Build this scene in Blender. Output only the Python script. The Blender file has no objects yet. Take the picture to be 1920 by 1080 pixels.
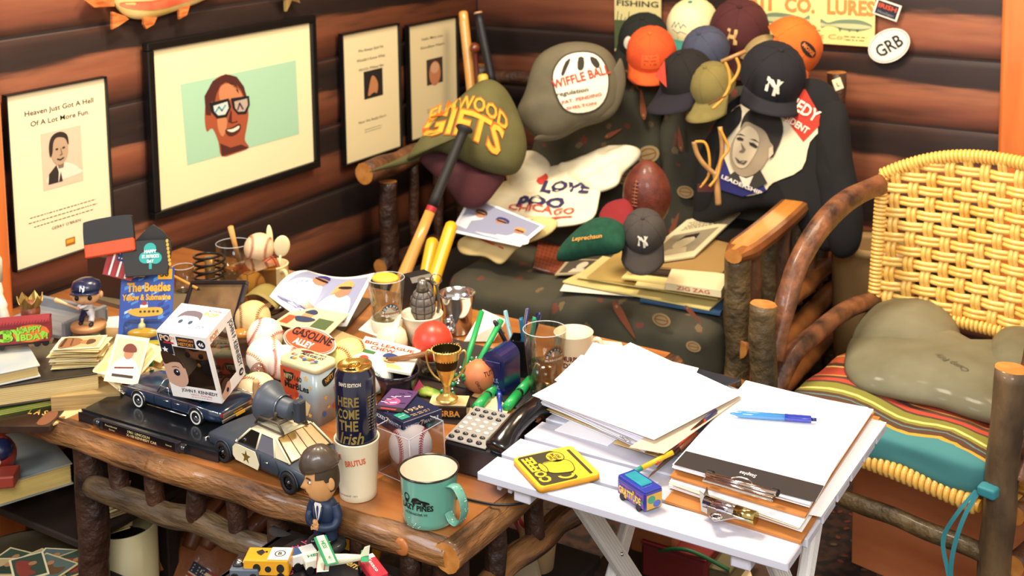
import bpy,bmesh,math,random
import numpy as np
from mathutils import Matrix,Vector,noise
random.seed(7)
PI=math.pi
SC=bpy.context.scene
COL=SC.collection
# ---------------------------------------------------------------- camera
F=2300.0
CAM=np.array([2.5,-3.8,1.62])
_yaw,_pit,_rol=[math.radians(a) for a in (31.7,6.3,-0.84)]
FW=np.array([-math.sin(_yaw)*math.cos(_pit),math.cos(_yaw)*math.cos(_pit),-math.sin(_pit)])
RT=np.array([math.cos(_yaw),math.sin(_yaw),0.0]);UP=np.cross(RT,FW)
RT,UP=RT*math.cos(_rol)+UP*math.sin(_rol),-RT*math.sin(_rol)+UP*math.cos(_rol)
cd=bpy.data.cameras.new('camera');cam=bpy.data.objects.new('camera',cd);COL.objects.link(cam)
cd.sensor_width=36;cd.lens=F/1920*36;cd.shift_y=-540/1920;cd.clip_start=0.05
mm=Matrix.Identity(4)
for i in range(3):
    mm[i][0]=RT[i];mm[i][1]=UP[i];mm[i][2]=-FW[i];mm[i][3]=CAM[i]
cam.matrix_world=mm
SC.camera=cam
cd.dof.use_dof=True;cd.dof.focus_distance=1.93;cd.dof.aperture_fstop=7.0
# ---------------------------------------------------------------- world, lamps, exposure
SC.view_settings.view_transform='Standard';SC.view_settings.look='None'
SC.view_settings.gamma=1;SC.view_settings.use_curve_mapping=False
SC.view_settings.exposure=0.62
w=bpy.data.worlds.new('world');SC.world=w;w.use_nodes=True
w.node_tree.nodes['Background'].inputs[0].default_value=(1.0,.88,.74,1)
w.node_tree.nodes['Background'].inputs[1].default_value=0.68
def lamp(name,loc,target,size,power,col,sizey=None):
    l=bpy.data.lights.new(name,'AREA');l.energy=power;l.color=col
    l.shape='RECTANGLE';l.size=size;l.size_y=sizey or size
    o=bpy.data.objects.new(name,l);COL.objects.link(o);o.location=loc
    o.rotation_euler=(Vector(target)-Vector(loc)).to_track_quat('-Z','Y').to_euler()
    return o
lamp('window_light',(2.9,-4.3,2.7),(1.6,-2.0,.6),1.1,66,(.93,.96,1.0))
lamp('ceiling_lamp',(1.0,-1.9,2.75),(1.15,-1.6,.6),.5,44,(1.0,.87,.68))
lamp('corner_lamp',(1.9,-1.1,2.6),(1.0,0.0,.8),.6,26,(1.0,.78,.52))
lamp('left_fill',(0.25,-3.9,2.1),(.9,-2.3,.6),.7,20,(.80,.88,1.0))  # unseen cool fill light added at the front left
def ray(x,y):return FW+RT*(x-960)/F-UP*y/F
def pl(x,y,p,n):
    d=ray(x,y);n=np.array(n,float);t=(np.array(p,float)-CAM)@n/(d@n)
    return Vector(CAM+d*t)
def P(x,y,z):return pl(x,y,(0,0,z),(0,0,1))
def PX(x,y,v=0.0):return pl(x,y,(v,0,0),(1,0,0))
def PY(x,y,v=0.0):return pl(x,y,(0,v,0),(0,1,0))
def PD(x,y,d):return Vector(CAM+ray(x,y)*d)
# ---------------------------------------------------------------- materials
def lin(h):
    if not isinstance(h,str):return tuple(h)
    h=h.lstrip('#');o=[]
    for i in (0,2,4):
        c=int(h[i:i+2],16)/255;o.append(c/12.92 if c <= .04045 else ((c+.055)/1.055)**2.4)
    return tuple(o)
MC={}
def mat(c,rough=.5,metal=0,c2=None,ns=6,st=(1,1,1),bump=0,bs=60,coat=0,trans=0,alpha=1,contrast=.2,ior=1.45,bst=None,coord='Object',det=4):
    key=(c if isinstance(c,str) else tuple(c),rough,metal,c2,ns,st,bump,bs,coat,trans,alpha,contrast,ior,bst,coord,det)
    if key in MC:return MC[key]
    m=bpy.data.materials.new('mat');m.use_nodes=True;nt=m.node_tree;b=nt.nodes['Principled BSDF'];L=nt.links
    b.inputs['Base Color'].default_value=(*lin(c),1);b.inputs['Roughness'].default_value=rough;b.inputs['Metallic'].default_value=metal
    b.inputs['Coat Weight'].default_value=coat;b.inputs['Coat Roughness'].default_value=.12
    b.inputs['Transmission Weight'].default_value=trans;b.inputs['Alpha'].default_value=alpha;b.inputs['IOR'].default_value=ior
    if c2 or bump:
        tc=nt.nodes.new('ShaderNodeTexCoord')
        def nz(scale,stretch,d=4):
            mp=nt.nodes.new('ShaderNodeMapping');mp.inputs['Scale'].default_value=stretch
            n=nt.nodes.new('ShaderNodeTexNoise');n.inputs['Scale'].default_value=scale;n.inputs['Detail'].default_value=d
            L.new(tc.outputs[coord],mp.inputs[0]);L.new(mp.outputs[0],n.inputs['Vector']);return n
        if c2:
            n=nz(ns,st,det);r=nt.nodes.new('ShaderNodeValToRGB')
            r.color_ramp.elements[0].position=.5-contrast;r.color_ramp.elements[1].position=.5+contrast
            r.color_ramp.elements[0].color=(*lin(c),1);r.color_ramp.elements[1].color=(*lin(c2),1)
            L.new(n.outputs['Fac'],r.inputs[0]);L.new(r.outputs[0],b.inputs['Base Color'])
        if bump:
            n=nz(bs,bst or st);bp=nt.nodes.new('ShaderNodeBump');bp.inputs['Strength'].default_value=min(bump,1);bp.inputs['Distance'].default_value=.003*max(1,bump)
            L.new(n.outputs['Fac'],bp.inputs['Height']);L.new(bp.outputs[0],b.inputs['Normal'])
    MC[key]=m;return m
def glassy(tint='ffffff',rough=.02,fac=.88):
    key=('glassy',tint,rough,fac)
    if key in MC:return MC[key]
    m=bpy.data.materials.new('glass');m.use_nodes=True;nt=m.node_tree;L=nt.links;nt.nodes.remove(nt.nodes['Principled BSDF'])
    t=nt.nodes.new('ShaderNodeBsdfTransparent');t.inputs[0].default_value=(*lin(tint),1)
    g=nt.nodes.new('ShaderNodeBsdfGlossy');g.inputs['Roughness'].default_value=rough
    lw=nt.nodes.new('ShaderNodeLayerWeight');lw.inputs[0].default_value=1-fac
    mp=nt.nodes.new('ShaderNodeMath');mp.operation='MULTIPLY_ADD';mp.inputs[1].default_value=.9;mp.inputs[2].default_value=.04
    mx=nt.nodes.new('ShaderNodeMixShader');L.new(lw.outputs['Facing'],mp.inputs[0])
    pw=nt.nodes.new('ShaderNodeMath');pw.operation='MULTIPLY';pw.inputs[1].default_value=.75;L.new(mp.outputs[0],pw.inputs[0])
    L.new(pw.outputs[0],mx.inputs[0]);L.new(t.outputs[0],mx.inputs[1]);L.new(g.outputs[0],mx.inputs[2])
    L.new(mx.outputs[0],nt.nodes['Material Output'].inputs[0]);MC[key]=m;return m
def stripes(bands,axis=1,scale=1.0,rough=.8,wob=0.0,off=0):
    """hard colour bands along one object axis: bands=[(pos0..1,colour)]"""
    m=bpy.data.materials.new('stripes');m.use_nodes=True;nt=m.node_tree;L=nt.links;b=nt.nodes['Principled BSDF']
    tc=nt.nodes.new('ShaderNodeTexCoord');sx=nt.nodes.new('ShaderNodeSeparateXYZ');L.new(tc.outputs['Object'],sx.inputs[0])
    ma=nt.nodes.new('ShaderNodeMath');ma.operation='MULTIPLY_ADD';ma.inputs[1].default_value=scale;ma.inputs[2].default_value=off;L.new(sx.outputs[axis],ma.inputs[0])
    r=nt.nodes.new('ShaderNodeValToRGB');r.color_ramp.interpolation='CONSTANT';cr=r.color_ramp
    while len(cr.elements)<len(bands):cr.elements.new(.5)
    for e,(p,c) in zip(cr.elements,sorted(bands)):e.position=p;e.color=(*lin(c),1)
    src=ma.outputs[0]
    if wob:
        n=nt.nodes.new('ShaderNodeTexNoise');n.inputs['Scale'].default_value=7;L.new(tc.outputs['Object'],n.inputs['Vector'])
        m2=nt.nodes.new('ShaderNodeMath');m2.operation='MULTIPLY_ADD';m2.inputs[1].default_value=wob;L.new(n.outputs['Fac'],m2.inputs[0]);L.new(ma.outputs[0],m2.inputs[2]);src=m2.outputs[0]
    L.new(src,r.inputs[0]);L.new(r.outputs[0],b.inputs['Base Color']);b.inputs['Roughness'].default_value=rough
    return m
# ---------------------------------------------------------------- geometry
def frame(o,x,y=None,z=None):
    """4x4 from origin and two axis hints"""
    x=Vector(x).normalized()
    if z is not None:z=Vector(z);z=(z-x*z.dot(x)).normalized();y=z.cross(x)
    else:y=Vector(y);y=(y-x*y.dot(x)).normalized();z=x.cross(y)
    M=Matrix.Identity(4)
    for i in range(3):M[i][0]=x[i];M[i][1]=y[i];M[i][2]=z[i];M[i][3]=o[i]
    return M
def TR(x=0,y=0,z=0):return Matrix.Translation((x,y,z))
def RX(a):return Matrix.Rotation(math.radians(a),4,'X')
def RY(a):return Matrix.Rotation(math.radians(a),4,'Y')
def RZ(a):return Matrix.Rotation(math.radians(a),4,'Z')
_TC={}
def tgeo(s,bold):
    if (s,bold) in _TC:return _TC[(s,bold)]
    cu=bpy.data.curves.new('t','FONT');cu.body=s;cu.size=1.4;cu.offset=bold;cu.resolution_u=2;cu.align_x='CENTER'
    o=bpy.data.objects.new('t',cu);me=bpy.data.meshes.new_from_object(o)
    vs=[(v.co.x,v.co.y) for v in me.vertices];fs=[tuple(p.vertices) for p in me.polygons]
    bpy.data.objects.remove(o);bpy.data.curves.remove(cu);bpy.data.meshes.remove(me)
    if vs:
        cx=(min(v[0] for v in vs)+max(v[0] for v in vs))/2;vs=[(a-cx,b) for a,b in vs]
        wd=max(v[0] for v in vs)-min(v[0] for v in vs)
    else:wd=1
    _TC[(s,bold)]=(vs,fs,wd);return _TC[(s,bold)]
def pm(o,ux,uy,n=None):
    o,ux,uy=Vector(o),Vector(ux),Vector(uy);n=Vector(n) if n else ux.cross(uy).normalized()
    return lambda u,v,h=0:o+ux*u+uy*v+n*h
XY=lambda z=0:(lambda u,v,h=0:Vector((u,v,z+h)))
def cylmap(r,z0=0,a0=0,r2=None,zh=1):
    def f(u,v,h=0):
        rr=(r if r2 is None else r+(r2-r)*(v/zh))+h;a=a0+u/r
        return Vector((rr*math.sin(a),-rr*math.cos(a),z0+v))
    return f
class G:
    def __init__(s):s.v=[];s.f=[];s.m=[];s.s=[]
    def add(s,vs,fs,mi=0,sm=False,T=None):
        b=len(s.v)
        s.v += [tuple(T @ Vector(v)) if T else tuple(v) for v in vs]
        for f in fs:s.f.append(tuple(b+i for i in f));s.m.append(mi);s.s.append(sm)
        return s
    def box(s,c,d,mi=0,T=None):
        x,y,z=c;a,b,e=d[0]/2,d[1]/2,d[2]/2
        vs=[(x+i*a,y+j*b,z+k*e) for i in (-1,1) for j in (-1,1) for k in (-1,1)]
        return s.add(vs,[(0,1,3,2),(4,6,7,5),(0,4,5,1),(2,3,7,6),(0,2,6,4),(1,5,7,3)],mi,False,T)
    def rbox(s,c,d,r=.003,mi=0,T=None):
        bm=bmesh.new();h=[q/2 for q in d];r=min(r,min(h)*.95)
        for i in (-1,1):
            for j in (-1,1):
                for k in (-1,1):
                    for q in ((1,0,0),(0,1,0),(0,0,1),(.55,.55,.55)):
                        e=[r*(1-(q[t])) if q != (.55,.55,.55) else r*.42 for t in range(3)]
                        bm.verts.new((c[0]+i*(h[0]-e[0]),c[1]+j*(h[1]-e[1]),c[2]+k*(h[2]-e[2])))
        bmesh.ops.convex_hull(bm,input=bm.verts);bmesh.ops.dissolve_limit(bm,angle_limit=.02,verts=bm.verts,edges=bm.edges)
        bm.verts.ensure_lookup_table();bm.verts.index_update()
        s.add([v.co.copy() for v in bm.verts],[[v.index for v in f.verts] for f in bm.faces],mi,False,T);bm.free();return s
    def prism(s,pts,z0,z1,mi=0,T=None,top=None,sm=False):
        n=len(pts);top=top or pts
        vs=[(p[0],p[1],z0) for p in pts]+[(p[0],p[1],z1) for p in top]
        s.add(vs,[tuple(range(n))[::-1],tuple(range(n,2*n))],mi,False,T);b=len(s.v)-2*n
        for i in range(n):j=(i+1) % n;s.f.append((b+i,b+j,b+n+j,b+n+i));s.m.append(mi);s.s.append(sm)
        return s
    def lathe(s,pr,n=28,mi=0,T=None,sm=True,cap=True,sq=(1,1)):
        vs=[];fs=[]
        for r,z in pr:
            for k in range(n):a=2*PI*k/n;vs.append((r*math.cos(a)*sq[0],r*math.sin(a)*sq[1],z))
        m=len(pr)
        for i in range(m-1):
            for k in range(n):l=(k+1) % n;fs.append((i*n+k,i*n+l,(i+1)*n+l,(i+1)*n+k))
        s.add(vs,fs,mi,sm,T)
        b=len(s.v)-len(vs)
        if cap:
            if pr[0][0]>1e-5:s.f.append(tuple(b+k for k in range(n))[::-1]);s.m.append(mi);s.s.append(False)
            if pr[-1][0]>1e-5:s.f.append(tuple(b+(m-1)*n+k for k in range(n)));s.m.append(mi);s.s.append(False)
        return s
    def ell(s,c,r,n=20,mi=0,T=None,fn=None):
        if not hasattr(r,'__len__'):r=(r,r,r)
        vs=[];fs=[];h=n//2
        for i in range(h+1):
            for k in range(n):
                a=PI*i/h;b=2*PI*k/n;p=Vector((math.sin(a)*math.cos(b),math.sin(a)*math.sin(b),-math.cos(a)))
                if fn:p=fn(p)
                vs.append((c[0]+p.x*r[0],c[1]+p.y*r[1],c[2]+p.z*r[2]))
        for i in range(h):
            for k in range(n):l=(k+1) % n;fs.append((i*n+k,i*n+l,(i+1)*n+l,(i+1)*n+k))
        return s.add(vs,fs,mi,True,T)
    def tube(s,pts,r,n=8,mi=0,T=None,capmi=None,rough=0,sm=True,closed=False):
        pts=[Vector(p) for p in pts];m=len(pts)
        if not hasattr(r,'__len__'):r=[r]*m
        L0_=(pts[1]-pts[0]).length;t=(pts[1]-pts[0]).normalized();u=t.orthogonal().normalized();vs=[];fs=[]
        for i,p in enumerate(pts):
            if closed:t2=(pts[(i+1) % m]-pts[i-1]).normalized()
            else:t2=(pts[min(i+1,m-1)]-pts[max(i-1,0)]).normalized()
            u=(u-t2*u.dot(t2)).normalized();w_=t2.cross(u)
            for k in range(n):
                a=2*PI*k/n;q=u*math.cos(a)+w_*math.sin(a);rr=r[i]
                if rough:arc_=i*L0_;rr *= 1+rough*(noise.noise(Vector((math.cos(a)*3.2,math.sin(a)*3.2,arc_*7+m)))+.8*noise.noise(Vector((math.cos(a)*7,math.sin(a)*7,arc_*13+m))))
                vs.append(p+q*rr)
        for i in range(m-1+(1 if closed else 0)):
            j=(i+1) % m
            for k in range(n):l=(k+1) % n;fs.append((i*n+k,i*n+l,j*n+l,j*n+k))
        s.add(vs,fs,mi,sm,T);b=len(s.v)-len(vs)
        if not closed:
            for f in (tuple(b+k for k in range(n))[::-1],tuple(b+(m-1)*n+k for k in range(n))):s.f.append(f);s.m.append(mi if capmi is None else capmi);s.s.append(False)
        return s
    def sheet(s,nu,nv,fn,mi=0,T=None,sm=True,thick=0):
        g=[[Vector(fn(i/nu,j/nv)) for i in range(nu+1)] for j in range(nv+1)]
        if not thick:
            vs=[p for row in g for p in row];W=nu+1
            fs=[(j*W+i,j*W+i+1,(j+1)*W+i+1,(j+1)*W+i) for j in range(nv) for i in range(nu)]
            return s.add(vs,fs,mi,sm,T)
        W=nu+1;top=[];bot=[]
        for j in range(nv+1):
            for i in range(nu+1):
                du=g[j][min(i+1,nu)]-g[j][max(i-1,0)];dv=g[min(j+1,nv)][i]-g[max(j-1,0)][i];n_=du.cross(dv).normalized()
                top.append(g[j][i]+n_*thick/2);bot.append(g[j][i]-n_*thick/2)
        N=len(top);fs=[]
        for j in range(nv):
            for i in range(nu):
                q=(j*W+i,j*W+i+1,(j+1)*W+i+1,(j+1)*W+i);fs.append(q);fs.append(tuple(N+t for t in q[::-1]))
        rim=[i for i in range(W)]+[j*W+nu for j in range(1,nv+1)]+[nv*W+i for i in range(nu-1,-1,-1)]+[j*W for j in range(nv-1,0,-1)]
        for a in range(len(rim)):b_=(a+1) % len(rim);fs.append((rim[b_],rim[a],N+rim[a],N+rim[b_]))
        return s.add(top+bot,fs,mi,sm,T)
    def poly(s,pts,M,mi=0,h=0):
        return s.add([M(p[0],p[1],h) for p in pts],[tuple(range(len(pts)))],mi)
    def rect(s,x0,y0,x1,y1,M,mi=0,h=0,nx=1,ny=1):
        vs=[M(x0+(x1-x0)*i/nx,y0+(y1-y0)*j/ny,h) for j in range(ny+1) for i in range(nx+1)];W=nx+1
        return s.add(vs,[(j*W+i,j*W+i+1,(j+1)*W+i+1,(j+1)*W+i) for j in range(ny) for i in range(nx)],mi)
    def oval(s,cx,cy,rx,ry,M,mi=0,h=0,n=20,rot=0,rings=0):
        c,d=math.cos(rot),math.sin(rot)
        rim=lambda q:[(cx+q*(rx*math.cos(2*PI*k/n)*c-ry*math.sin(2*PI*k/n)*d),cy+q*(rx*math.cos(2*PI*k/n)*d+ry*math.sin(2*PI*k/n)*c)) for k in range(n)]
        if not rings:return s.poly(rim(1),M,mi,h)
        vs=[M(cx,cy,h)];fs=[]
        for a in range(1,rings+1):vs += [M(x,y,h) for x,y in rim(a/rings)]
        for k in range(n):fs.append((0,1+k,1+(k+1) % n))
        for a in range(rings-1):
            for k in range(n):l=(k+1) % n;fs.append((1+a*n+k,1+(a+1)*n+k,1+(a+1)*n+l,1+a*n+l))
        return s.add(vs,fs,mi)
    def ring(s,cx,cy,rx,ry,t,M,mi=0,h=0,n=28,a0=0,a1=2*PI):
        vs=[];
        for k in range(n+1):
            a=a0+(a1-a0)*k/n
            for q in (0,t):vs.append(M(cx+(rx-q)*math.cos(a),cy+(ry-q)*math.sin(a),h))
        return s.add(vs,[(2*k,2*k+2,2*k+3,2*k+1) for k in range(n)],mi)
    def line(s,pts,t,M,mi=0,h=0):
        for a,b in zip(pts,pts[1:]):
            d=Vector((b[0]-a[0],b[1]-a[1]));
            if d.length<1e-9:continue
            q=Vector((-d.y,d.x)).normalized()*t/2;e=d.normalized()*t*.3
            s.poly([(a[0]-q.x-e.x,a[1]-q.y-e.y),(b[0]-q.x+e.x,b[1]-q.y+e.y),(b[0]+q.x+e.x,b[1]+q.y+e.y),(a[0]+q.x-e.x,a[1]+q.y-e.y)],M,mi,h)
        return s
    def text(s,t,M,x=0,y=0,size=.01,mi=0,bold=.0,w=None,rot=0,h=0,slant=0,arc=None):
        """cap height = size; centred at x, baseline y"""
        vs,fs,wd=tgeo(t,bold);kx=size if w is None else w/wd;c,d=math.cos(rot),math.sin(rot);out=[]
        for a,b in vs:
            u,v=a*kx+slant*b*size,b*size
            if arc:v += arc*(1-(2*a/wd)**2)
            out.append(M(x+u*c-v*d,y+u*d+v*c,h))
        return s.add(out,fs,mi)
    def lines(s,M,x,y,w,n,dy,t,mi=0,h=0,jit=.25,seed=1):
        """rows of tiny unreadable print, as broken dashes"""
        rr=random.Random(seed)
        for i in range(n):
            ww=w*(1-jit*rr.random());a=x-ww/2;yy=y-i*dy
            while a<x+ww/2:l=min(t*(2+4*rr.random()),x+ww/2-a);s.rect(a,yy-t/2,a+l,yy+t/2,M,mi,h);a += l+t*1.5
        return s
    def obj(s,name,mats,parent=None,T=None,label=None,bevel=0,sub=0):
        me=bpy.data.meshes.new(name);me.from_pydata(s.v,[],s.f)
        if not isinstance(mats,(list,tuple)):mats=[mats]
        for m in mats:me.materials.append(m)
        me.polygons.foreach_set('material_index',s.m);me.polygons.foreach_set('use_smooth',s.s);me.update()
        o=bpy.data.objects.new(name,me);COL.objects.link(o)
        if parent:o.parent=parent
        if T is not None:o.matrix_basis=T
        if label:o['label']=label
        if bevel:
            b=o.modifiers.new('b','BEVEL');b.width=bevel;b.segments=2;b.limit_method='ANGLE'
        if sub:b=o.modifiers.new('s','SUBSURF');b.levels=b.render_levels=sub
        return o
def tag(o,label,cat,group=None,kind=None):
    o['label']=label
    if cat:o['category']=cat
    if group:o['group']=group
    if kind:o['kind']=kind
    return o
def thing(name,label,cat,T=None,group=None):
    o=bpy.data.objects.new(name,None);COL.objects.link(o);o.empty_display_size=.02
    if T is not None:o.matrix_world=T if isinstance(T,Matrix) else Matrix.Translation(T)
    return tag(o,label,cat,group)
def struct(o,label=None):
    o['kind']='structure'
    if label:o['label']=label
    return o
def copy_tree(o,parent=None):
    c=o.copy();COL.objects.link(c)
    if parent:c.parent=parent
    for ch in list(o.children):copy_tree(ch,c)
    return c
def edge(a,b,z,drop=0):
    """frame with origin under pixel a at height z, x towards pixel b, y away from the viewer; also the edge length"""
    A,B=P(*a,z),P(*b,z);x=(B-A);L_=x.length;x.normalize();y=Vector((-x.y,x.x,0))
    away=Vector((FW[0],FW[1],0))
    flip=y.dot(away)<0
    if flip:A,x=B,-x;y=-y
    M=frame(A-Vector((0,0,drop)),x,y);return M,L_
def star(cx,cy,r,n=5,q=.42,a0=PI/2):
    return [(cx+(r if k % 2 == 0 else r*q)*math.cos(a0+PI*k/n),cy+(r if k % 2 == 0 else r*q)*math.sin(a0+PI*k/n)) for k in range(2*n)]
def smooth_closed(pts,k=5):
    out=[];n=len(pts)
    for i in range(n):
        p0,p1,p2,p3=[np.array(pts[(i+j) % n],float) for j in (-1,0,1,2)]
        for t in np.arange(k)/k:
            out.append(tuple(.5*((2*p1)+(-p0+p2)*t+(2*p0-5*p1+4*p2-p3)*t*t+(-p0+3*p1-3*p2+p3)*t**3)))
    return out
def smooth_open(pts,k=6):
    out=[];n=len(pts);pts=[np.array(p,float) for p in pts]
    for i in range(n-1):
        p0,p1,p2,p3=pts[max(i-1,0)],pts[i],pts[i+1],pts[min(i+2,n-1)]
        for t in np.arange(k)/k:
            out.append(Vector(.5*((2*p1)+(-p0+p2)*t+(2*p0-5*p1+4*p2-p3)*t*t+(-p0+3*p1-3*p2+p3)*t**3)))
    return out+[Vector(pts[-1])]
class Puff:
    """soft star-shaped cushion or heap of cloth over an outline given in a plane frame"""
    def __init__(s,M,pts,T,c=None,wr=0,ws=18,pw=.5,k=5,seed=0,flat=0):
        s.M=M;Mi=M.inverted();s.p=[(Mi @ Vector(p)).xy for p in pts] if len(pts[0]) == 3 else [Vector(p) for p in pts]
        s.c=(Mi @ Vector(c)).xy if c is not None and len(c) == 3 else (Vector(c) if c is not None else sum(s.p,Vector((0,0)))/len(s.p))
        s.o=[Vector(q) for q in smooth_closed(s.p,k)];s.T=T;s.wr=wr;s.ws=ws;s.pw=pw;s.sd=seed;s.flat=flat
        s.ang=[math.atan2((q-s.c).y,(q-s.c).x) for q in s.o]
    def hgt(s,x,y,r=None):
        q=Vector((x,y))-s.c
        if r is None:
            a=math.atan2(q.y,q.x);n=len(s.o);r=1
            for i in range(n):
                A,B=s.o[i]-s.c,s.o[(i+1) % n]-s.c;den=q.x*(B-A).y-q.y*(B-A).x
                if abs(den)<1e-12:continue
                t=(A.x*(B-A).y-A.y*(B-A).x)/den;u=(A.x*q.y-A.y*q.x)/den
                if t>0 and-1e-6 <= u <= 1.000001:r=1/t;break
        r=min(r,1.0);b=max(1-r*r,0)**s.pw
        w=noise.noise(Vector((x*s.ws,y*s.ws,s.sd)))+.5*noise.noise(Vector((x*s.ws*2.3,y*s.ws*2.3,s.sd+5)))
        return s.T*b+s.wr*w*(1-r**6)
    def geo(s,rings=12,mi=0,under=.25):
        g=G();vs=[(s.c.x,s.c.y,s.hgt(s.c.x,s.c.y,0))];n=len(s.o)
        R=[math.sin(PI/2*(i+1)/rings) for i in range(rings)]
        for r in R:
            for q in s.o:
                p=s.c+(q-s.c)*r;vs.append((p.x,p.y,s.hgt(p.x,p.y,r)))
        fs=[(0,1+k,1+(k+1) % n) for k in range(n)]
        for a in range(rings-1):
            for k in range(n):l=(k+1) % n;fs.append((1+a*n+k,1+(a+1)*n+k,1+(a+1)*n+l,1+a*n+l))
        b=len(vs)
        for q in s.o:
            p=s.c+(q-s.c)*.9;vs.append((p.x,p.y,-s.T*under*.8))
        vs.append((s.c.x,s.c.y,-s.T*under));e=1+(rings-1)*n
        for k in range(n):l=(k+1) % n;fs.append((e+k,b+k,b+l,e+l));fs.append((b+k,len(vs)-1,b+l))
        return g.add(vs,fs,mi,True)
    def px(s,x,y,pn):
        return (s.M.inverted() @ pl(x,y,*pn)).xy
    def decal(s,g,pts,mi=0,h=.0012,rings=4,sm=0):
        pts=smooth_closed(pts,sm) if sm else pts
        p=[np.array(q,float) for q in pts];q2=[]
        for a,b in zip(p,p[1:]+p[:1]):
            k=max(1,int(np.linalg.norm(b-a)/.02));q2 += [a+(b-a)*i/k for i in range(k)]
        c=sum(q2)/len(q2);vs=[Vector((*c,s.hgt(*c)+h))];n=len(q2)
        for r in range(1,rings+1):
            for q in q2:t=c+(q-c)*r/rings;vs.append(Vector((*t,s.hgt(*t)+h)))
        fs=[(0,1+k,1+(k+1) % n) for k in range(n)]
        for a in range(rings-1):
            for k in range(n):l=(k+1) % n;fs.append((1+a*n+k,1+(a+1)*n+k,1+(a+1)*n+l,1+a*n+l))
        return g.add(vs,fs,mi,True)
    def ptext(s,g,t,a,b,size,mi=0,bold=.03,h=.002,slant=0,arc=None):
        a,b=Vector(a),Vector(b);m=(a+b)/2;r=math.atan2((b-a).y,(b-a).x)
        return g.text(t,s.map(tuple(m),r),0,0,size,mi,bold,w=(b-a).length,h=h,slant=slant,arc=arc)
    def map(s,o=(0,0),rot=0,sc=1,sk=0):
        c,d=math.cos(rot),math.sin(rot)
        def f(u,v,h=0):
            u=u+sk*v;x,y=o[0]+sc*(u*c-v*d),o[1]+sc*(u*d+v*c);return Vector((x,y,s.hgt(x,y)+.0012+h))
        return f
BLACK=mat('0e0d0d',.45);WHITE=mat('f2f0ec',.5)
BARK=mat('2f1a10',.6,c2='7a4d2c',ns=16,st=(1,1,.4),bump=3,bs=45,coat=.12,contrast=.2)
BARKD=mat('1f120d',.5,c2='4a2c1c',ns=12,bump=3,bs=45,coat=.12,contrast=.2)
BARKG=mat('2e2416',.55,c2='6b5634',ns=13,bump=3,bs=45,coat=.1,contrast=.2)
HONEY=mat('c07024',.25,c2='e39a3f',ns=3,st=(1,8,8),coat=.7,contrast=.3)
CUT=mat('c98a45',.35,c2='a8662b',ns=30,coat=.5)
PAPER=mat('f6f4f2',.7);CREAM=mat('eadfb8',.7)
CHROME=mat('d8d8d8',.12,1);GOLD=mat('d9a53a',.18,1)
CARD=mat('e6dab2',.65)
def posefit(loc,px,z0,yaw0=0,it=60):
    """rigid pose (4x4) that puts local points at given pixels"""
    loc=np.array(loc,float);px=np.array(px,float);c=np.array(P(*px.mean(0),z0));q=np.array([*c,0,0,yaw0],float)
    def rot(w_):
        t=np.linalg.norm(w_)+1e-12;k=w_/t;K=np.array([[0,-k[2],k[1]],[k[2],0,-k[0]],[-k[1],k[0],0]]);return np.eye(3)+math.sin(t)*K+(1-math.cos(t))*K@K
    def res(q):
        X=loc@rot(q[3:]).T+q[:3]-CAM;z=X@FW;return np.concatenate([960+F*(X@RT)/z-px[:,0],-F*(X@UP)/z-px[:,1]])
    lam=1e-2
    for _ in range(it):
        r=res(q);J=np.array([(res(q+e)-r)/1e-5 for e in np.eye(6)*1e-5]).T;H=J.T@J
        s_=np.linalg.solve(H+lam*np.diag(np.diag(H)+1e-9),-J.T@r)
        if (res(q+s_)**2).sum()<(r**2).sum():q=q+s_;lam *= .4
        else:lam *= 4
    R_=rot(q[3:]);M=Matrix.Identity(4)
    for i in range(3):
        for j in range(3):M[i][j]=R_[i,j]
        M[i][3]=q[i]
    return M
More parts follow.
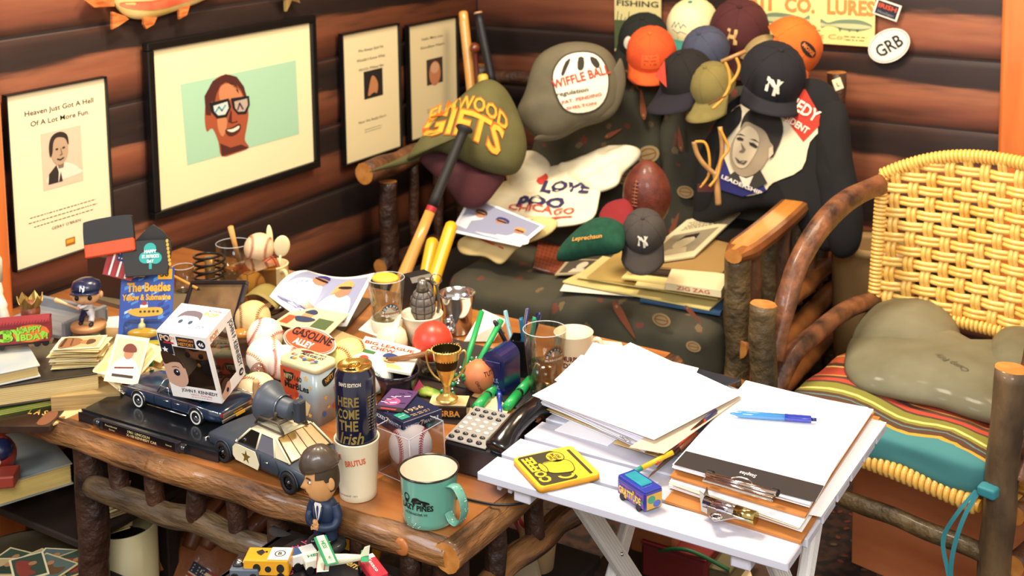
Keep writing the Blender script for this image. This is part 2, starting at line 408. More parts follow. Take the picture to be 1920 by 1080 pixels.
# ================================================================ ROOM
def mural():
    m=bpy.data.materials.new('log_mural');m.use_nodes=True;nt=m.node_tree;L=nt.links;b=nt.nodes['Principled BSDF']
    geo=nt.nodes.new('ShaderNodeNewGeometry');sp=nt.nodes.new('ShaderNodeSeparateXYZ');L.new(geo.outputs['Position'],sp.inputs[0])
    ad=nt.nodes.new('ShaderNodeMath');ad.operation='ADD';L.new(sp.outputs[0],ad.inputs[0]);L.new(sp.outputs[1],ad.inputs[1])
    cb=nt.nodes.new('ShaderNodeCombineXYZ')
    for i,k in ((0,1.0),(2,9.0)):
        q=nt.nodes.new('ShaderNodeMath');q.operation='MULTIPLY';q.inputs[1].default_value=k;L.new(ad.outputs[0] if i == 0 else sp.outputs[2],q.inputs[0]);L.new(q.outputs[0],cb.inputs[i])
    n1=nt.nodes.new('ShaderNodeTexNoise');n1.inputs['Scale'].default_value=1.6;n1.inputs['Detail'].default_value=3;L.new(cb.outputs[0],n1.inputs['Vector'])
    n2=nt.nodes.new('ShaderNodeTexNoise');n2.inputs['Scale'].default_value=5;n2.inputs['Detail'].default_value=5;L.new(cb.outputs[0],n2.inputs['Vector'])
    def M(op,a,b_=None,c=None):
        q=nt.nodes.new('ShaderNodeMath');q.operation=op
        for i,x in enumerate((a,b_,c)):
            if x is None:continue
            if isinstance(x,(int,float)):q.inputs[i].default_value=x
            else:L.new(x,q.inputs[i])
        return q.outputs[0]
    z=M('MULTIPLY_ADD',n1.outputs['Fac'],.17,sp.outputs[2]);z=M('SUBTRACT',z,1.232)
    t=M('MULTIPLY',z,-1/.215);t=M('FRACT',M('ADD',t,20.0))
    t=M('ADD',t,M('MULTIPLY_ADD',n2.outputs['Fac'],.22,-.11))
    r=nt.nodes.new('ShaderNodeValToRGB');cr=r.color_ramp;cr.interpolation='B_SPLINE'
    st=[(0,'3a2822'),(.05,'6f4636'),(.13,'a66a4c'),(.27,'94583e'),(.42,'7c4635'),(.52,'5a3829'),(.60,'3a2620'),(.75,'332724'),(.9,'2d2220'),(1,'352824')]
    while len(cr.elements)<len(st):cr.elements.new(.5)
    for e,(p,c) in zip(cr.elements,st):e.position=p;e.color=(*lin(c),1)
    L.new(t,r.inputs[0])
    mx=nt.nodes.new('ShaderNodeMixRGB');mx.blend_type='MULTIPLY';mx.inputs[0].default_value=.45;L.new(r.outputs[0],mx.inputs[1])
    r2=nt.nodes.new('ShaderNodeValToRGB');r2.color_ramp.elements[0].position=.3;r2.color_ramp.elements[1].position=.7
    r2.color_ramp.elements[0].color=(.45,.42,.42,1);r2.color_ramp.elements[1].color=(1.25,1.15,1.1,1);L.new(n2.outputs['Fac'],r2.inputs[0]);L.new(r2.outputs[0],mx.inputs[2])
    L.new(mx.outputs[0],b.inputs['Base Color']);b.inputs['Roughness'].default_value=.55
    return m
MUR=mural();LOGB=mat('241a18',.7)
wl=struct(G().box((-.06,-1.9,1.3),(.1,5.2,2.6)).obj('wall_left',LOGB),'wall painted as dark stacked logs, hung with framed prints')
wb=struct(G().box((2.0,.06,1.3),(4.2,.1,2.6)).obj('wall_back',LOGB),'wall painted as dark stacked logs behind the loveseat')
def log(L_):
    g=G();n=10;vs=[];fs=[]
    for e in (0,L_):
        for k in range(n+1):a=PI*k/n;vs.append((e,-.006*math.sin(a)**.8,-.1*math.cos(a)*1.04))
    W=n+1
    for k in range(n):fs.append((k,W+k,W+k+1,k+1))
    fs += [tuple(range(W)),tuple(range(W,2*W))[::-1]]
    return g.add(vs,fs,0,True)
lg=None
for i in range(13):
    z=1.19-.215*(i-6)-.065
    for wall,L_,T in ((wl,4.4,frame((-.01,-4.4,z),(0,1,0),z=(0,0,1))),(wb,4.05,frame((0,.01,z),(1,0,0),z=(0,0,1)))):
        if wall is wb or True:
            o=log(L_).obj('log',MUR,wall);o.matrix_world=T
fl=mat('1c1512',.95,c2='3a241b',ns=40,contrast=.08)
floor=struct(G().box((2.0,-2.2,-.05),(4.3,5,.1)).obj('floor',fl),'dark patterned carpet with rust red specks')
struct(G().box((2.0,-1.9,2.9),(4.3,5.2,.06)).obj('ceiling',mat('d8c8ae',.8)))
g=G();rr=random.Random(4)
for i in range(46):
    for j in range(46):
        x=1.45+i*.03+rr.uniform(-.008,.008);y=-2.5+j*.037+rr.uniform(-.01,.01)
        if rr.random()<.62:a=rr.uniform(0,6);g.oval(x,y,.009,.006,XY(.0015),rr.choice((0,0,1)),n=7,rot=a)
o=g.obj('carpet_speck',[mat('5e2c1c',.9),mat('54402c',.9)],floor);o['kind']='stuff'
TRM=mat('c4622a',.35,c2='e58a48',ns=2.2,st=(6,6,.8),coat=.4,contrast=.2)
g=G().rbox((.02,-2.115,1.3),(.05,.12,2.6),.01);struct(g.obj('trim_1',TRM),'orange wooden upright at the left edge of the wall')
g=G().rbox((1.925,-.015,1.3),(.15,.04,2.6),.01);struct(g.obj('trim_2',TRM),'orange wooden upright at the right end of the back wall')
g=G().rbox((2.06,-.02,1.3),(.12,.05,2.6),.012);struct(g.obj('trim_3',TRM),'second orange upright beside the first')
# ---------------- framed things on the left wall
MATTE=mat('efe2ba',.75);FRB=mat('0d0b0b',.35)
def wall_frame(name,label,c0,c1,c2,border,depth=.018,mattec='efe2ba',x=.006):
    """c0 top-left, c1 bottom-left, c2 bottom-right inner pixels on the left wall"""
    A,B,C=PX(*c0,x+depth),PX(*c1,x+depth),PX(*c2,x+depth)
    B=Vector((A.x,(A.y+B.y)/2,B.z));w_,h_=C.y-B.y,A.z-B.z
    T=frame((x,B.y,B.z),(0,1,0),(0,0,1))
    r=thing(name,label,'picture',T)
    g=G();b=border
    for c,d in (((w_/2,-b/2),(w_+2*b,b)),((w_/2,h_+b/2),(w_+2*b,b)),((-b/2,h_/2),(b,h_)),((w_+b/2,h_/2),(b,h_))):
        g.rbox((c[0],c[1],depth/2),(d[0],d[1],depth),.003)
    g.obj('frame_border',FRB,r)
    G().box((w_/2,h_/2,depth*.3),(w_,h_,depth*.5)).obj('sheet',mat(mattec,.8),r)
    return r,w_,h_,depth*.55+.0006
INK=mat('241c18',.7)
r,W,H,z=wall_frame('framed_poster','framed poster headed Heaven Just Got A Hell with a sepia portrait of a man',(13.9,181.9),(35.4,508.5),(215,447),.004,.02)
M=XY(z);g=G()
g.text('Heaven Just Got A Hell',M,W*.52,H*.865,.0125,w=W*.7,bold=.01);g.text('Of A Lot More Fun.',M,W*.52,H*.80,.0125,w=W*.6,bold=.01)
g.lines(M,W*.5,H*.275,W*.72,3,.012,.0018,seed=3);g.text('GERRY O\'BRIEN',M,W*.52,H*.17,.007,w=W*.3)
g.obj('lettering',INK,r)
g=G();S=lambda u,v,h=0:Vector((W*u,H*v,z+h))
g.rect(.31,.41,.72,.745,S,0);cx=.5
g.poly(smooth_closed([(.36,.45),(.38,.50),(.44,.53),(.52,.55),(.62,.525),(.68,.49),(.70,.46)],4),S,4,.0004)
g.poly([(.36,.44),(.37,.50),(.45,.545),(.47,.50),(.46,.44)],S,2,.0008);g.poly([(.465,.44),(.49,.50),(.505,.44)],S,2,.001)
g.oval(.49,.625,.088,.085,S,1,.0012);g.poly(smooth_closed([(.39,.60),(.385,.67),(.42,.72),(.50,.735),(.57,.71),(.585,.66),(.575,.65),(.55,.69),(.47,.705),(.43,.68),(.415,.62)],4),S,2,.0016)
g.oval(.46,.637,.015,.006,S,2,.002,10);g.oval(.53,.637,.015,.006,S,2,.002,10);g.line([(.5,.635),(.51,.60),(.49,.598)],.008,S,3,.002);g.line([(.46,.578),(.49,.570),(.525,.578)],.009,S,2,.002);g.poly([(.46,.56),(.53,.56),(.52,.52),(.47,.52)],S,3,.0011)
g.obj('printed_portrait',[mat('e3c0a4',.8),mat('b99a7c',.8),mat('2e261f',.8),mat('7d6a55',.8),mat('e9d8c2',.8)],r)
g=G();g.rect(.50,.045,.60,.09,S,0);g.rect(.51,.06,.585,.082,S,1,.0004);g.obj('printed_emblem',[mat('a8641f',.8),mat('e0a428',.8)],r)
r,W,H,z=wall_frame('framed_portrait','large black framed painting of a laughing man in mirrored sunglasses on a mint green field',(289.6,95),(304.2,396),(593.3,300.2),.022,.025,'f0e2b4')
S=lambda u,v,h=0:Vector((W*(u-290)/300,H*(1-(v-95)/300),z+h))
def un(px,py):
    s_=(px-290)/300;top=95-54*s_;bot=391-93*s_ if True else 0;return (px,95+300*(py-top)/(bot-top))
g=G();g.poly([un(*p) for p in ((335,158),(558,111),(560,248),(341,308))],S,0)
face=[(376,205),(381,175),(393,152),(415,140),(437,146),(450,168),(455,190),(457,215),(452,240),(448,262),(455,276),(430,286),(403,292),(398,265),(388,240),(378,246),(375,228)]
g.poly([un(*p) for p in smooth_closed(face,3)],S,1,.0006)
g.poly([un(*p) for p in ((377,215),(376,180),(392,152),(416,139),(437,144),(450,162),(457,190),(452,186),(444,168),(436,158),(440,176),(428,160),(416,154),(406,160),(398,176),(394,192),(388,190),(386,216))],S,2,.0010)
g.poly([un(*p) for p in smooth_closed([(404,166),(420,156),(438,166),(446,182),(425,186),(405,190)],3)],S,3,.0010)
g.poly([un(*p) for p in smooth_closed([(399,215),(415,222),(412,245),(405,255),(398,240)],3)],S,3,.0010)
for q in (((384,193),(420,184),(424,200),(415,219),(397,222),(387,210)),((424,184),(459,179),(460,196),(452,213),(436,214),(427,203))):g.poly([un(*p) for p in q],S,4,.0014)
g.poly([un(*p) for p in ((391,198),(417,190),(419,202),(412,214),(399,216),(392,208))],S,5,.0018)
g.poly([un(*p) for p in ((430,190),(455,184),(456,196),(449,208),(437,209),(431,202))],S,6,.0018)
g.line([un(*p) for p in ((394,210),(401,200),(406,207),(413,197))],3,S,7,.0021);g.line([un(*p) for p in ((436,205),(440,193),(446,204))],3,S,8,.0021)
g.poly([un(*p) for p in smooth_closed([(411,243),(424,238),(439,231),(440,242),(430,252),(417,254)],3)],S,2,.0014);g.poly([un(*p) for p in smooth_closed([(414,243),(425,241),(437,235),(436,241),(424,247)],3)],S,9,.0018)
g.poly([un(*p) for p in ((423,205),(430,222),(436,228),(424,231),(417,228))],S,2,.0012);g.poly([un(*p) for p in ((425,207),(430,222),(433,227),(424,228))],S,1,.0016)
g.poly([un(*p) for p in ((403,292),(401,268),(420,276),(440,270),(455,276))],S,2,.0012)
g.obj('printed_portrait',[mat(c,.8) for c in ('a6cfae','a4502f','4f2119','c98357','0f1216','cfd6cc','b9a592','4f9aa8','4a2f4a','f1e6cc')],r)
def narrow(label,c0,c1,c2,l1,bot,ph,mc,hd):
    r,W,H,z=wall_frame('framed_poster',label,c0,c1,c2,.005,.022,mc)
    M=XY(z);g=G()
    for i,s in enumerate(l1):g.text(s,M,W*.5,H*(hd-.075*i),.0095,w=W*(.45+.06*(i == 1)),bold=.012)
    if bot:g.text(bot,M,W*.5,H*.28,.008,w=W*.5,bold=.01)
    g.lines(M,W*.5,H*.22,W*.35,2,.008,.0018,seed=5);g.obj('lettering',mat('4a4236',.8),r)
    S=lambda u,v,h=0:Vector((W*u,H*v,z+h));g=G();g.rect(*ph,S,0);cx,cy=(ph[0]+ph[2])/2,(ph[1]+ph[3])/2;w_,h_=ph[2]-ph[0],ph[3]-ph[1]
    return r,g,S,cx,cy,w_,h_
r,g,S,cx,cy,w_,h_=narrow('cream poster with a dark photo of clasped hands, right of the big portrait',(643.6,67),(653,308.4),(754.7,271.3),['We Always Said He','Wouldn\'t Know What','We\'d Do Without Him'],'Now We Really Don\'t',(.36,.46,.70,.68),'e3d3a6',.84)
g.poly(smooth_closed([(cx-.1,cy-.09),(cx-.08,cy-.02),(cx-.03,cy+.06),(cx+.03,cy+.05),(cx+.08,cy-.01),(cx+.06,cy-.08),(cx,cy-.07)],3),S,1,.0005);g.obj('printed_photo',[mat('1f1714',.8),mat('b8794e',.8)],r)
r,g,S,cx,cy,w_,h_=narrow('cream poster with a pale blurred face photo, nearest the corner on the left wall',(768.5,50.4),(774.2,264),(862,240),['Hello Mary Lou.','Goodbye Heart.'],None,(.36,.44,.70,.67),'d8c89c',.85)
g.oval(cx,cy-.02,.12,.11,S,1,.0005);g.oval(cx,cy+.03,.09,.05,S,2,.0009);g.obj('printed_photo',[mat('3a2c20',.8),mat('b8774f',.8),mat('c99a74',.8)],r)
def prj(poly,px0):return poly
T=frame((.03,0,0),(0,1,0),(0,0,1));Ti=T.inverted()
def wl2(px,py,x=.03):q=PX(px,py,x);return (q.y,q.z)
r=thing('fish_plaque','carved wooden trout with orange fins hanging at the top left of the log wall','fish',frame((.016,0,0),(0,1,0),(0,0,1)))
body=smooth_closed([wl2(*p) for p in ((213,-14),(250,-25),(330,-60),(400,-45),(420,-18),(380,5),(345,18),(300,33),(262,37),(232,24))],5)
c=np.mean(body,0)
pf=Puff(Matrix.Identity(4),body,.02,k=1);pf.geo(8).obj('body',mat('c9a34a',.35,c2='e8d090',ns=8,coat=.5),r)
sk=smooth_closed([wl2(*p) for p in ((228,5),(280,2),(340,-14),(385,-22),(395,-12),(340,6),(290,18),(245,16))],5)
g=G();cc=np.mean(sk,0)
def sm_(u,v,h=0):return Vector((u,v,pf.hgt(u,v)+.0015+h))
vs=[sm_(*cc)];
for q in (.5,1):vs += [sm_(*(cc+(np.array(p)-cc)*q)) for p in sk]
n=len(sk);g.add(vs,[(0,1+k,1+(k+1) % n) for k in range(n)]+[(1+k,1+n+k,1+n+(k+1) % n,1+(k+1) % n) for k in range(n)],0,True);g.obj('red_flank',mat('c8452a',.35,c2='e0805a',ns=9,coat=.5),r)
for fp in (((162,2),(175,-18),(215,-12),(216,12),(178,14)),((212,22),(236,30),(243,36),(222,50),(212,55)),((271,35),(296,32),(290,46),(276,54),(271,46)),((337,18),(358,8),(352,28),(338,36))):
    G().prism([wl2(*p) for p in fp],.004,.012).obj('fin',mat('d98a4a',.4,c2='a8521f',ns=30,st=(1,4,1),coat=.4),r)
G().tube([(wl2(300,-40)[0],wl2(300,-40)[1],.01),(wl2(300,-140)[0],wl2(300,-140)[1],-.008)],.0012,5).obj('hanging_wire',mat('888888',.4,1),r)
r=thing('star_ornament','small brown star shaped ornament at the top edge above the big portrait','ornament',frame((.012,0,0),(0,1,0),(0,0,1)))
q=wl2(546,-12);G().prism(star(q[0],q[1],.055,a0=PI/2+.3),.003,.014).obj('star',mat('6b5330',.5,c2='a88c50',ns=20),r);G().ell((q[0],q[1],.014),(.012,.012,.006),12).obj('stud',mat('8a6a38',.4,.6),r)
# ---------------- back wall signs
def wb2(px,py,y=-.012):q=PY(px,py,y);return (q.x,q.z)
def bplane(y=-.012):return frame((0,y,0),(1,0,0),(0,0,1))
BT=bplane(-.010)
SH=lambda c:[mat(x,.7) for x in c]
a,b=wb2(1153,0),wb2(1240,75)
r=thing('fishing_sign','narrow cream and green tin sign reading FISHING behind the cap pile','sign',BT)
G().box(((a[0]+b[0])/2,b[1]+.08,.003),(b[0]-a[0],.26,.005)).obj('board',mat('c9bd84',.5),r)
g=G();M=XY(.0062);mx=(a[0]+b[0])/2;yt=wb2(1195,12)[1]
g.text('FISHING',M,mx,yt,.02,0,.03,w=(b[0]-a[0])*.9);
for k in range(12):x=a[0]+.01+k*(b[0]-a[0]-.02)/11;g.line([(x,yt-.05),(x+.004,yt-.02-.01*(k % 3))],.003,M,1)
g.rect(a[0],b[1]-.04,b[0],yt-.05,M,1);g.obj('printed_picture',SH(('1d1d16','44502c')),r)
a,b=wb2(1430,72),wb2(1640,92)
r=thing('lures_sign','cream fishing tackle sign with orange capitals and two printed fish, on the back wall','sign',BT)
zb=(a[1]+b[1])/2;x0=wb2(1400,40)[0];x1=b[0];xm=(x0+x1)/2;wd=x1-x0
G().rbox((xm,zb+.14,.003),(wd,.28,.006),.002).obj('board',mat('e9d88c',.5),r)
g=G();M=XY(.0072);g.text('CREEK CHUB',M,xm,zb+.21,.04,0,.03,w=wd*.9);q_=wb2(1596,27);g.text('LURES',M,q_[0],q_[1],.045,0,.06,w=.150);q_=wb2(1500,22);g.text('CO.',M,q_[0],q_[1],.045,0,.06,w=.10);q_=wb2(1420,17);g.text('BAIT',M,q_[0],q_[1],.045,0,.06,w=.13)
for (fx,zf),sgn in ((wb2(1470,34),1),(wb2(1590,46),-1)):
    fpts=smooth_closed([(fx-.062*sgn,zf),(fx-.03*sgn,zf+.014),(fx+.02*sgn,zf+.012),(fx+.05*sgn,zf+.003),(fx+.068*sgn,zf+.012),(fx+.066*sgn,zf-.012),(fx+.048*sgn,zf-.003),(fx+.01*sgn,zf-.014),(fx-.035*sgn,zf-.014)],4)
    fpts=[(fx+(p[0]-fx)*1.25,zf+(p[1]-zf)*1.2) for p in fpts];g.poly(fpts,M,1,.0003);g.poly([(p[0],zf+(p[1]-zf)*.45-.004) for p in fpts],M,2,.0006)
    for q in (-.03,0,.025):g.poly([(fx+q,zf-.011),(fx+q+.014,zf-.011),(fx+q+.006,zf-.024)],M,1,.0003)
zs=wb2(1560,70)[1];g.text('Bait Co.',M,xm+wd*.13,zs-.004,.015,0,.0,w=wd*.3,slant=.2);g.lines(M,xm+wd*.36,zs+.006,wd*.18,2,.01,.003,3);g.lines(M,xm-wd*.1,zs+.02,wd*.4,1,.01,.003,3)
g.obj('printed_picture',SH(('d98442','6f8468','b9bd8c','7a6a3a')),r)
q=wb2(1664,18);r=thing('irish_sticker','small white edged dark sticker reading IRISH, tilted above the oval one','sticker',BT @ TR(q[0],q[1],.008) @ RZ(-17))
G().rbox((0,0,0),(.078,.052,.002),.001).obj('backing',mat('e9e2d2',.5),r)
g=G();M=XY(.0014);g.rect(-.033,-.021,.033,.021,M,0);g.text('IRISH',M,0,.001,.014,1,.03,w=.056,h=.0004);g.text('Hooligan',M,0,-.016,.009,2,.02,w=.05,h=.0004);g.obj('lettering',SH(('20222c','d8502a','7c7c88')),r)
q=wb2(1668,85);r=thing('oval_sticker','white oval sticker reading GRB in black, on the back wall right of the sign','sticker',BT @ TR(q[0],q[1],.010) @ RZ(33))
G().lathe([(.068,-.001),(.068,.001)],36,sq=(1,.72)).obj('backing',mat('efe9da',.4),r)
g=G();M=XY(.0014);g.ring(0,0,.064,.045,.0016,M,0);g.text('GRB',M,0,-.019,.038,0,.03,w=.088);g.obj('lettering',mat('161a18',.6),r)
# ================================================================ LOG TABLE
TZ=.60;WT=.68
rr=random.Random(3)
TOPW=mat('7c421e',.25,c2='b0733a',ns=2.2,st=(1.2,9,9),coat=.6,contrast=.28)
lt=thing('log_table','long rustic log table with a glossy orange plank top and bark edges, crowded with souvenirs','table',Vector((.8,-1.95,0)))
O=Vector((.8,-1.95,0))
def L3(p):return Vector(p)-O
out=[(.03,-2.385),(.3,-2.39),(.6,-2.388),(.9,-2.378),(1.15,-2.363),(1.35,-2.355),(1.475,-2.345),(1.482,-2.2),(1.48,-1.95),(1.475,-1.53),(.8,-1.52),(.03,-1.52)]
xs=[.03,.4,.8,1.49]
g=G();g.prism([(x-O.x,y-O.y) for x,y in out],TZ-.045,TZ);g.obj('top_plank',TOPW,lt)
def wob(a,b,n=26,amp=.006,seed=0,amp2=None):
    a,b=Vector(a),Vector(b);f_=(b-a).length*9/n;return [a.lerp(b,i/n)+Vector([amp*noise.noise(Vector((i*f_,seed+9*k,0))) for k in range(3)]) for i in range(n+1)]
def edge_tube(a,b,r,seed):
    pts=wob(a,b,90,.006,seed);return G().tube(pts,[r*(1+.07*noise.noise(Vector((i*.12,seed,3)))) for i in range(91)],28,rough=.10,capmi=1)
BK=[mat('2c180c',.5,c2='9a6a3c',ns=26,st=(.22,1,1),bump=5,bs=50,coat=.3,contrast=.16),CUT]
edge_tube(L3((.05,-2.380,.575)),L3((.90,-2.374,.574)),.0245,1).obj('bark_edge',BK,lt)
edge_tube(L3((.86,-2.374,.573)),L3((1.478,-2.342,.573)),.0255,5).obj('bark_edge',BK,lt)
BKY=[mat('2c180c',.5,c2='9a6a3c',ns=26,st=(1,.22,1),bump=5,bs=50,coat=.3,contrast=.16),CUT]
edge_tube(L3((1.480,-2.362,.574)),L3((1.484,-1.53,.574)),.0245,9).obj('bark_edge',BKY,lt)
k=PY(745,1000,-2.378);g=G();g.lathe([(.004,.0),(.012,.0),(.016,-.004)],18,T=frame(L3((k.x,-2.3715,.572)),(1,0,0),(0,0,1)));g.obj('knot_ring',mat('b06a34',.4,coat=.5),lt)
BD=[BARKD,CUT]
def rail(a,b,r,seed,name,par=lt,mats=None,n=70,rough=.14,f=L3):
    pts=wob(f(a),f(b),n,.012,seed);return G().tube(pts,[r*(1+.09*noise.noise(Vector((i*.1,seed,3)))) for i in range(n+1)],20,rough=rough*.7,capmi=1).obj(name,mats or BK,par)
rail((.66,-2.352,.468),(1.47,-2.335,.462),.0215,21,'rail',mats=[mat('2a1e12',.55,c2='7a6040',ns=22,st=(.22,1,1),bump=4,bs=45,coat=.2,contrast=.18),CUT])
rail((1.47,-2.34,.46),(1.48,-1.6,.46),.022,25,'rail',mats=BKY)
for i,x in enumerate((.735,.83,.93,1.03,1.125,1.22,1.31,1.40)):
    rail((x,-2.348,.47),(x+.006*((i % 3)-1),-2.348,.57),.0175-.001*(i % 2),30+i,'spindle',mats=BD,n=10)
for i,y in enumerate((-2.22,-2.09,-1.96,-1.83,-1.7)):rail((1.475,y,.47),(1.475,y,.56),.017,40+i,'spindle',mats=BD,n=10)
for i,(x,y) in enumerate(((.635,-2.335),(1.455,-2.315),(1.46,-1.58),(.12,-1.58),(.12,-2.3))):rail((x,y,0),(x,y,.56),.030,50+i,'leg',mats=BD,n=30,rough=.08)
# ================================================================ WHITE SLAT TABLE
wx0,wx1,wy0=1.487,1.992,-2.287
WM=mat('c9c8d2',.42,c2='bfbdc8',ns=5,st=(1,8,8),coat=.3)
wt=thing('tray_table','folding white slatted tray table holding papers and a clipboard','table',Vector((1.74,-2.04,0)));O2=Vector((1.74,-2.04,0))
for i in range(7):
    y=wy0+.071*i;x1=wx1-(.0 if i else .004);G().rbox(((wx0+x1)/2-O2.x,y+.0317-O2.y,WT-.0075),(x1-wx0,.0605,.015),.0025).obj('slat',WM,wt)
for x in (1.56,1.915):G().rbox((x-O2.x,wy0+.25-O2.y,WT-.027),(.03,.47,.024),.003).obj('batten',WM,wt)
def ribleg(a,b,w_=.034,t=.016):
    a,b=Vector(a)-O2,Vector(b)-O2;T=frame(a,b-a,z=(1,0,0));L_=(b-a).length;g=G();g.rbox((L_/2,0,0),(L_,w_,t),.002)
    for k in range(5):g.box((L_/2,-w_/2+.0055+k*.0058,t/2+.0008),(L_,.0028,.0016));g.box((L_/2,-w_/2+.0055+k*.0058,-t/2-.0008),(L_,.0028,.0016))
    for k in range(3):g.box((L_/2,w_/2+.0006,-t/2+.004+k*.004),(L_,.0014,.002));g.box((L_/2,-w_/2-.0006,-t/2+.004+k*.004),(L_,.0014,.002))
    g.obj('leg',mat('dedbd8',.5),wt,T=T)
ribleg((1.585,-2.184,.655),(1.585,-1.66,0));ribleg((1.563,-1.72,.655),(1.563,-2.28,0))
ribleg((1.915,-2.184,.655),(1.915,-1.70,0));ribleg((1.936,-1.965,.655),(1.936,-2.37,0))
G().tube([Vector((1.57,-2.02,.33))-O2,Vector((1.985,-2.02,.33))-O2],.008,10).obj('stretcher',mat('c9c6c2',.4),wt)
G().ell((1.595-O2.x,-2.0-O2.y,.43),(.004,.004,.004),10).obj('screw',CHROME,wt)
for x in (1.515,1.535):G().rbox((x-O2.x,wy0+.03-O2.y,WT-.024),(.009,.02,.018),.003).obj('bracket',WM,wt)
# ================================================================ LOVESEAT
ls=thing('log_loveseat','log framed loveseat with dark printed cushions standing in the corner','sofa',Vector((.75,-.55,0)));O3=Vector((.75,-.55,0))
def f3(p):return Vector(p)-O3
BG=[BARK,CUT]
def pole(par,f,name,a,b,r,seed,mats=BG,n=24,rough=.08,amp=.006):
    pts=wob(f(a),f(b),n,amp,seed);return G().tube(pts,[r*(1+.08*noise.noise(Vector((i*.2,seed,3)))) for i in range(n+1)],18,rough=rough*.9,capmi=1).obj(name,mats,par)
def arm(sx,mirror):
    a,b=f3((sx,-1.0 if sx>1 else-.8,.645)),f3((sx-.01,-.22,.655));n=20;g=G();K=14
    vs=[];fs=[];ms=[]
    for i in range(n+1):
        t=i/n;c=a.lerp(b,t)+Vector((.006*math.sin(t*5),0,0));e=min(1,.55+t*6,.55+(1-t)*6)
        for k in range(K):
            an=2*PI*k/K;x=.042*e*math.cos(an);z=.034*e*math.sin(an);z=min(z,.018)
            vs.append(c+Vector((x,0,z)))
    g.add(vs,[],0)
    for i in range(n):
        for k in range(K):
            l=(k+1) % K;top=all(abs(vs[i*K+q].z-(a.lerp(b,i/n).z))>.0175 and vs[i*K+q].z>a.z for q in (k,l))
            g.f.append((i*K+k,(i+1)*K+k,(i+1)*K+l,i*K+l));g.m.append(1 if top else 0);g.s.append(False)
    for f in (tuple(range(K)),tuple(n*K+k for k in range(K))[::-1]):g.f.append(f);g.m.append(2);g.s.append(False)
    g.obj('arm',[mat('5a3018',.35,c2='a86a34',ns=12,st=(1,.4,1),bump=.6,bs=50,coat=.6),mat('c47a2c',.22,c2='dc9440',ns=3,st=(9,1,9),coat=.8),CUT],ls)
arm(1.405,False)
pole(ls,f3,'arm',(.10,-.82,.655),(.10,-.15,.66),.035,60)
for i,(x,y0,z1) in enumerate(((1.40,-.955,.66),(1.40,-.15,.975),(.10,-.70,.60),(.09,-.12,.9))):
    pole(ls,f3,'post',(x,y0,0),(x,y0,z1-.03 if i == 0 else z1),.033 if i == 0 else .03,64+i,BD if i else [BARKG,CUT])
for i in range(6):pole(ls,f3,'arm_slat',(1.405,-.86+.115*i,.37),(1.405+.004*(i % 2),-.86+.115*i,.63),.019,70+i,[BARKG,CUT] if i % 2 else BG,n=12)
for i in range(3):pole(ls,f3,'arm_slat',(.10,-.56+.14*i,.3),(.10,-.56+.14*i,.63),.017,80+i,BD,n=12)
for z in (.40,.30,.17):pole(ls,f3,'side_rail',(1.41,-.98,z),(1.42,-.1,z+.02),.026,90+int(z*50),[mat('5a3218',.4,c2='b0703a',ns=9,bump=.5,bs=40,coat=.5),CUT])
pole(ls,f3,'side_rail',(.10,-.75,.33),(.10,-.1,.33),.026,95,BD)
pole(ls,f3,'front_rail',(.10,-.98,.29),(1.41,-1.0,.30),.03,97,BG,amp=.012)
pole(ls,f3,'front_rail',(.10,-.70,.22),(.12,-1.0,.28),.028,98,BG)
pole(ls,f3,'back_rail',(.09,-.12,.86),(1.40,-.13,.90),.026,99,BD)
def tackle():
    m=bpy.data.materials.new('tackle_print');m.use_nodes=True;nt=m.node_tree;L=nt.links;b=nt.nodes['Principled BSDF']
    tc=nt.nodes.new('ShaderNodeTexCoord');col=None
    base=nt.nodes.new('ShaderNodeTexNoise');base.inputs['Scale'].default_value=9;L.new(tc.outputs['Object'],base.inputs['Vector'])
    r=nt.nodes.new('ShaderNodeValToRGB');r.color_ramp.elements[0].color=(*lin('2b2820'),1);r.color_ramp.elements[1].color=(*lin('46422f'),1);L.new(base.outputs['Fac'],r.inputs[0]);col=r.outputs[0]
    for sc,st,thr,c,rot in ((13,(1,.7,1),.17,'6e2f20',.5),(16,(1,.45,.8),.15,'6f5a38',1.1)):
        mp=nt.nodes.new('ShaderNodeMapping');mp.inputs['Scale'].default_value=st;mp.inputs['Rotation'].default_value=(rot,rot,rot);L.new(tc.outputs['Object'],mp.inputs[0])
        v=nt.nodes.new('ShaderNodeTexVoronoi');v.inputs['Scale'].default_value=sc;v.inputs['Randomness'].default_value=.95;L.new(mp.outputs[0],v.inputs['Vector'])
        n=nt.nodes.new('ShaderNodeTexNoise');n.inputs['Scale'].default_value=60;L.new(tc.outputs['Object'],n.inputs['Vector'])
        a=nt.nodes.new('ShaderNodeMath');a.operation='MULTIPLY_ADD';a.inputs[1].default_value=.3;L.new(n.outputs['Fac'],a.inputs[0]);L.new(v.outputs['Distance'],a.inputs[2])
        lt_=nt.nodes.new('ShaderNodeMath');lt_.operation='LESS_THAN';lt_.inputs[1].default_value=thr+.15;L.new(a.outputs[0],lt_.inputs[0])
        mu=nt.nodes.new('ShaderNodeMath');mu.operation='MULTIPLY';mu.inputs[1].default_value=.7;L.new(lt_.outputs[0],mu.inputs[0])
        mx=nt.nodes.new('ShaderNodeMixRGB');L.new(mu.outputs[0],mx.inputs[0]);L.new(col,mx.inputs[1]);mx.inputs[2].default_value=(*lin(c),1);col=mx.outputs[0]
    L.new(col,b.inputs['Base Color']);b.inputs['Roughness'].default_value=.9;return m
TK=tackle()
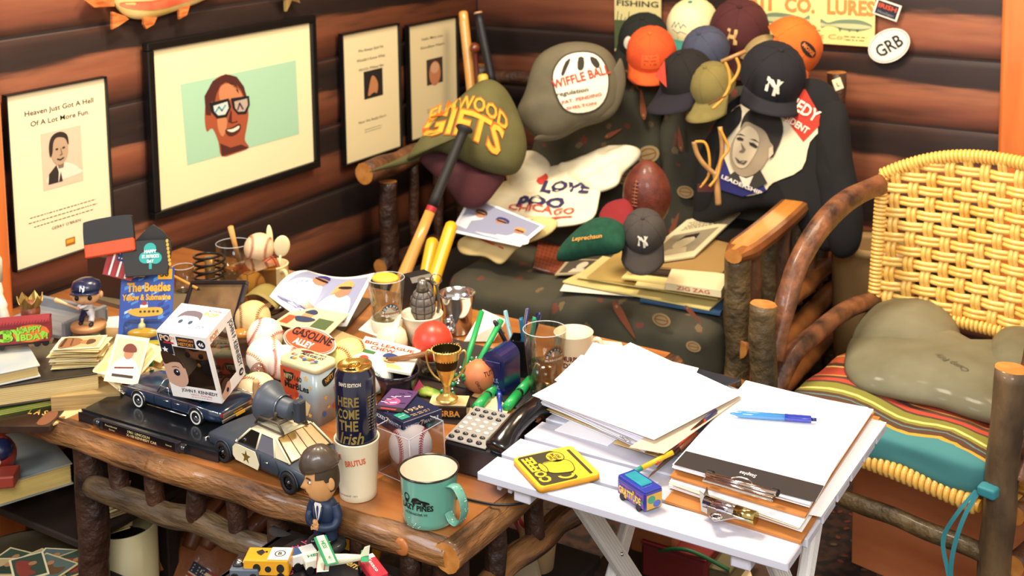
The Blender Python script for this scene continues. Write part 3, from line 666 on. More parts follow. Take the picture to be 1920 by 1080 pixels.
def cushion(name,c,d,T=None,wr=.006,label=None,par=ls,m=TK,cr=.25,seed=0,sk=None):
    """soft box"""
    n=14;g=G();W=n+1
    def pt(p):
        q=Vector(p);
        s_=Vector([math.copysign(abs(t)**1.0,t) for t in q]);k=1
        rr_=Vector((q.x,q.y,q.z));L_=(abs(q.x)**6+abs(q.y)**6+abs(q.z)**6)**(1/6);rr_ /= max(L_,1e-6)
        v=Vector((rr_.x*d[0]/2,rr_.y*d[1]/2,rr_.z*d[2]/2));nn=noise.noise(Vector((v.x*9+seed,v.y*9,v.z*9)))
        v += Vector((rr_.x,rr_.y,rr_.z))*wr*nn
        return v+Vector(c)
    for ax_ in range(3):
        for sg in (-1,1):
            vs=[]
            for j in range(W):
                for i in range(W):
                    u,v=math.tan((i/n*2-1)*.7854),math.tan((j/n*2-1)*.7854);p=[0,0,0];p[ax_]=sg;p[(ax_+1) % 3]=u*sg;p[(ax_+2) % 3]=v;vs.append(pt(p))
            g.add(vs,[(j*W+i,j*W+i+1,(j+1)*W+i+1,(j+1)*W+i) for j in range(n) for i in range(n)],0,True)
    bm=bmesh.new();bv=[bm.verts.new(v) for v in g.v]
    for f in g.f:bm.faces.new([bv[i] for i in f])
    bmesh.ops.remove_doubles(bm,verts=bm.verts,dist=1e-4);g2=G();bm.verts.index_update();g2.add([v.co.copy() for v in bm.verts],[[v.index for v in f.verts] for f in bm.faces],0,True);bm.free()
    return g2.obj(name,m,par,T=T,label=label)
sc1=cushion('seat_cushion',(0,0,0),(.40,.74,.15),TR(*f3((.735,-.70,.39))),.012)
sc2=cushion('seat_cushion',(0,0,0),(.52,.74,.20),TR(*f3((1.115,-.70,.375))),.008,seed=4)
cushion('back_cushion',(0,0,0),(.47,.20,.58),TR(*f3((.665,-.27,.67))) @ RX(-8),.02)
cushion('back_cushion',(0,0,0),(.50,.20,.55),TR(*f3((1.145,-.27,.66))) @ RX(-8),.02,seed=7)
G().rbox((.75-O3.x,-.55-O3.y,.28),(1.24,.78,.03),.004).obj('seat_deck',mat('1c130e',.7),ls)
def motif(par,T,kind,s_):
    g=G();M=XY(0)
    if kind == 'lure':
        g.poly(smooth_closed([(-s_,0),(-s_*.6,s_*.22),(s_*.2,s_*.16),(s_,s_*.03),(s_*.2,-s_*.14),(-s_*.6,-s_*.2)],3),M,0);g.oval(-s_*.7,.02*s_,s_*.08,s_*.08,M,1,.0004,8)
    else:
        g.oval(0,0,s_*.8,s_*.55,M,1);g.ring(0,0,s_*.6,s_*.4,s_*.08,M,0,.0004,16);g.line([(-s_*.5,0),(s_*.5,0)],s_*.08,M,0,.0004)
    g.obj('printed_motif',[mat('7d4328',.9),mat('8f7a50',.9)],par,T=T)
CF=frame((.9,-.41,.7),(1,0,0),z=(0,-1,.14))
for k,(px,py,kd,s_,a) in enumerate(((1185,150,'lure',.04,-50),(1205,195,'lure',.05,100),(1170,330,'reel',.05,0),(1105,400,'lure',.05,-60),(1100,320,'lure',.05,-45),(1150,250,'lure',.035,30),(1285,360,'reel',.035,0),(1275,260,'lure',.04,100),(1215,290,'reel',.05,20),(1285,200,'lure',.03,20),(1265,420,'lure',.04,70))):
    q=pl(px,py,(.9,-.395,.7),(0,-1,.14));motif(ls,TR(*f3(q)) @ (TR(-CF.to_translation().x,-CF.to_translation().y,-CF.to_translation().z) @ CF) @ RZ(a),kd,s_)
for k,(px,py,kd,s_,a) in enumerate(((1170,600,'lure',.055,-55),(1240,600,'reel',.032,0),(1300,590,'lure',.03,-40),(1120,660,'lure',.03,20),(1300,650,'reel',.025,0),(1060,620,'reel',.03,0))):
    q=pl(px,py,(0,-1.074,0),(0,-1,0));motif(ls,TR(*f3(q)) @ RX(90) @ RZ(a),kd,s_)
# ================================================================ RATTAN CHAIR
d_=Vector((.9735,-.2285,0));b_=Vector((.2285,.9735,0));CH=frame((1.622,-1.368,0),d_,b_)
ch=thing('rattan_chair','bark framed armchair with a woven yellow rattan back and striped seat cushion','chair',CH)
I=lambda p:Vector(p)
WB=.535
pole(ch,I,'leg',(0,0,0),(-.005,0,.68),.029,101,[BARKG,CUT],n=34)
pole(ch,I,'leg',(WB-.045,.0,0),(WB-.01,.01,.685),.030,102,[mat('2c2117',.6,c2='6a5236',ns=16,st=(1,1,.4),bump=1,bs=70,coat=.3),CUT],n=34)
for s_,x in ((0,.0),(1,WB)):
    pole(ch,I,'leg',(x,.50,0),(x,.50,.56),.026,103+s_,BD)
    hoop=smooth_open([(x,.03,.55),(x+.002,.075,.65),(x,.13,.735),(x,.22,.80),(x,.34,.838),(x+.01*(1-2*s_),.47,.85)],7)
    G().tube(hoop,[.024*(1+.08*noise.noise(Vector((i*.3,1,s_)))) for i in range(len(hoop))],18,rough=.18,capmi=1).obj('arm_hoop',[mat('2c1810',.5,c2='84502f',ns=20,bump=1,bs=70,coat=.2,contrast=.18),CUT],ch)
    low=smooth_open([(x,.03,.46),(x+.004,.10,.535),(x+.004,.22,.562),(x,.36,.572),(x,.49,.555)],7)
    G().tube(low,.021,18,rough=.16,capmi=1).obj('arm_brace',[mat('2c1810',.5,c2='84502f',ns=20,bump=1,bs=70,coat=.2,contrast=.18),CUT],ch)
    pole(ch,I,'side_rail',(x,.02,.30),(x,.5,.30),.02,110+s_,BG);pole(ch,I,'side_rail',(x,.02,.40),(x,.5,.40),.018,112+s_,BG)
pole(ch,I,'front_rail',(.02,0,.315),(WB-.05,0,.315),.018,114,[BARKG,mat('d0a060',.5)])
YEL=mat('e2a840',.32,c2='f6d078',ns=14,coat=.5,contrast=.3);YELD=mat('c98a2c',.4,c2='e6b04a',ns=20,coat=.4)
def bk(x,z,h=0):
    t=(x-WB/2)/(WB/2);y=.47+.05*(1-t*t)+(z-.54)*.10;return Vector((x,y-h,z))
def ztop(x):t=(x-WB/2)/(WB/2);return .865+.07*(1-abs(t)**2.4)
def zbot(x):return .545-.012*0
NX,NZ=13,12
vx=[.03+(WB-.06)*i/(NX-1) for i in range(NX)];dz=.0295
hz=[.572+dz*k for k in range(NZ)]
def strand(pts,name='cane_strand'):G().tube(pts,.0064,6).obj(name,YEL,ch)
for i,x in enumerate(vx):
    for q in (-.0055,.0055):
        zt_=ztop(x);n=int((zt_-zbot(x))/dz*4);pts=[]
        for k in range(n+1):
            z=zbot(x)+(zt_-zbot(x))*k/n;ph=math.cos(PI*((z-hz[0])/dz+i));pts.append(bk(x+q,z,.006*ph))
        strand(pts)
for k,z in enumerate(hz):
    for q in (-.0055,.0055):
        xs_=[j/52*WB for j in range(53) if z+q<ztop(j/52*WB)-.004]
        if len(xs_)<8:continue
        strand([bk(x,z+q,-.006*math.cos(PI*((x-vx[0])/(vx[1]-vx[0])+k))) for x in xs_])
rim=[(0,.545+.32*i/14) for i in range(14)]+[(WB*i/40,ztop(WB*i/40)) for i in range(41)]+[(WB,.865-.32*i/14) for i in range(1,15)]
rp=[bk(*q) for q in rim];G().tube(rp,.011,8).obj('back_rim',YELD,ch)
bot=[bk(WB*i/40,.545) for i in range(41)];G().tube(bot,.010,8).obj('back_rim',YELD,ch)
wrap=G();wrap.lathe([(.011,-.0042),(.0155,-.003),(.0165,0),(.0155,.003),(.011,.0042)],10,cap=False)
wm=None
def wraps(path,step,par,T0=None,sc=1,name='cane_wrap'):
    global wm
    acc=0
    for a,b in zip(path,path[1:]):
        L_=(b-a).length;acc += L_
        while acc >= step:
            acc -= step;p=b-(b-a).normalized()*acc;T=frame(p,(b-a).normalized().orthogonal(),z=(b-a)) @ Matrix.Scale(sc,4)
            if wm is None:o=wrap.obj(name,YEL,par,T=T);wm=o.data
            else:o=bpy.data.objects.new(name,wm);COL.objects.link(o);o.parent=par;o.matrix_basis=T
wraps(rp,.0095,ch);wraps(bot,.0105,ch)
fr=[Vector((.03+.0115*i,-.002,.405+.012*math.sin(i*.08))) for i in range(40)]
G().tube(fr,.013,8).obj('seat_rim',YELD,ch);wraps(fr,.0125,ch,sc=1.25)
g=G()
for j in range(10):g.rbox((WB/2,.03+.048*j,.402),(WB-.03,.034,.006),.002)
g.obj('cane_seat',YELD,ch)
SB=[(0,'3d7a7c'),(.045,'3d7a7c'),(.05,'c9922a'),(.065,'4f3222'),(.09,'4f7a78'),(.10,'4f3222'),(.12,'7c7a2c'),(.14,'ddc873'),(.155,'7c7a2c'),(.20,'4f3222'),(.215,'b0402a'),(.25,'4f3222'),(.27,'d98a3a'),(.285,'b0402a'),(.36,'e0c070'),(.375,'4f3222'),(.40,'c85a30'),(.46,'dcc070'),(.475,'c85a30'),(.53,'e0a040'),(.54,'4f3222'),(.59,'4c7a78'),(.64,'8f8a34'),(.70,'ddc873'),(.715,'8f8a34'),(.76,'3d7a9a'),(.79,'5a3828'),(.82,'c04a30'),(.9,'b8472e')]
cb=thing('striped_cushion','thick red, teal and olive striped seat cushion tied to the rattan chair','cushion',CH @ TR(WB/2,.235,.455))
cushion('pad',(0,0,0),(.50,.50,.085),None,.014,par=cb,m=stripes(SB,1,1.75,.85,.03,.412))
rb=mat('2f7f8a',.6)
def ribbon(pts,w_=.008):
    pts=smooth_open(pts,6);return G().sheet(1,len(pts)-1,lambda u,v:pts[round(v*(len(pts)-1))]+Vector((w_*(u-.5),.3*w_*(u-.5),0)))
ribbon([(.215,-.265,-.005),(.19,-.285,-.05),(.165,-.29,-.11),(.175,-.29,-.17),(.19,-.29,-.225)]).obj('tie_ribbon',rb,cb)
ribbon([(.22,-.268,-.005),(.20,-.285,-.06),(.185,-.292,-.13),(.183,-.29,-.19),(.205,-.29,-.23)]).obj('tie_ribbon',rb,cb)
cushion('bow_knot',(0,0,0),(.035,.03,.02),TR(.235,-.262,.0),.004,par=cb,m=rb)
PZ=.505;T=frame((0,0,PZ),(1,0,0),(0,1,0));SG=mat('5f5b44',.7,c2='7a765e',ns=7,coat=.1,contrast=.2)
npil=thing('neck_pillow','faded sage green neck pillow lying across the striped cushion','pillow',TR(*P(1740,690,PZ)))
Ti=TR(*(-P(1740,690,PZ)))
pp=[P(*q,PZ) for q in ((1583,690),(1598,638),(1650,606),(1715,612),(1790,640),(1850,668),(1930,668),(1965,720),(1950,790),(1900,800),(1830,785),(1760,762),(1690,748),(1610,728))]
pf=Puff(T,pp,.065,wr=.003,ws=14,pw=.45);pf.geo(12).obj('body',SG,npil,T=Ti @ T)
for q in (((1600,660),(1610,618),(1650,596),(1720,592),(1775,602),(1800,632),(1798,665),(1770,690),(1690,700)),((1850,720),(1848,680),(1870,655),(1915,650),(1960,670),(1970,740),(1900,760))):
    p2=Puff(T,[P(*t,PZ) for t in q],.085,wr=.002,pw=.45);p2.geo(12).obj('lobe',SG,npil,T=Ti @ T)
e1,e2=P(1745,655,PZ+.07),P(1825,690,PZ+.07);an=math.atan2((e2-e1).y,(e2-e1).x)
g=G();g.text('Camp Pilly',pf.map(((e1.x+e2.x)/2,(e1.y+e2.y)/2),an+PI),0,-.008,.013,0,.0,w=.085,slant=.3,h=.001);g.obj('embroidery',mat('4a4636',.7),npil,T=Ti @ T)
b0=PY(1600,560,-.35)
r=thing('waste_bin','tan plastic bin standing between the loveseat and the rattan chair','bin',Vector((b0.x+.05,-.33,0)))
G().lathe([(.085,0),(.10,.50),(.104,.515),(.10,.52),(.094,.50),(.08,.02),(0,.02)],28,sq=(1.2,1)).obj('tub',mat('a88a5a',.5),r);G().lathe([(.102,.50),(.109,.505),(.109,.522),(.1,.526)],28,sq=(1.2,1),cap=False).obj('rim',mat('b59a68',.45),r)
TC=mat('b8653c',.45,c2='d88858',ns=2.2,st=(1,1,7),coat=.3,contrast=.25)
a=CH @ Vector((0,0,0))
r=thing('wooden_box','terracotta stained wooden box under the rattan chair','box',CH @ TR(.31,.42,0))
for y,w_ in ((-.14,.50),(.12,.50)):G().rbox((0,y,.165),(w_,.014,.33),.003).obj('side_panel',TC,r)
for x in (-.243,.243):G().rbox((x,-.01,.165),(.014,.246,.33),.003).obj('end_panel',TC,r)
G().rbox((0,-.01,.007),(.47,.246,.014),.002).obj('bottom_panel',TC,r)
pole(r,I,'handle',(-.10,-.155,.26),(.10,-.155,.26),.008,5,[TC,CUT])
# ================================================================ ON THE LOVESEAT
class Soft:
    """soft thing whose outline and prints are given in the photograph's pixels on one plane of the room"""
    def __init__(s,name,label,cat,o,n,pts,T,m,part='body',group=None,xh=(1,0,0),c=None,**k):
        s.pn=(o,n);s.M=frame(o,xh,z=n);s.r=thing(name,label,cat,s.M,group)
        s.Mi=s.M.inverted();s.pf=Puff(Matrix.Identity(4),[tuple(s.q(*p)) for p in pts],T,c=tuple(s.q(*c)) if c else None,**k)
        s.pf.M=Matrix.Identity(4);s.pf.geo(10).obj(part,m,s.r);s.g=G();s.ms=[]
    def q(s,x,y):return (s.Mi @ pl(x,y,*s.pn)).xy
    def mi(s,c):
        if c not in s.ms:s.ms.append(c)
        return s.ms.index(c)
    def poly(s,pts,c,h=.0015,sm=0,rings=4):s.pf.decal(s.g,[tuple(s.q(*p)) for p in pts],s.mi(c),h,rings,sm);return s
    def text(s,t,a,b,size,c,**k):s.pf.ptext(s.g,t,s.q(*a),s.q(*b),size,s.mi(c),**k);return s
    def done(s,name='print',rough=.85):
        if s.g.v:s.g.obj(name,[mat(c,rough) for c in s.ms],s.r)
        return s.r
    def extra(s,name,pts,T,m,h=0,**k):
        p=Puff(Matrix.Identity(4),[tuple(s.q(*t)) for t in pts],T,**k);return p.geo(9).obj(name,m,s.r,T=TR(0,0,h))
NV=Vector((.524,-.852,0));RV=Vector((.852,.524,0))
def cloth(c,c2=None,r=.9):return mat(c,r,c2=c2,ns=18,contrast=.25) if c2 else mat(c,r)
N1=(.1,-.95,.30)
s=Soft('president_shirt','black T-shirt with a red, white and blue president portrait print hung over the loveseat back','shirt',(1.25,-.46,.75),N1,
         [(1300,420),(1310,330),(1330,250),(1370,190),(1440,160),(1540,150),(1585,200),(1598,290),(1612,380),(1600,450),(1540,470),(1480,400),(1420,390),(1380,400)],.04,mat('0d0c0e',.9),wr=.005,ws=12,c=(1440,290),pw=.3)
s.poly([(1372,215),(1400,195),(1450,185),(1520,200),(1560,235),(1530,270),(1515,320),(1460,345),(1440,362),(1395,368),(1345,340),(1345,290),(1355,240)],'cfc3a4',.004,3,8)
s.poly([(1428,185),(1480,172),(1520,172),(1555,232),(1518,270),(1490,235),(1440,205)],'b3301f',.0065,rings=8)
s.poly([(1343,262),(1352,268),(1362,320),(1400,350),(1440,345),(1447,360),(1400,370),(1350,355),(1342,320)],'1c1c5a',.0065,rings=8)
s.text('KENNEDY',(1446,176),(1540,234),.034,'e6dcc4',h=.0085);s.text('FOR PRESIDENT',(1436,200),(1524,256),.019,'e6dcc4',h=.0085)
s.poly([(1398,250),(1404,222),(1422,206),(1450,206),(1474,224),(1480,252),(1468,284),(1455,300),(1420,280)],'241f1b',.0085,3,6)
s.poly([(1396,248),(1408,232),(1426,238),(1446,250),(1456,270),(1462,280),(1452,300),(1440,318),(1424,330),(1404,334),(1386,322),(1377,300),(1381,272)],'8c7d66',.0105,3,6)
s.poly([(1399,250),(1414,240),(1430,250),(1436,270),(1426,296),(1410,316),(1394,316),(1383,298),(1387,268)],'b5a68a',.0125,3,6)
for q,c in ((((1391,262),(1398,260),(1406,264),(1404,268),(1394,266)),'241f1b'),(((1416,270),(1426,272),(1434,279),(1430,282),(1418,276)),'241f1b'),(((1390,256),(1400,254),(1409,259),(1400,257)),'3a322a'),(((1417,264),(1428,265),(1437,272),(1427,268)),'3a322a'),(((1400,270),(1404,284),(1396,288),(1405,290),(1410,284)),'6a5c48'),(((1388,297),(1400,304),(1414,305),(1406,312),(1394,308)),'4a3e32'),(((1391,300),(1401,305),(1410,306),(1401,308)),'e0d8c4'),(((1455,282),(1462,278),(1463,292),(1454,302)),'b5a68a')):s.poly(q,c,.0145,rings=2)
s.poly([(1386,324),(1410,335),(1436,320),(1450,346),(1420,360),(1395,354),(1372,334)],'2c2926',.0085,rings=6);s.poly([(1396,332),(1410,337),(1424,332),(1414,352),(1404,350)],'c9c0ac',.0105)
s.text('LEADERSHIP',(1362,336),(1438,368),.011,'d8d0c8',h=.0125)
s.done()
s.extra('sleeve',[(1540,190),(1590,200),(1605,300),(1625,400),(1615,470),(1570,480),(1545,400),(1530,290)],.05,mat('0d0c0e',.9),wr=.006,h=.004)
s.extra('sleeve',[(1330,250),(1400,180),(1420,200),(1370,260),(1350,330),(1335,400),(1300,400),(1305,310)],.05,mat('0d0c0e',.9),wr=.006,h=.004)
N2=(.25,-.55,.8)
s=Soft('city_shirt','white T-shirt with purple and red lettering spread over the loveseat seat','shirt',(.62,-.72,.54),N2,
         [(885,345),(925,330),(975,322),(1040,312),(1085,320),(1130,360),(1132,400),(1118,435),(1060,440),(985,425),(930,390),(903,362)],.012,mat('e6dcbc',.9),wr=.014,ws=16,c=(1015,375),pw=.28)
s.extra('neckband',[(948,340),(950,300),(975,275),(1005,280),(1030,305),(1028,330),(985,340)],.035,mat('e2d6b4',.9),wr=.012)
s.extra('sleeve',[(1040,320),(1100,305),(1150,292),(1205,305),(1210,325),(1180,350),(1165,375),(1120,380),(1080,350)],.03,mat('e6dcbc',.9),wr=.020,ws=20,pw=.4)
s.poly([(1008,337),(1016,326),(1028,332),(1030,345),(1018,352),(1009,346)],'c8402c',.002,3)
s.text('LOVE',(1016,366),(1112,384),.040,'322a52',slant=.1,bold=.07);s.text('POO',(968,388),(1062,404),.034,'322a52',slant=.1,bold=.07)
s.text('CHICAGO',(952,392),(1085,425),.024,'c8472e',h=.003);s.poly([(950,408),(1082,428),(1082,431),(950,411)],'c8472e',.003,rings=1)
s.done('lettering')
s=Soft('tan_shirt','crumpled tan shirt with red letters hanging over the loveseat seat edge','shirt',(.55,-.98,.492),(.25,-.7,.7),
         [(858,455),(885,440),(960,425),(1030,425),(1062,440),(1045,462),(985,480),(950,508),(915,490),(868,478)],.014,mat('cdb277',.9),wr=.009,ws=26,pw=.3)
s.text('K',(995,443),(1012,450),.026,'b8402a');s.text('OR',(955,466),(995,476),.024,'b8402a');s.poly([(905,452),(958,482),(957,485),(903,456)],'b8402a',rings=1);s.done('lettering')
c=PD(1213,366,3.32);fr_=frame(c,RV,z=(.06,-.05,1))
r=thing('football','brown leather football standing upright between the shirts on the loveseat','ball',fr_)
G().ell((0,0,0),(.066,.066,.10),28,fn=lambda p:Vector((p.x*(1-.28*abs(p.z)**3),p.y*(1-.28*abs(p.z)**3),p.z))).obj('leather',mat('4a1d12',.5,c2='6a2c1a',ns=60,bump=.4,bs=300,coat=.15),r)
def fb(u,v,h=0):return Vector((math.sin(u)*math.sqrt(1-v*v)*.0665,-math.cos(u)*math.sqrt(1-v*v)*.0665,v*.10))*(1.005+h)
g=G()
for k in range(8):v=-.1+.09*k;g.tube([fb(-.75,v),fb(-.63,v+.005,.015),fb(-.5,v)],.0018,5)
g.tube([fb(-.63,-.12+.1*k,.01) for k in range(8)],.0016,5);g.obj('laces',mat('8a5038',.6),r)
# ---------------- caps
def crown_pt(a,e,sx=.085,sy=.094,h=.118):return Vector((sx*math.sin(a)*math.cos(e)**.8,sy*math.cos(a)*math.cos(e)**.8,h*math.sin(e)**.95 if e>0 else 0))
def cap(name,label,o,front,up,crown,brim,under=None,sc=1.0,logo=None,group='caps piled on the loveseat back',front_c=None,curve=.028,h=.096,seams=True,blen=.092,droop=.012):
    front=Vector(front);up=Vector(up);up=(up-front.normalized()*up.dot(front.normalized())).normalized()
    T=frame(o,front.cross(up),front) @ Matrix.Scale(sc,4)
    r=thing('baseball_cap',label,'cap',T,group)
    g=G();na,ne=32,9;vs=[];fs=[]
    for j in range(ne):
        for i in range(na):vs.append(crown_pt(2*PI*i/na,(PI/2)*j/ne,h=h)*(1+.02*noise.noise(Vector((i,j*.7,sc*9)))))
    vs.append(Vector((0,0,h)))
    mi=[]
    for j in range(ne-1):
        for i in range(na):l=(i+1) % na;fs.append((j*na+i,j*na+l,(j+1)*na+l,(j+1)*na+i))
    for i in range(na):fs.append(((ne-1)*na+i,(ne-1)*na+(i+1) % na,ne*na))
    g.add(vs,fs,0,True)
    if front_c:
        for k,f in enumerate(g.f):
            c=sum((Vector(g.v[i]) for i in f),Vector())/len(f)
            if c.y>.022:g.m[k]=1
    g.obj('crown',[cloth(*crown) if isinstance(crown,tuple) else cloth(crown),cloth(front_c or '777777')],r)
    nb=16;g=G();rows=[]
    for v in range(6):
        t=v/5;row=[]
        for i in range(nb+1):
            a=-1.12+2.24*i/nb;p0=crown_pt(a,0);ext=blen*math.cos(a*.95)**.55
            x=p0.x*(1+.06*t);y=p0.y+ext*t;z=-curve*((x/.085)**2)*t**.7-droop*t;row.append(Vector((x,y-.002,z+.002)))
        rows.append(row)
    g.sheet(nb,5,lambda u,v:rows[round(v*5)][round(u*nb)],thick=.0035);g.obj('brim',cloth(*brim) if isinstance(brim,tuple) else cloth(brim),r)
    G().ell((0,0,h+.001),(.008,.008,.004),10).obj('top_button',cloth(brim if not isinstance(brim,tuple) else brim[0]),r)
    if seams:
        g=G()
        for k in range(3):
            g.tube([crown_pt(PI*k/3 if k else 0,.02+(PI-.04)*i/16 if i <= 8 else 0,h=h) if i <= 8 else crown_pt(PI*k/3+PI,PI/2*(16-i)/8,h=h) for i in range(17)],.0009,4)
        g.obj('seam',cloth(crown[0] if isinstance(crown,tuple) else crown),r)['kind']='stuff'
    if logo:
        M=lambda u,v,hh=0:crown_pt(-u/.088,min(v/.105,1.5),h=h)*(1.012+hh*10)
        g=G();ms=logo(g,M);g.obj('logo',[mat(c,.7) for c in ms],r)
    return r
def ny(g,M,x=0,y=.045,s_=.036,c='e9e2cc'):
    s_ *= 1.15;g.text('N',M,x-.003,y,s_,0,.035,w=s_*.95,slant=-.12);g.text('Y',M,x+.003,y-.008,s_*1.1,0,.03,w=s_*1.0,h=.0003);return [c]
def fd(ang,dn=.25):dn += .30;a=math.radians(ang);return NV*math.cos(a)+RV*math.sin(a)-Vector((0,0,dn))
def upv(roll,back=.15):r_=math.radians(roll);return Vector((0,0,1))*math.cos(r_)+RV*math.sin(r_)-NV*(-back)
def blk(g,M):
    g.oval(-.03,.055,.019,.026,M,0,0,16,0,2);return ['cfc9ba']
def cap_at(px,py,d,*a,**k):return PD(px,py,d)
cap('black_cap','black cap with a pale round patch at the left end of the cap pile',PD(1207,78,3.98),fd(-28),upv(4),'10140f','12150f',sc=.97,logo=blk)
def orl(g,M):
    g.rect(-.035,.02,.035,.075,M,0,0,6,4);g.lines(M,0,.066,.055,3,.014,.005,1,.0003);return ['dd5a22','a8321c']
cap('orange_cap','bright orange hunting cap with a red print, lower left of the cap pile',PD(1222,103,3.84),fd(-8,.35),upv(-3,.05),('e0541c','c8401c'),('e0601f','a8381c'),sc=.93,logo=orl,blen=.05)
def crl(g,M):
    g.line([(-.03,.045),(-.02,.07),(-.012,.05),(0,.072),(.01,.05),(.02,.066),(.032,.055)],.0035,M,0);g.line([(-.025,.038),(0,.03),(.01,.038),(.03,.03)],.0025,M,0);return ['5a7a80']
cap('cream_cap','cream cap with teal brim and a scribbled signature, topmost at the left',PD(1300,52,3.97),fd(-42,.1),upv(8,0),'d9cb98','2f7a70',sc=.98,logo=crl,front_c='e2d6a4')
def hlg(g,M):
    g.text('H',M,-.012,.040,.045,0,.08,w=.038);g.oval(.062,.022,.004,.004,M,0,0,8);return ['c9a468','3a1a1c']
cap('maroon_cap','maroon cap with a tan capital H, topmost in the middle of the cap pile',PD(1386,62,3.86),fd(-20,.35),upv(4,.05),('3d1719','4a1c1e'),'371416',sc=1.12,logo=hlg)
def bll(g,M):
    g.poly([(-.01,.05),(.006,.07),(.016,.055),(.004,.045)],M,0);g.text('X',M,.024,.048,.018,1,.03,w=.02);return ['c03044','c8c4c0']
cap('slate_cap','slate blue cap with a small red and white emblem, below the cream cap',PD(1325,100,3.74),fd(-38,.45),upv(-4,.1),('35384a','41465a'),'34394c',sc=.86,logo=bll,curve=.02)
cap('dark_cap','plain black cap under the slate blue one, seen from its side',PD(1290,150,3.66),fd(-50,.15),upv(-12),'15110f','1a1520',sc=.95)
cap('olive_cap','olive green cap with a long curved brim, lowest in the middle of the pile',PD(1338,165,3.60),fd(-35,.3),upv(-14),('6a5f30','7a6e3c'),('6a5f30','7f7340'),sc=.8,curve=.03)
cap('tan_cap','tan cap tipped up behind the navy NY cap',PD(1442,128,3.74),fd(20,-.2),upv(25,.2),('9a865a','8a7448'),('7a6a3e','8f8050'),sc=1.05)
cap('navy_cap','navy cap with white interlocking N and Y, lying over the black shirt',PD(1447,148,3.56),fd(-4,.30),upv(8,.05),'14131a',('17161d','201f28'),sc=1.13,logo=lambda g,M:ny(g,M,-.016,.032),blen=.04)
def mox(g,M):
    g.oval(.0,.052,.036,.019,M,0,0,20,0,3);g.text('MOXIE',M,.0,.045,.013,1,.04,w=.054,h=.0006);return ['1c1210','d8742a']
cap('moxie_cap','orange cap with a black oval patch, tilted at the right end of the pile',PD(1478,92,3.70),fd(2,-.05),upv(46,.0),('d96a22','c85a1a'),('d46420','c25418'),sc=1.05,logo=mox)
cap('grey_ny_cap','small dark grey cap with white N and Y sitting on the loveseat seat',PD(1208,438,3.12),fd(-12,.45),upv(0,0),('38332f','443e38'),'342e2a',sc=.66,logo=lambda g,M:ny(g,M,.008,.045,.04),group=None)
s=Soft('baseball_cap','large olive cap with arched orange letters resting on the left arm','cap',tuple(PD(880,250,3.62)),(.55,-.75,.38),
         [(762,300),(800,245),(850,195),(905,152),(945,165),(975,220),(988,275),(975,318),(950,330),(905,322),(860,300),(815,285)],.085,mat('4e4a24',.85,c2='5c5730',ns=14),part='crown',c=(890,255),xh=tuple(RV),pw=.4)
s.extra('brim',[(782,292),(818,282),(860,298),(905,320),(945,330),(935,352),(905,385),(870,388),(835,350)],.035,mat('3a1518',.85,c2='4a1c20',ns=14),pw=.5,h=-.01)
s.extra('brim_edge',[(690,320),(740,298),(790,275),(800,285),(780,300),(735,312)],.012,mat('4e4a24',.85),h=-.005)
q=s.q;A,B=q(828,228),q(948,238)
def arch(txt,c0,c1,bend,size,col,wd=.0,h=.002,bold=.05,slant=0):
    a,b=Vector(s.q(*c0)),Vector(s.q(*c1));m=(a+b)/2;L_=(b-a).length;rot=math.atan2((b-a).y,(b-a).x)
    base=s.pf.map(tuple(m),rot)
    M=lambda u,v,hh=0:base(u,v+bend*(1-(2*u/L_)**2),hh)
    s.g.text(txt,M,0,0,size,s.mi(col),bold,w=L_*.98,h=h,slant=slant)
arch('ELMWOOD',(800,232),(952,258),.050,.044,'b85a18',h=.002,bold=.06);arch('ELMWOOD',(801,232),(951,258),.0505,.042,'d99a2c',h=.0032,bold=.02)
arch('GIFTS',(783,264),(938,304),.036,.080,'b85a18',h=.002,bold=.07);arch('GIFTS',(785,264),(937,304),.0365,.077,'e0a030',h=.0032,bold=.03)
s.done('lettering')
s=Soft('baseball_cap','large grey cap with a white oval ball patch hung on the loveseat back','cap',tuple(PD(1075,170,3.75)),(.50,-.82,.2),
         [(970,215),(985,170),(1005,110),(1050,82),(1105,80),(1145,100),(1165,150),(1160,195),(1135,225),(1090,240),(1045,262),(1005,258)],.09,mat('57503c',.85,c2='645c46',ns=12),part='crown',xh=tuple(RV),pw=.4,wr=.004)
s.extra('brim',[(1000,262),(1040,262),(1090,238),(1140,222),(1162,195),(1172,150),(1160,110),(1140,190),(1100,215),(1030,240)],.03,mat('5a523e',.85),h=.03,c=None)
s.poly([(1036,170),(1034,135),(1052,108),(1080,98),(1112,100),(1132,118),(1140,150),(1135,185),(1115,208),(1080,215),(1052,205)],'3a342a',.0015,3);s.poly([(1039,168),(1037,137),(1054,111),(1080,101),(1110,103),(1129,120),(1137,150),(1132,183),(1113,205),(1080,212),(1055,202)],'e6dcc0',.003,3)
for q in (((1050,140),(1058,118),(1068,112),(1060,132),(1054,144)),((1080,130),(1082,110),(1092,110),(1092,128),(1086,134)),((1106,120),(1104,108),(1116,112),(1122,124),(1116,130))):s.poly(q,'2e2a22',.0045,2)
s.text('WIFFLE BALL',(1036,168),(1142,138),.026,'b8321f',h=.0045);s.text('regulation',(1042,182),(1100,172),.013,'4a4234',h=.0045,slant=.2);s.text('PAT. PENDING',(1052,196),(1125,180),.010,'b8321f',h=.0045);s.text('SHELTON',(1060,206),(1115,196),.008,'b8321f',h=.0045)
s.done('patch')
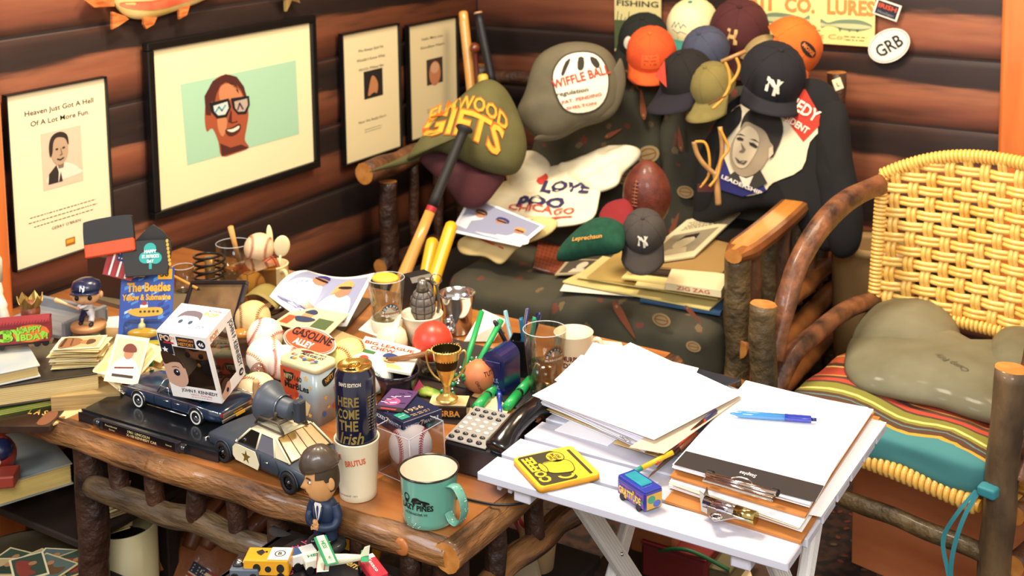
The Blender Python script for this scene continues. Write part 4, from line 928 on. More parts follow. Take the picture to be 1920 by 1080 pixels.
s=Soft('green_beanie','dark green knitted beanie with small orange lettering on the loveseat seat','hat',tuple(PD(1108,455,3.12)),(.3,-.55,.75),
         [(1040,478),(1048,458),(1082,430),(1115,414),(1150,418),(1178,440),(1178,470),(1165,486),(1110,482),(1065,484)],.045,mat('0c3a28',.95,c2='124a34',ns=60,bump=.6,bs=220,bst=(6,1,1)),part='knit',pw=.45)
s.text('Leprechaun',(1080,468),(1140,472),.010,'c08a3a',slant=.2);s.done('lettering')
Soft('red_cloth','folded dark red cloth beneath the football','cloth',tuple(PD(1155,400,3.28)),(.2,-.5,.8),[(1122,400),(1140,378),(1182,375),(1190,395),(1184,425),(1160,436),(1130,428)],.02,mat('7a1a1e',.9),wr=.004).done()
r=tag(G().prism([(0,0),(.028,.045),(.034,-.035)],0,.004).obj('red_pennant',mat('c8402c',.8),T=frame(PD(1228,142,3.6),RV,(0,0,1))),'scrap of a red pennant sticking out below the orange cap','pennant')
for i,(px,py,nm) in enumerate(((1571,158,'white swing tag on a string at the right rear loveseat post'),(1557,195,'cream neck label of a garment below the swing tag'))):
    T=frame(PD(px,py,3.5),RV,(0,0,1)) @ RZ(20-20*i);r=thing('cloth_tag',nm,'tag',T);G().rbox((0,0,0),(.026,.034,.002),.001).obj('card',mat('dcd0ac',.7),r);g=G();g.text('L',XY(.0014),0,-.006,.012,0,.02);g.obj('lettering',INK,r)
# ---------------- slingshots
SW=mat('8a6238',.45,c2='b58a50',ns=20,coat=.3);RBW=mat('c98f32',.5)
def dep(pts,d,dd=0):return [PD(x,y,d+dd*i) for i,(x,y) in enumerate(pts)]
r=thing('slingshot','forked wooden slingshot with rubber tubing leaning on the president shirt','slingshot',PD(1345,350,3.34));o=-PD(1345,350,3.34);mv=lambda L_:[p+o for p in L_]
G().tube(mv(smooth_open(dep([(1347,384),(1345,355),(1341,322)],3.34),5)),.0088,10).obj('handle',SW,r)
G().tube(mv(smooth_open(dep([(1342,328),(1320,308),(1307,288),(1301,266)],3.34),5)),.007,8).obj('fork',SW,r)
G().tube(mv(smooth_open(dep([(1342,328),(1352,300),(1354,270),(1350,238)],3.34),5)),.007,8).obj('fork',SW,r)
G().tube(mv(smooth_open(dep([(1303,266),(1322,268),(1330,295),(1328,330),(1312,352)],3.36),5)),.004,7).obj('band',RBW,r)
G().tube(mv(smooth_open(dep([(1350,242),(1360,262),(1366,280),(1352,300),(1345,330),(1330,350)],3.33),5)),.004,7).obj('band',RBW,r)
G().box((0,0,0),(.05,.004,.022)).obj('pouch',mat('4a1c1c',.7),r,T=frame(PD(1325,352,3.36)+o,RV,z=(0,0,1)))
r=thing('slingshot','second slingshot hanging from the navy NY cap by its yellow tubing','slingshot',PD(1362,150,3.42));o=-PD(1362,150,3.42)
G().tube(mv(dep([(1398,96),(1375,106),(1352,116)],3.42)),.006,8).obj('fork',SW,r)
G().tube(mv(smooth_open(dep([(1357,112),(1366,132),(1368,160),(1355,185),(1336,204)],3.42),5)),.0045,7).obj('band',RBW,r)
G().tube(mv(smooth_open(dep([(1380,108),(1386,125),(1380,143),(1368,158)],3.42),5)),.0045,7).obj('band',RBW,r)
G().rbox((0,0,0),(.055,.004,.03),.002).obj('pouch',mat('6a3a1c',.7),r,T=frame(PD(1345,188,3.43)+o,RV+Vector((0,0,.5)),z=(0,-1,0)))
# ---------------- bats
def bat(name,label,A,B,r0,r1,cols,cuts,cat='bat',knob=True,group=None):
    """A handle end, B barrel end"""
    A,B=Vector(A),Vector(B);L_=(B-A).length;T=frame(A,(B-A).orthogonal(),z=(B-A));r=thing(name,label,cat,T,group)
    rad=lambda t:r0+(r1-r0)*max(0,min(1,(t-.25)/.5))**1.3
    for i,c in enumerate(cols):
        t0,t1=cuts[i],cuts[i+1];g=G();pr=[(rad(t0+(t1-t0)*k/8),L_*(t0+(t1-t0)*k/8)) for k in range(9)]
        if t1 == 1:pr=pr[:-1]+[(r1*.98,L_*.98),(r1*.6,L_*.997),(0,L_)]
        if t0 == 0 and not knob:pr=[(0,0),(r0*.7,.002),(r0*.95,.008)]+pr[1:]
        if t0 == 0 and knob:pr=[(0,0),(r0*1.7,.001),(r0*1.8,.008),(r0*1.1,.016)]+pr[1:]
        g.lathe(pr,20);g.obj(('grip' if i == 0 else 'ring' if t1-t0<.04 else 'barrel'),c,r)
    return r
def ext(A,B,z=.02):A,B=Vector(A),Vector(B);t=(z-A.z)/(B.z-A.z);return A+(B-A)*t
A,B=PD(872,238,3.50),PD(768,490,3.36);WD=mat('c98a40',.3,c2='dca050',ns=5,st=(8,8,1),coat=.5)
bat('baseball_bat','wooden bat with black grip and red ring leaning on the left arm',A,ext(A,B),.0145,.030,[mat('1d1a18',.6),mat('a02028',.5),WD],[0,.235,.25,1])
for i,(a,b,l) in enumerate((((848,418,3.15),(818,510,3.05),'taller yellow plastic bat standing behind the black box'),((812,448,3.18),(797,525,3.1),'shorter yellow plastic bat next to the taller yellow one'))):
    A,B=PD(*a),PD(*b);bat('plastic_bat',l,A,ext(A,B),.017,.019,[mat('d9a21c',.35,coat=.4),mat('c98f14',.35)],[0,.2,1],knob=False,group='yellow plastic bats')
A=PD(868,20,4.28);bat('corner_bat','pale wooden bat standing upright in the corner',A,Vector((.10,-.10,.02)) if False else ext(A,PD(884,170,4.25)),.017,.026,[WD,WD],[0,.3,1],knob=False)
A=PD(896,22,4.33);bat('dark_bat','black bat with pale tip standing in the corner right of the pale one',A,ext(A,PD(922,150,4.30)),.015,.022,[mat('c9946a',.4),mat('1d1c20',.5),mat('8a2030',.5),WD],[0,.006,.23,.245,1],knob=False)
A=PD(890,90,4.22);r=thing('walking_cane','brown cane with a round knob standing between the corner bats','cane',A);G().ell((0,0,0),.019,14).obj('knob',mat('6a2f16',.3,coat=.6),r)
q=ext(A,PD(893,130,4.22));G().tube([Vector((0,0,-.01)),(q-A)*.5,q-A],.009,8).obj('shaft',mat('4a1c12',.4,coat=.4),r)
A=PD(905,138,4.1);bat('corner_plastic_bat','yellow plastic bat top just showing above the large olive cap',A,ext(A,PD(908,170,4.1)),.018,.018,[mat('d0b040',.4),mat('d0b040',.4)],[0,.3,1],knob=False)
# ---------------- prints, folders and papers on the seat
def quad(name,label,cat,px,z,t,m,group=None,dz=None,part=None):
    """flat quadrilateral slab; returns root and a uv mapper (corner order: lower-left, lower-right, upper-right, upper-left as read)"""
    zz=z if hasattr(z,'__len__') else [z]*4;p=[P(x,y,h) for (x,y),h in zip(px,zz)];o=sum(p,Vector())/4
    x=(p[1]-p[0]);n=(p[1]-p[0]).cross(p[3]-p[0]).normalized();n=-n if n.z<0 else n;T=frame(o,x,z=n);Ti=T.inverted();q=[Ti @ a for a in p]
    if n.z<0:pass
    def M(u,v,h=0):return q[0]*(1-u)*(1-v)+q[1]*u*(1-v)+q[2]*u*v+q[3]*(1-u)*v+Vector((0,0,h+.0004))
    g=G();g.add([a for a in q]+[a-Vector((0,0,t)) for a in q],[(0,1,2,3),(7,6,5,4),(1,0,4,5),(2,1,5,6),(3,2,6,7),(0,3,7,4)])
    if part:
        r=thing(name,label,cat,T,group);g.obj(part,m,r);return r,M
    r=tag(g.obj(name,m,T=T),label,cat,group);return r,M
def sq(u0,v0,u1,v1):return [(u0,v0),(u1,v0),(u1,v1),(u0,v1)]
def people(g,M,ps,sky='b9c0d8'):
    """simple printed snapshot: ps = (u, v, scale, shirt, hair, skin) mi fixed palette"""
    for u,v,s_,a,b,c in ps:
        g.poly(smooth_closed([(u-.16*s_,v-.34*s_),(u-.15*s_,v-.12*s_),(u-.05*s_,v-.05*s_),(u+.05*s_,v-.05*s_),(u+.15*s_,v-.12*s_),(u+.17*s_,v-.34*s_)],3),M,a,.0004)
        g.oval(u,v+.01*s_,.055*s_,.085*s_,M,c,.0007,14);g.poly(smooth_closed([(u-.06*s_,v+.0*s_),(u-.055*s_,v+.08*s_),(u,v+.11*s_),(u+.055*s_,v+.08*s_),(u+.06*s_,v+.0*s_),(u+.035*s_,v+.05*s_),(u-.035*s_,v+.05*s_)],2),M,b,.001)
        g.rect(u-.045*s_,v-.0*s_,u+.045*s_,v+.03*s_,M,3,.0013)
PC=['8f93ac','cdd0dc','3a2318','17151c','b07a5c','2c3470','c89a58','e8e2d8','6a4030']
def snap_print(r,M,ps,name='printed_photo',pal=PC,x0=.04,sh=0):
    g=G();g.rect(x0,.05,1-x0,.95,M,0);people(g,M,ps);g.obj(name,[mat(c,.45,coat=.3) for c in pal],r)
r,M=quad('photo_print','glossy group photo print lying left of the white shirt on the seat','photo',[(846,434),(975,462),(1022,424),(882,366)],[.575,.575,.61,.63],.002,PAPER,part='paper')
snap_print(r,M,[(.25,.62,1.3,1,2,4),(.55,.6,1.4,1,5,4),(.82,.5,1.2,7,6,4)])
r,M=quad('ball_notebook','orange spiral notebook with a grid cover lying under the tan shirt','notebook',[(1000,500),(1048,514),(1075,470),(1010,448)],.475,.008,mat('6a2f1c',.5),part='cover')
g=G()
for k in range(1,8):g.rect(k/8-.008,.02,k/8+.008,.98,M,0);g.rect(.02,k/8-.008,.98,k/8+.008,M,0)
g.obj('printed_grid',mat('9a5030',.5),r)
g=G()
for k in range(12):p=M(.05+.9*k/11,-.01);g.tube([p+Vector((0,0,-.006)),p+Vector((0,-.004,.001)),p+Vector((0,.004,.001))],.0008,4)
g.obj('spiral_binding',CHROME,r)['kind']='stuff'
r,M=quad('photo_print','black and white portrait print below the green beanie','photo',[(1040,515),(1110,512),(1145,487),(1065,485)],.482,.003,mat('a89a7a',.5),part='paper');g=G();g.rect(.08,.1,.92,.92,M,0);g.oval(.5,.55,.12,.25,M,1,.0006);g.poly([(.3,.1),(.35,.35),(.65,.35),(.7,.1)],M,1,.0004);g.obj('printed_photo',SH(('4a4238','c9bfa4')),r)
FOLD=[('white_paper','loose white sheet',[(1050,545),(1192,556),(1200,543),(1060,528)],.480,.001,'e6dfc8'),
        ('folder','pale yellow folder',[(1055,527),(1330,580),(1385,530),(1110,500)],.489,.004,'d3c07a'),
        ('magazine','blue and yellow magazine under the folders at the right',[(1200,562),(1350,588),(1368,560),(1215,540)],.483,.006,'2a4a6a'),
        ('folder','second yellow folder',[(1080,518),(1345,560),(1375,520),(1130,480)],.500,.004,'dccb86'),
        ('folder','tan folder',[(1100,520),(1330,548),(1360,490),(1160,470)],.506,.004,'b89a55'),
        ('envelope','cream envelope',[(1190,535),(1350,552),(1362,522),(1210,505)],.516,.004,'d8c88e'),
        ('envelope','yellow envelope',[(1165,520),(1330,540),(1370,500),(1205,480)],.522,.005,'e0cf8a'),
        ('magazine','dark covered magazine',[(1195,505),(1330,522),(1400,455),(1260,440)],.536,.006,'3a2a24'),
        ('magazine','tan covered magazine',[(1235,500),(1355,510),(1400,450),(1280,440)],.544,.006,'9a7a48')]
WH=['at the bottom of the seat pile','low in the seat pile','','second lowest in the seat pile','under the cream envelope','at the pile front by the arm post','above the cream envelope','under the portrait magazine, left','under the portrait magazine, right']
for i,(n_,l,px,z,t,c) in enumerate(FOLD):
    quad(n_,(l+' '+WH[i]).strip(),'magazine' if n_ == 'magazine' else 'paper',px,z,t,mat(c,.6),'folders and papers on the loveseat seat')
r,M=quad('paper_booklet','cream booklet with ZIG ZAG printed in orange, right of the folders','booklet',[(1248,530),(1352,545),(1368,515),(1262,498)],.541,.018,mat('dccba0',.6),'folders and papers on the loveseat seat',part='cover')
a,b=PY(1250,502),PY(1352,510)
g=G();fm=r.matrix_world.inverted();p0=M(0,0);p1=M(1,0);ux=(p1-p0).normalized();g.text('ZIG ZAG',pm(p0+Vector((0,0,-.016)),ux,Vector((0,0,1)),ux.cross(Vector((0,0,1)))),(p1-p0).length/2,.002,.010,0,.02,w=(p1-p0).length*.6,h=.0006);g.obj('lettering',mat('b8502a',.7),r)
r,M=quad('portrait_magazine','cream news magazine with a black and white portrait, slanted atop the seat pile','magazine',[(1185,497),(1302,480),(1397,389),(1288,412)],[.553,.553,.575,.575],.005,mat('cfc39c',.6),part='cover',group='folders and papers on the loveseat seat')
g=G();g.rect(.12,.12,.88,.60,M,0);g.oval(.5,.38,.16,.15,M,1,.0005);g.poly([(.25,.12),(.35,.24),(.65,.24),(.75,.12)],M,1,.0004);g.poly([(.34,.4),(.38,.53),(.62,.53),(.66,.4),(.58,.46),(.42,.46)],M,2,.0008);g.lines(M,.5,.88,.8,6,.035,.012,2,seed=8);g.obj('printed_cover',SH(('8a7f66','b8ab8a','1f1b16')),r)
r,M=quad('black_booklet','black covered booklet beside the arm rest','booklet',[(1320,440),(1372,452),(1440,405),(1385,392)],.552,.006,mat('181614',.5))
# ================================================================ ON THE LOG TABLE
def ball(name,label,c,r,col,stitch=None,rot=(0,0,0),group=None,cat='ball',texts=None,rough=.55,c2=None,part='cover'):
    T=TR(*c) @ RZ(rot[2]) @ RY(rot[1]) @ RX(rot[0]);m=mat(col,rough,c2=c2,ns=20,contrast=.3)
    if not stitch and not texts:return tag(G().ell((0,0,0),r,26).obj(name,m,T=T),label,cat,group)
    R=thing(name,label,cat,T,group);G().ell((0,0,0),r,26).obj(part,m,R)
    if stitch:
        def sp(t):
            ph=PI/2-(PI/2-.44)*math.cos(2*t);th=t+.44*math.sin(4*t);return Vector((math.sin(ph)*math.cos(th),math.sin(ph)*math.sin(th),math.cos(ph)))
        g=G();n=96
        g.tube([sp(2*PI*k/n)*r*1.001 for k in range(n)],r*.014,4,closed=True)
        for k in range(n):
            t=2*PI*k/n;p=sp(t);d=(sp(t+.01)-p).normalized();s_=p.cross(d)
            for q in (-1,1):g.tube([p*r*1.004+d*r*.02,(p+s_*q*.10-d*.05).normalized()*r*1.006],r*.020,3)
        g.obj('stitching',mat(stitch,.6),R)['kind']='stuff'
    if texts:
        def M(u,v,h=0):a,e=u/r,v/r;return Vector((math.sin(a)*math.cos(e),-math.cos(a)*math.cos(e),math.sin(e)))*(r*1.004+h)
        g=G();texts(g,M);g.obj('lettering',mat('2a1a18',.6),R)
    return R
def on(px,py,z=TZ,r=0):q=P(px,py,z);return Vector((q.x,q.y,z))
def cent(px,py,z):return P(px,py,z)
# ---------------- toy cars
def car_body(st,W):
    """st: (x, zbot, zshoulder, halfwidth, ztopcrown)"""
    g=G();K=[];
    for x,zb,zs,w_,zc in st:
        sec=[(-w_*.90,zb),(-w_*.985,zb+(zs-zb)*.28),(-w_,zb+(zs-zb)*.62),(-w_*.965,zs-.0012),(-w_*.90,zs),(-w_*.45,zc),(0,zc+.0006)]
        K.append([(x,y,z) for y,z in sec+[(-y,z) for y,z in sec[-2::-1]]])
    m=len(K[0]);vs=[p for s_ in K for p in s_];fs=[]
    for i in range(len(K)-1):
        for k in range(m-1):fs.append((i*m+k,i*m+k+1,(i+1)*m+k+1,(i+1)*m+k))
        fs.append((i*m+m-1,i*m,(i+1)*m,(i+1)*m+m-1))
    fs += [tuple(range(m))[::-1],tuple((len(K)-1)*m+k for k in range(m))]
    return g.add(vs,fs,0,True)
TYRE=mat('141415',.7)
def wheels(r,xs,y,R_,w_,hub='b8bcc4',wall=None):
    for x in xs:
        for s_ in (-1,1):
            T=TR(x,s_*y,R_) @ RX(90 if s_<0 else-90);g=G();g.lathe([(R_*.6,-w_/2),(R_*.96,-w_/2),(R_,-w_*.3),(R_,w_*.3),(R_*.96,w_/2),(R_*.62,w_/2),(R_*.6,w_*.2)],28)
            o=g.obj('wheel',TYRE,r,T=T)
            if wall:G().lathe([(R_*.68,w_*.5+.0003),(R_*.86,w_*.5+.0003)],28,cap=False).obj('whitewall',mat(wall,.6),o)
            g=G();g.lathe([(R_*.62,w_*.25),(R_*.60,w_*.42),(R_*.42,w_*.30),(R_*.2,w_*.30),(R_*.18,w_*.5),(0,w_*.52)],24)
            for k in range(8):a=PI*k/4;g.ell((R_*.42*math.cos(a),R_*.42*math.sin(a),w_*.33),R_*.05,6)
            g.obj('hubcap',mat(hub,.25,1),o)
def strip(pts,r_,m,par,name='chrome_trim'):return G().tube(pts,r_,6).obj(name,m,par)
PLT=frame(P(151,764,.628)-Vector((0,0,.028)),Vector(P(394,836,.628))-Vector(P(151,764,.628)),z=(0,0,1))
r=thing('display_plinth','long black display plinth with a name plate under the blue limousine','stand',PLT)
o_=smooth_closed([(0,.004),(.02,0),(.31,0),(.335,.01),(.338,.04),(.338,.145),(.32,.155),(.02,.155),(-.002,.145),(-.003,.03)],3)
G().prism(o_,0,.018,top=None).prism([(x*.99+.002,y*.96+.006) for x,y in o_],.018,.0225).obj('base_block',mat('15171b',.3,coat=.5),r)
g=G();g.rbox((.155,-.003,.0105),(.20,.010,.021),.002);
for x in (.05,.262):g.lathe([(.0075,-.008),(.0085,0),(.0075,.008)],16,T=TR(x,-.003,.0115) @ RY(90))
g.obj('plate_holder',mat('1d1f24',.25,coat=.6),r)
pmf=pm((0,-.0083,0),(1,0,0),(0,0,1),(0,-1,0));g=G();g.rect(.066,.0025,.246,.0185,pmf,0);g.obj('name_plate',mat('0a0a0c',.3),r)
g=G();g.text('Presidential',pmf,.088,.0125,.0035,0,.0,w=.03,h=.0003,slant=.2);g.text('Series',pmf,.09,.0065,.0033,0,.0,w=.015,h=.0003,slant=.2);g.text('1961 LINCOLN',pmf,.158,.012,.0048,0,.02,w=.055,h=.0003);g.text('X-100 KENNEDY CAR',pmf,.165,.0055,.0045,0,.02,w=.075,h=.0003);g.text('Issue',pmf,.232,.010,.003,0,w=.014,h=.0003);g.obj('lettering',mat('d6c48a',.5),r)
g=G();g.rect(.07,.0038,.242,.0044,pmf,0,.0004);g.obj('red_line',mat('a02020',.5),r)
A,B=P(250,764,.628),P(358,797,.628);fwd=(Vector(A)-Vector(B));LM=frame((Vector(A)+Vector(B))/2+Vector((-.0,.0,0))+Vector((0,.012,-.0055)),fwd,z=(0,0,1)) @ TR(0,-.048,0)
lim=thing('toy_limousine','dark blue open toy limousine with chrome trim on the black plinth','toy car',LM)
NV_=mat('16283c',.18,coat=1.0,c2='1b3048',ns=5);hl=.132
st=[(-hl,.016,.030,.036,.031),(-.126,.013,.034,.044,.036),(-.10,.011,.0355,.047,.038),(-.074,.011,.036,.0475,.038),(-.0735,.011,.036,.0475,.0365),(.03,.011,.036,.0475,.0365),(.045,.011,.0355,.0475,.038),(.10,.012,.034,.0465,.037),(.125,.013,.032,.045,.034),(hl,.016,.028,.040,.030)]
car_body(st,.095).obj('body',NV_,lim)
G().rbox((-.022,0,.0362),(.098,.078,.004),.001).obj('cabin_floor',mat('0d1118',.6),lim)
for i,(x,c) in enumerate(((.005,'1c2c40'),(-.03,'1c2c40'),(-.062,'1c2c40'))):G().rbox((x,0,.041),(.02,.072,.008),.003).rbox((x-.010,0,.046),(.006,.072,.016),.003).obj('seat',mat(c,.4),lim)
wheels(lim,(.074,-.074),.0425,.0148,.012,wall='d8d8d0')
for x in (.074,-.074):
    for s_ in (-1,1):
        g=G();vs=[(x+.0185*math.cos(PI*k/12),s_*.0479,.0148+.0185*math.sin(PI*k/12)) for k in range(13)];g.add(vs,[tuple(range(13))]);g.obj('wheel_arch',mat('0a0c10',.6),lim);strip(vs,.0007,CHROME,lim)
for s_ in (-1,1):
    strip([(-.128,s_*.0465,.0345),(-.07,s_*.0482,.0368),(.05,s_*.0482,.0368),(.126,s_*.045,.0328)],.0008,CHROME,lim);strip([(-.05,s_*.0480,.0125),(.05,s_*.0480,.0125)],.0012,CHROME,lim)
    for x in (.0,-.028):strip([(x-.006,s_*.0484,.030),(x+.006,s_*.0484,.030)],.001,CHROME,lim,'door_handle')
    for x in (.032,-.012,-.056):G().box((x,s_*.0477,.023),(.0006,.0006,.022)).obj('door_gap',mat('060a10',.6),lim)
    G().rbox((-.1315,s_*.036,.027),(.004,.014,.006),.001).obj('tail_light',mat('8a1418',.2,coat=.8),lim)
ws=[(.030,-.040,.038),(.016,-.036,.061),(.016,.036,.061),(.030,.040,.038)]
strip(ws,.0014,CHROME,lim,'windscreen_frame');G().add(ws,[(0,1,2,3)]).obj('windscreen',glassy('dfe8ee'),lim)
for s_ in (-1,1):strip([(.030,s_*.041,.038),(.020,s_*.041,.052),(-.002,s_*.043,.052),(-.004,s_*.044,.038)],.0009,CHROME,lim,'window_frame')
G().lathe([(.008,0),(.0086,.001),(.008,.002)],20,cap=False,T=TR(.012,.02,.046) @ RY(-60)).obj('steering_wheel',mat('b8702a',.4),lim)
g=G();g.rbox((-.135,0,.018),(.005,.088,.007),.002);g.rbox((-.134,0,.026),(.002,.080,.008),.001);g.obj('rear_bumper',mat('c8c2b0',.15,1),lim);G().box((-.1381,0,.0195),(.0008,.022,.006)).obj('licence_plate',mat('d8a030',.5),lim)
G().rbox((.134,0,.020),(.005,.086,.010),.002).obj('front_bumper',CHROME,lim)
A,B=P(428,864,TZ),P(548,921,TZ);fwd=Vector(A)-Vector(B);y_=Vector((0,0,1)).cross(fwd).normalized();pc=(Vector(A)+Vector(B))/2-y_*.046;pc.z=TZ
PT=frame(pc,fwd,z=(0,0,1));pol=thing('toy_patrol_car','black and cream toy patrol car carrying a big loudspeaker on its roof','toy car',PT)
DK=mat('2b333e',.5,c2='353d48',ns=8,coat=.1);CRM=mat('e2d8b4',.4,c2='d8cca4',ns=9,coat=.3);hl=.142
st=[(-hl,.020,.036,.042,.037),(-.134,.015,.041,.051,.043),(-.08,.014,.044,.053,.0465),(-.04,.014,.045,.054,.047),(.05,.014,.045,.054,.047),(.08,.014,.043,.053,.046),(.13,.016,.039,.050,.041),(hl,.020,.034,.044,.035)]
car_body(st,.108).obj('body',DK,pol)
gb=[(.052,.046),(-.062,.046)];g=G()
for s_ in (-1,):
    vs=[(.056,-.047,.045),(.026,-.039,.073),(-.040,-.039,.074),(-.080,-.047,.046)];vs += [(x,-y,z) for x,y,z in vs]
    g.add(vs,[(1,2,6,5)],0);
g.rbox((-.007,0,.0725),(.068,.079,.005),.0024);g.obj('roof',CRM,pol)
for s_ in (-1,1):
    P_=lambda x,z:(x,s_*(.047-(z-.045)*.28+.0),z)
    for pts in (((.056,.045),(.0275,.0725)),((.004,.045),(.0,.073)),((-.044,.045),(-.034,.073)),((-.082,.046),(-.041,.073))):strip([P_(*pts[0]),P_(*pts[1])],.0020,CRM,pol,'pillar')
    g=G();g.add([P_(.054,.0455),P_(.027,.071),P_(.001,.071),P_(.005,.0455)],[(0,1,2,3)]);g.obj('side_window',mat('17130e',.1,coat=1),pol)
    g=G();g.add([P_(.002,.0455),P_(-.002,.071),P_(-.032,.071),P_(-.041,.0455)],[(0,1,2,3)]);g.obj('side_window',mat('6b6a72',.12,coat=1),pol)
    g=G();g.add([P_(-.046,.0455),P_(-.036,.072),P_(-.041,.073),P_(-.080,.046)],[(0,1,2,3)]);g.obj('rear_pillar',CRM,pol)
    yy=s_*.0544;g=G();pts=[(.050,.046),(.058,.038),(.058,.024),(.050,.017),(-.008,.016),(-.012,.026),(-.002,.046)];g.prism([(x,z) for x,z in pts],0,.0012);g.obj('door_panel',CRM,pol,T=frame((0,yy-.0004*s_,0),(1,0,0),z=(0,s_,0)) if s_<0 else frame((0,yy,0),(1,0,0),z=(0,-1,0)) @ TR(0,0,-.0012) @ Matrix.Scale(1,4))
    o=pol.children[-1];o.matrix_basis=Matrix(((1,0,0,0),(0,0,s_,yy-s_*.0006),(0,1,0,0),(0,0,0,1)))
    g=G();g.prism(star(.022,.030,.0125),0,.0006);g.obj('gold_star',mat('9a8238',.3,.6),pol,T=Matrix(((1,0,0,0),(0,0,s_,yy+s_*.0006),(0,1,0,0),(0,0,0,1))))
    strip([(-.013,s_*.0545,.045),(-.015,s_*.0545,.020)],.0006,mat('0d1016',.6),pol,'door_gap');strip([(-.052,s_*.0535,.045),(-.062,s_*.054,.030),(-.058,s_*.0542,.020)],.0006,mat('0d1016',.6),pol,'door_gap')
    strip([(-.036,s_*.0553,.036),(-.027,s_*.0553,.036)],.0013,CHROME,pol,'door_handle');G().ell((.048,s_*.054,.050),(.004,.004,.004),10).obj('mirror',CHROME,pol)
    for x in (.0865,-.0865):
        vs=[(x+.0225*math.cos(PI*k/12),s_*.0547,.017+.0225*math.sin(PI*k/12)) for k in range(13)];G().add(vs,[tuple(range(13))]).obj('wheel_arch',mat('07080a',.8),pol);strip(vs,.0010,DK,pol,'arch_lip')
g=G();g.add([(-.0805,-.041,.0472),(-.0405,-.034,.0742),(-.0405,.034,.0742),(-.0805,.041,.0472)],[(0,1,2,3)]);g.obj('rear_window',mat('8a6a34',.15,c2='a58448',ns=9,coat=1),pol)  # tan tone is a reflection painted into the glass colour
for i in (-1,0,1):strip([(-.0805,i*.020,.0480),(-.0412,i*.017,.0748)],.0005,mat('5a4420',.5),pol,'window_wire')
strip([(-.0805,-.0425,.0472),(-.0405,-.035,.0745),(-.0405,.035,.0745),(-.0805,.0425,.0472),(-.0805,-.0425,.0472)],.0011,mat('7a6a40',.3,.5),pol,'window_frame')
g=G();g.add([(.057,-.041,.046),(.027,-.035,.0722),(.027,.035,.0722),(.057,.041,.046)],[(3,2,1,0)]);g.obj('windscreen',mat('3a3d44',.1,coat=1),pol)
wheels(pol,(.0865,-.0865),.0495,.0185,.016,hub='4a4a4c')
G().rbox((.145,0,.022),(.006,.10,.008),.002).obj('front_bumper',CHROME,pol);G().rbox((-.145,0,.024),(.006,.10,.008),.002).obj('rear_bumper',DK,pol)
RK=mat('5a4a38',.5,c2='3a3028',ns=20)
for y in (-.026,.026):strip([(.030,y,.078),(.020,y,.092),(-.030,y,.092),(-.042,y,.078)],.0022,RK,pol,'rack_rail')
for x in (.020,-.004,-.030):strip([(x,-.026,.092),(x,.026,.092)],.0022,RK,pol,'rack_rail')
for y in (-.026,.026):strip([(.032,y,.0765),(-.044,y,.0765)],.002,RK,pol,'rack_rail')
SPM=mat('3c424a',.45,c2='4a505a',ns=9);HT=TR(-.022,0,.108) @ RY(90) @ RZ(0)
G().lathe([(.034,.050),(.036,.048),(.030,.040),(.020,.018),(.0195,.012),(.017,.010),(.017,-.012),(.014,-.016),(0,-.017)],28,T=HT).lathe([(.033,.050),(.018,.020),(0,.016)],28,T=HT,cap=False).obj('loudspeaker_horn',SPM,pol)
G().lathe([(.0205,.008),(.0215,.010),(.0205,.013)],28,T=HT,cap=False).obj('horn_band',mat('6a7078',.3,.6),pol)
G().rbox((-.050,-.004,.110),(.016,.020,.040),.004).obj('driver_block',mat('32373f',.5),pol);strip([(-.037,0,.108),(-.050,0,.108)],.004,CHROME,pol,'shaft')
for y in (-.018,.018):strip([(-.010,y,.093),(-.016,y,.106)],.003,RK,pol,'bracket')
G().box((-.010,-.0195,.118),(.001,.003,.01)).obj('red_mark',mat('a02030',.5),pol)
# ---------------- vinyl figure box, tilted on the limousine's rear deck
w_,d_2,h_=.115,.09,.160
fitp=[(292,618),(385,632),(414,760),(326,742),(436,580),(340,573),(460,695)]
bx=posefit([(0,0,h_),(w_,0,h_),(w_,0,0),(0,0,0),(w_,d_2,h_),(0,d_2,h_),(w_,d_2,0)],fitp,.70,.3)
_c=np.array(bx @ Vector((w_,0,0)));_d=np.array(P(414,760,.672));SB_=float((_d-CAM)@FW/((_c-CAM)@FW))
bx=Matrix.Translation(Vector(CAM)) @ Matrix.Scale(SB_,4) @ Matrix.Translation(-Vector(CAM)) @ bx
print('figure box scale',SB_)
fb_=thing('figure_box','white window box with a big headed toy figure inside, tipped on the blue limousine','box',bx);WB_=mat('ece8e2',.45,coat=.2)
g=G()
T_=.0012
g.box((w_/2,d_2/2,h_-T_/2),(w_,d_2,T_));g.box((w_/2,d_2/2,T_/2),(w_,d_2,T_));g.box((w_/2,d_2-T_/2,h_/2),(w_,T_,h_));g.box((T_/2,d_2/2,h_/2),(T_,d_2,h_))
g.obj('carton',WB_,fb_)
fz=[(0,0,w_,.030),(0,h_-.032,w_,h_),(0,.03,.030,h_-.032),(w_-.006,.03,w_,h_-.032)]
g=G()
for x0,z0,x1,z1 in fz:g.box(((x0+x1)/2,-T_/2,(z0+z1)/2),(x1-x0,T_,z1-z0))
g.obj('front_panel',WB_,fb_)
g=G()
for y0,z0,y1,z1 in ((0,0,d_2,.026),(0,h_-.022,d_2,h_),(d_2-.026,.026,d_2,h_-.022),(0,.026,.006,h_-.022)):g.box((w_-T_/2+.0005,(y0+y1)/2,(z0+z1)/2),(T_,y1-y0,z1-z0))
g.obj('side_panel',WB_,fb_)
G().add([(.03,-.0003,.03),(w_-.006,-.0003,.03),(w_-.006,-.0003,h_-.032),(.03,-.0003,h_-.032)],[(0,1,2,3)]).obj('front_window',glassy('c9bba8',.05,.8),fb_)
G().add([(w_,.006,.026),(w_,d_2-.026,.026),(w_,d_2-.026,h_-.022),(w_,.006,h_-.022)],[(0,1,2,3)]).obj('side_window',glassy('c9bba8',.05,.8),fb_)
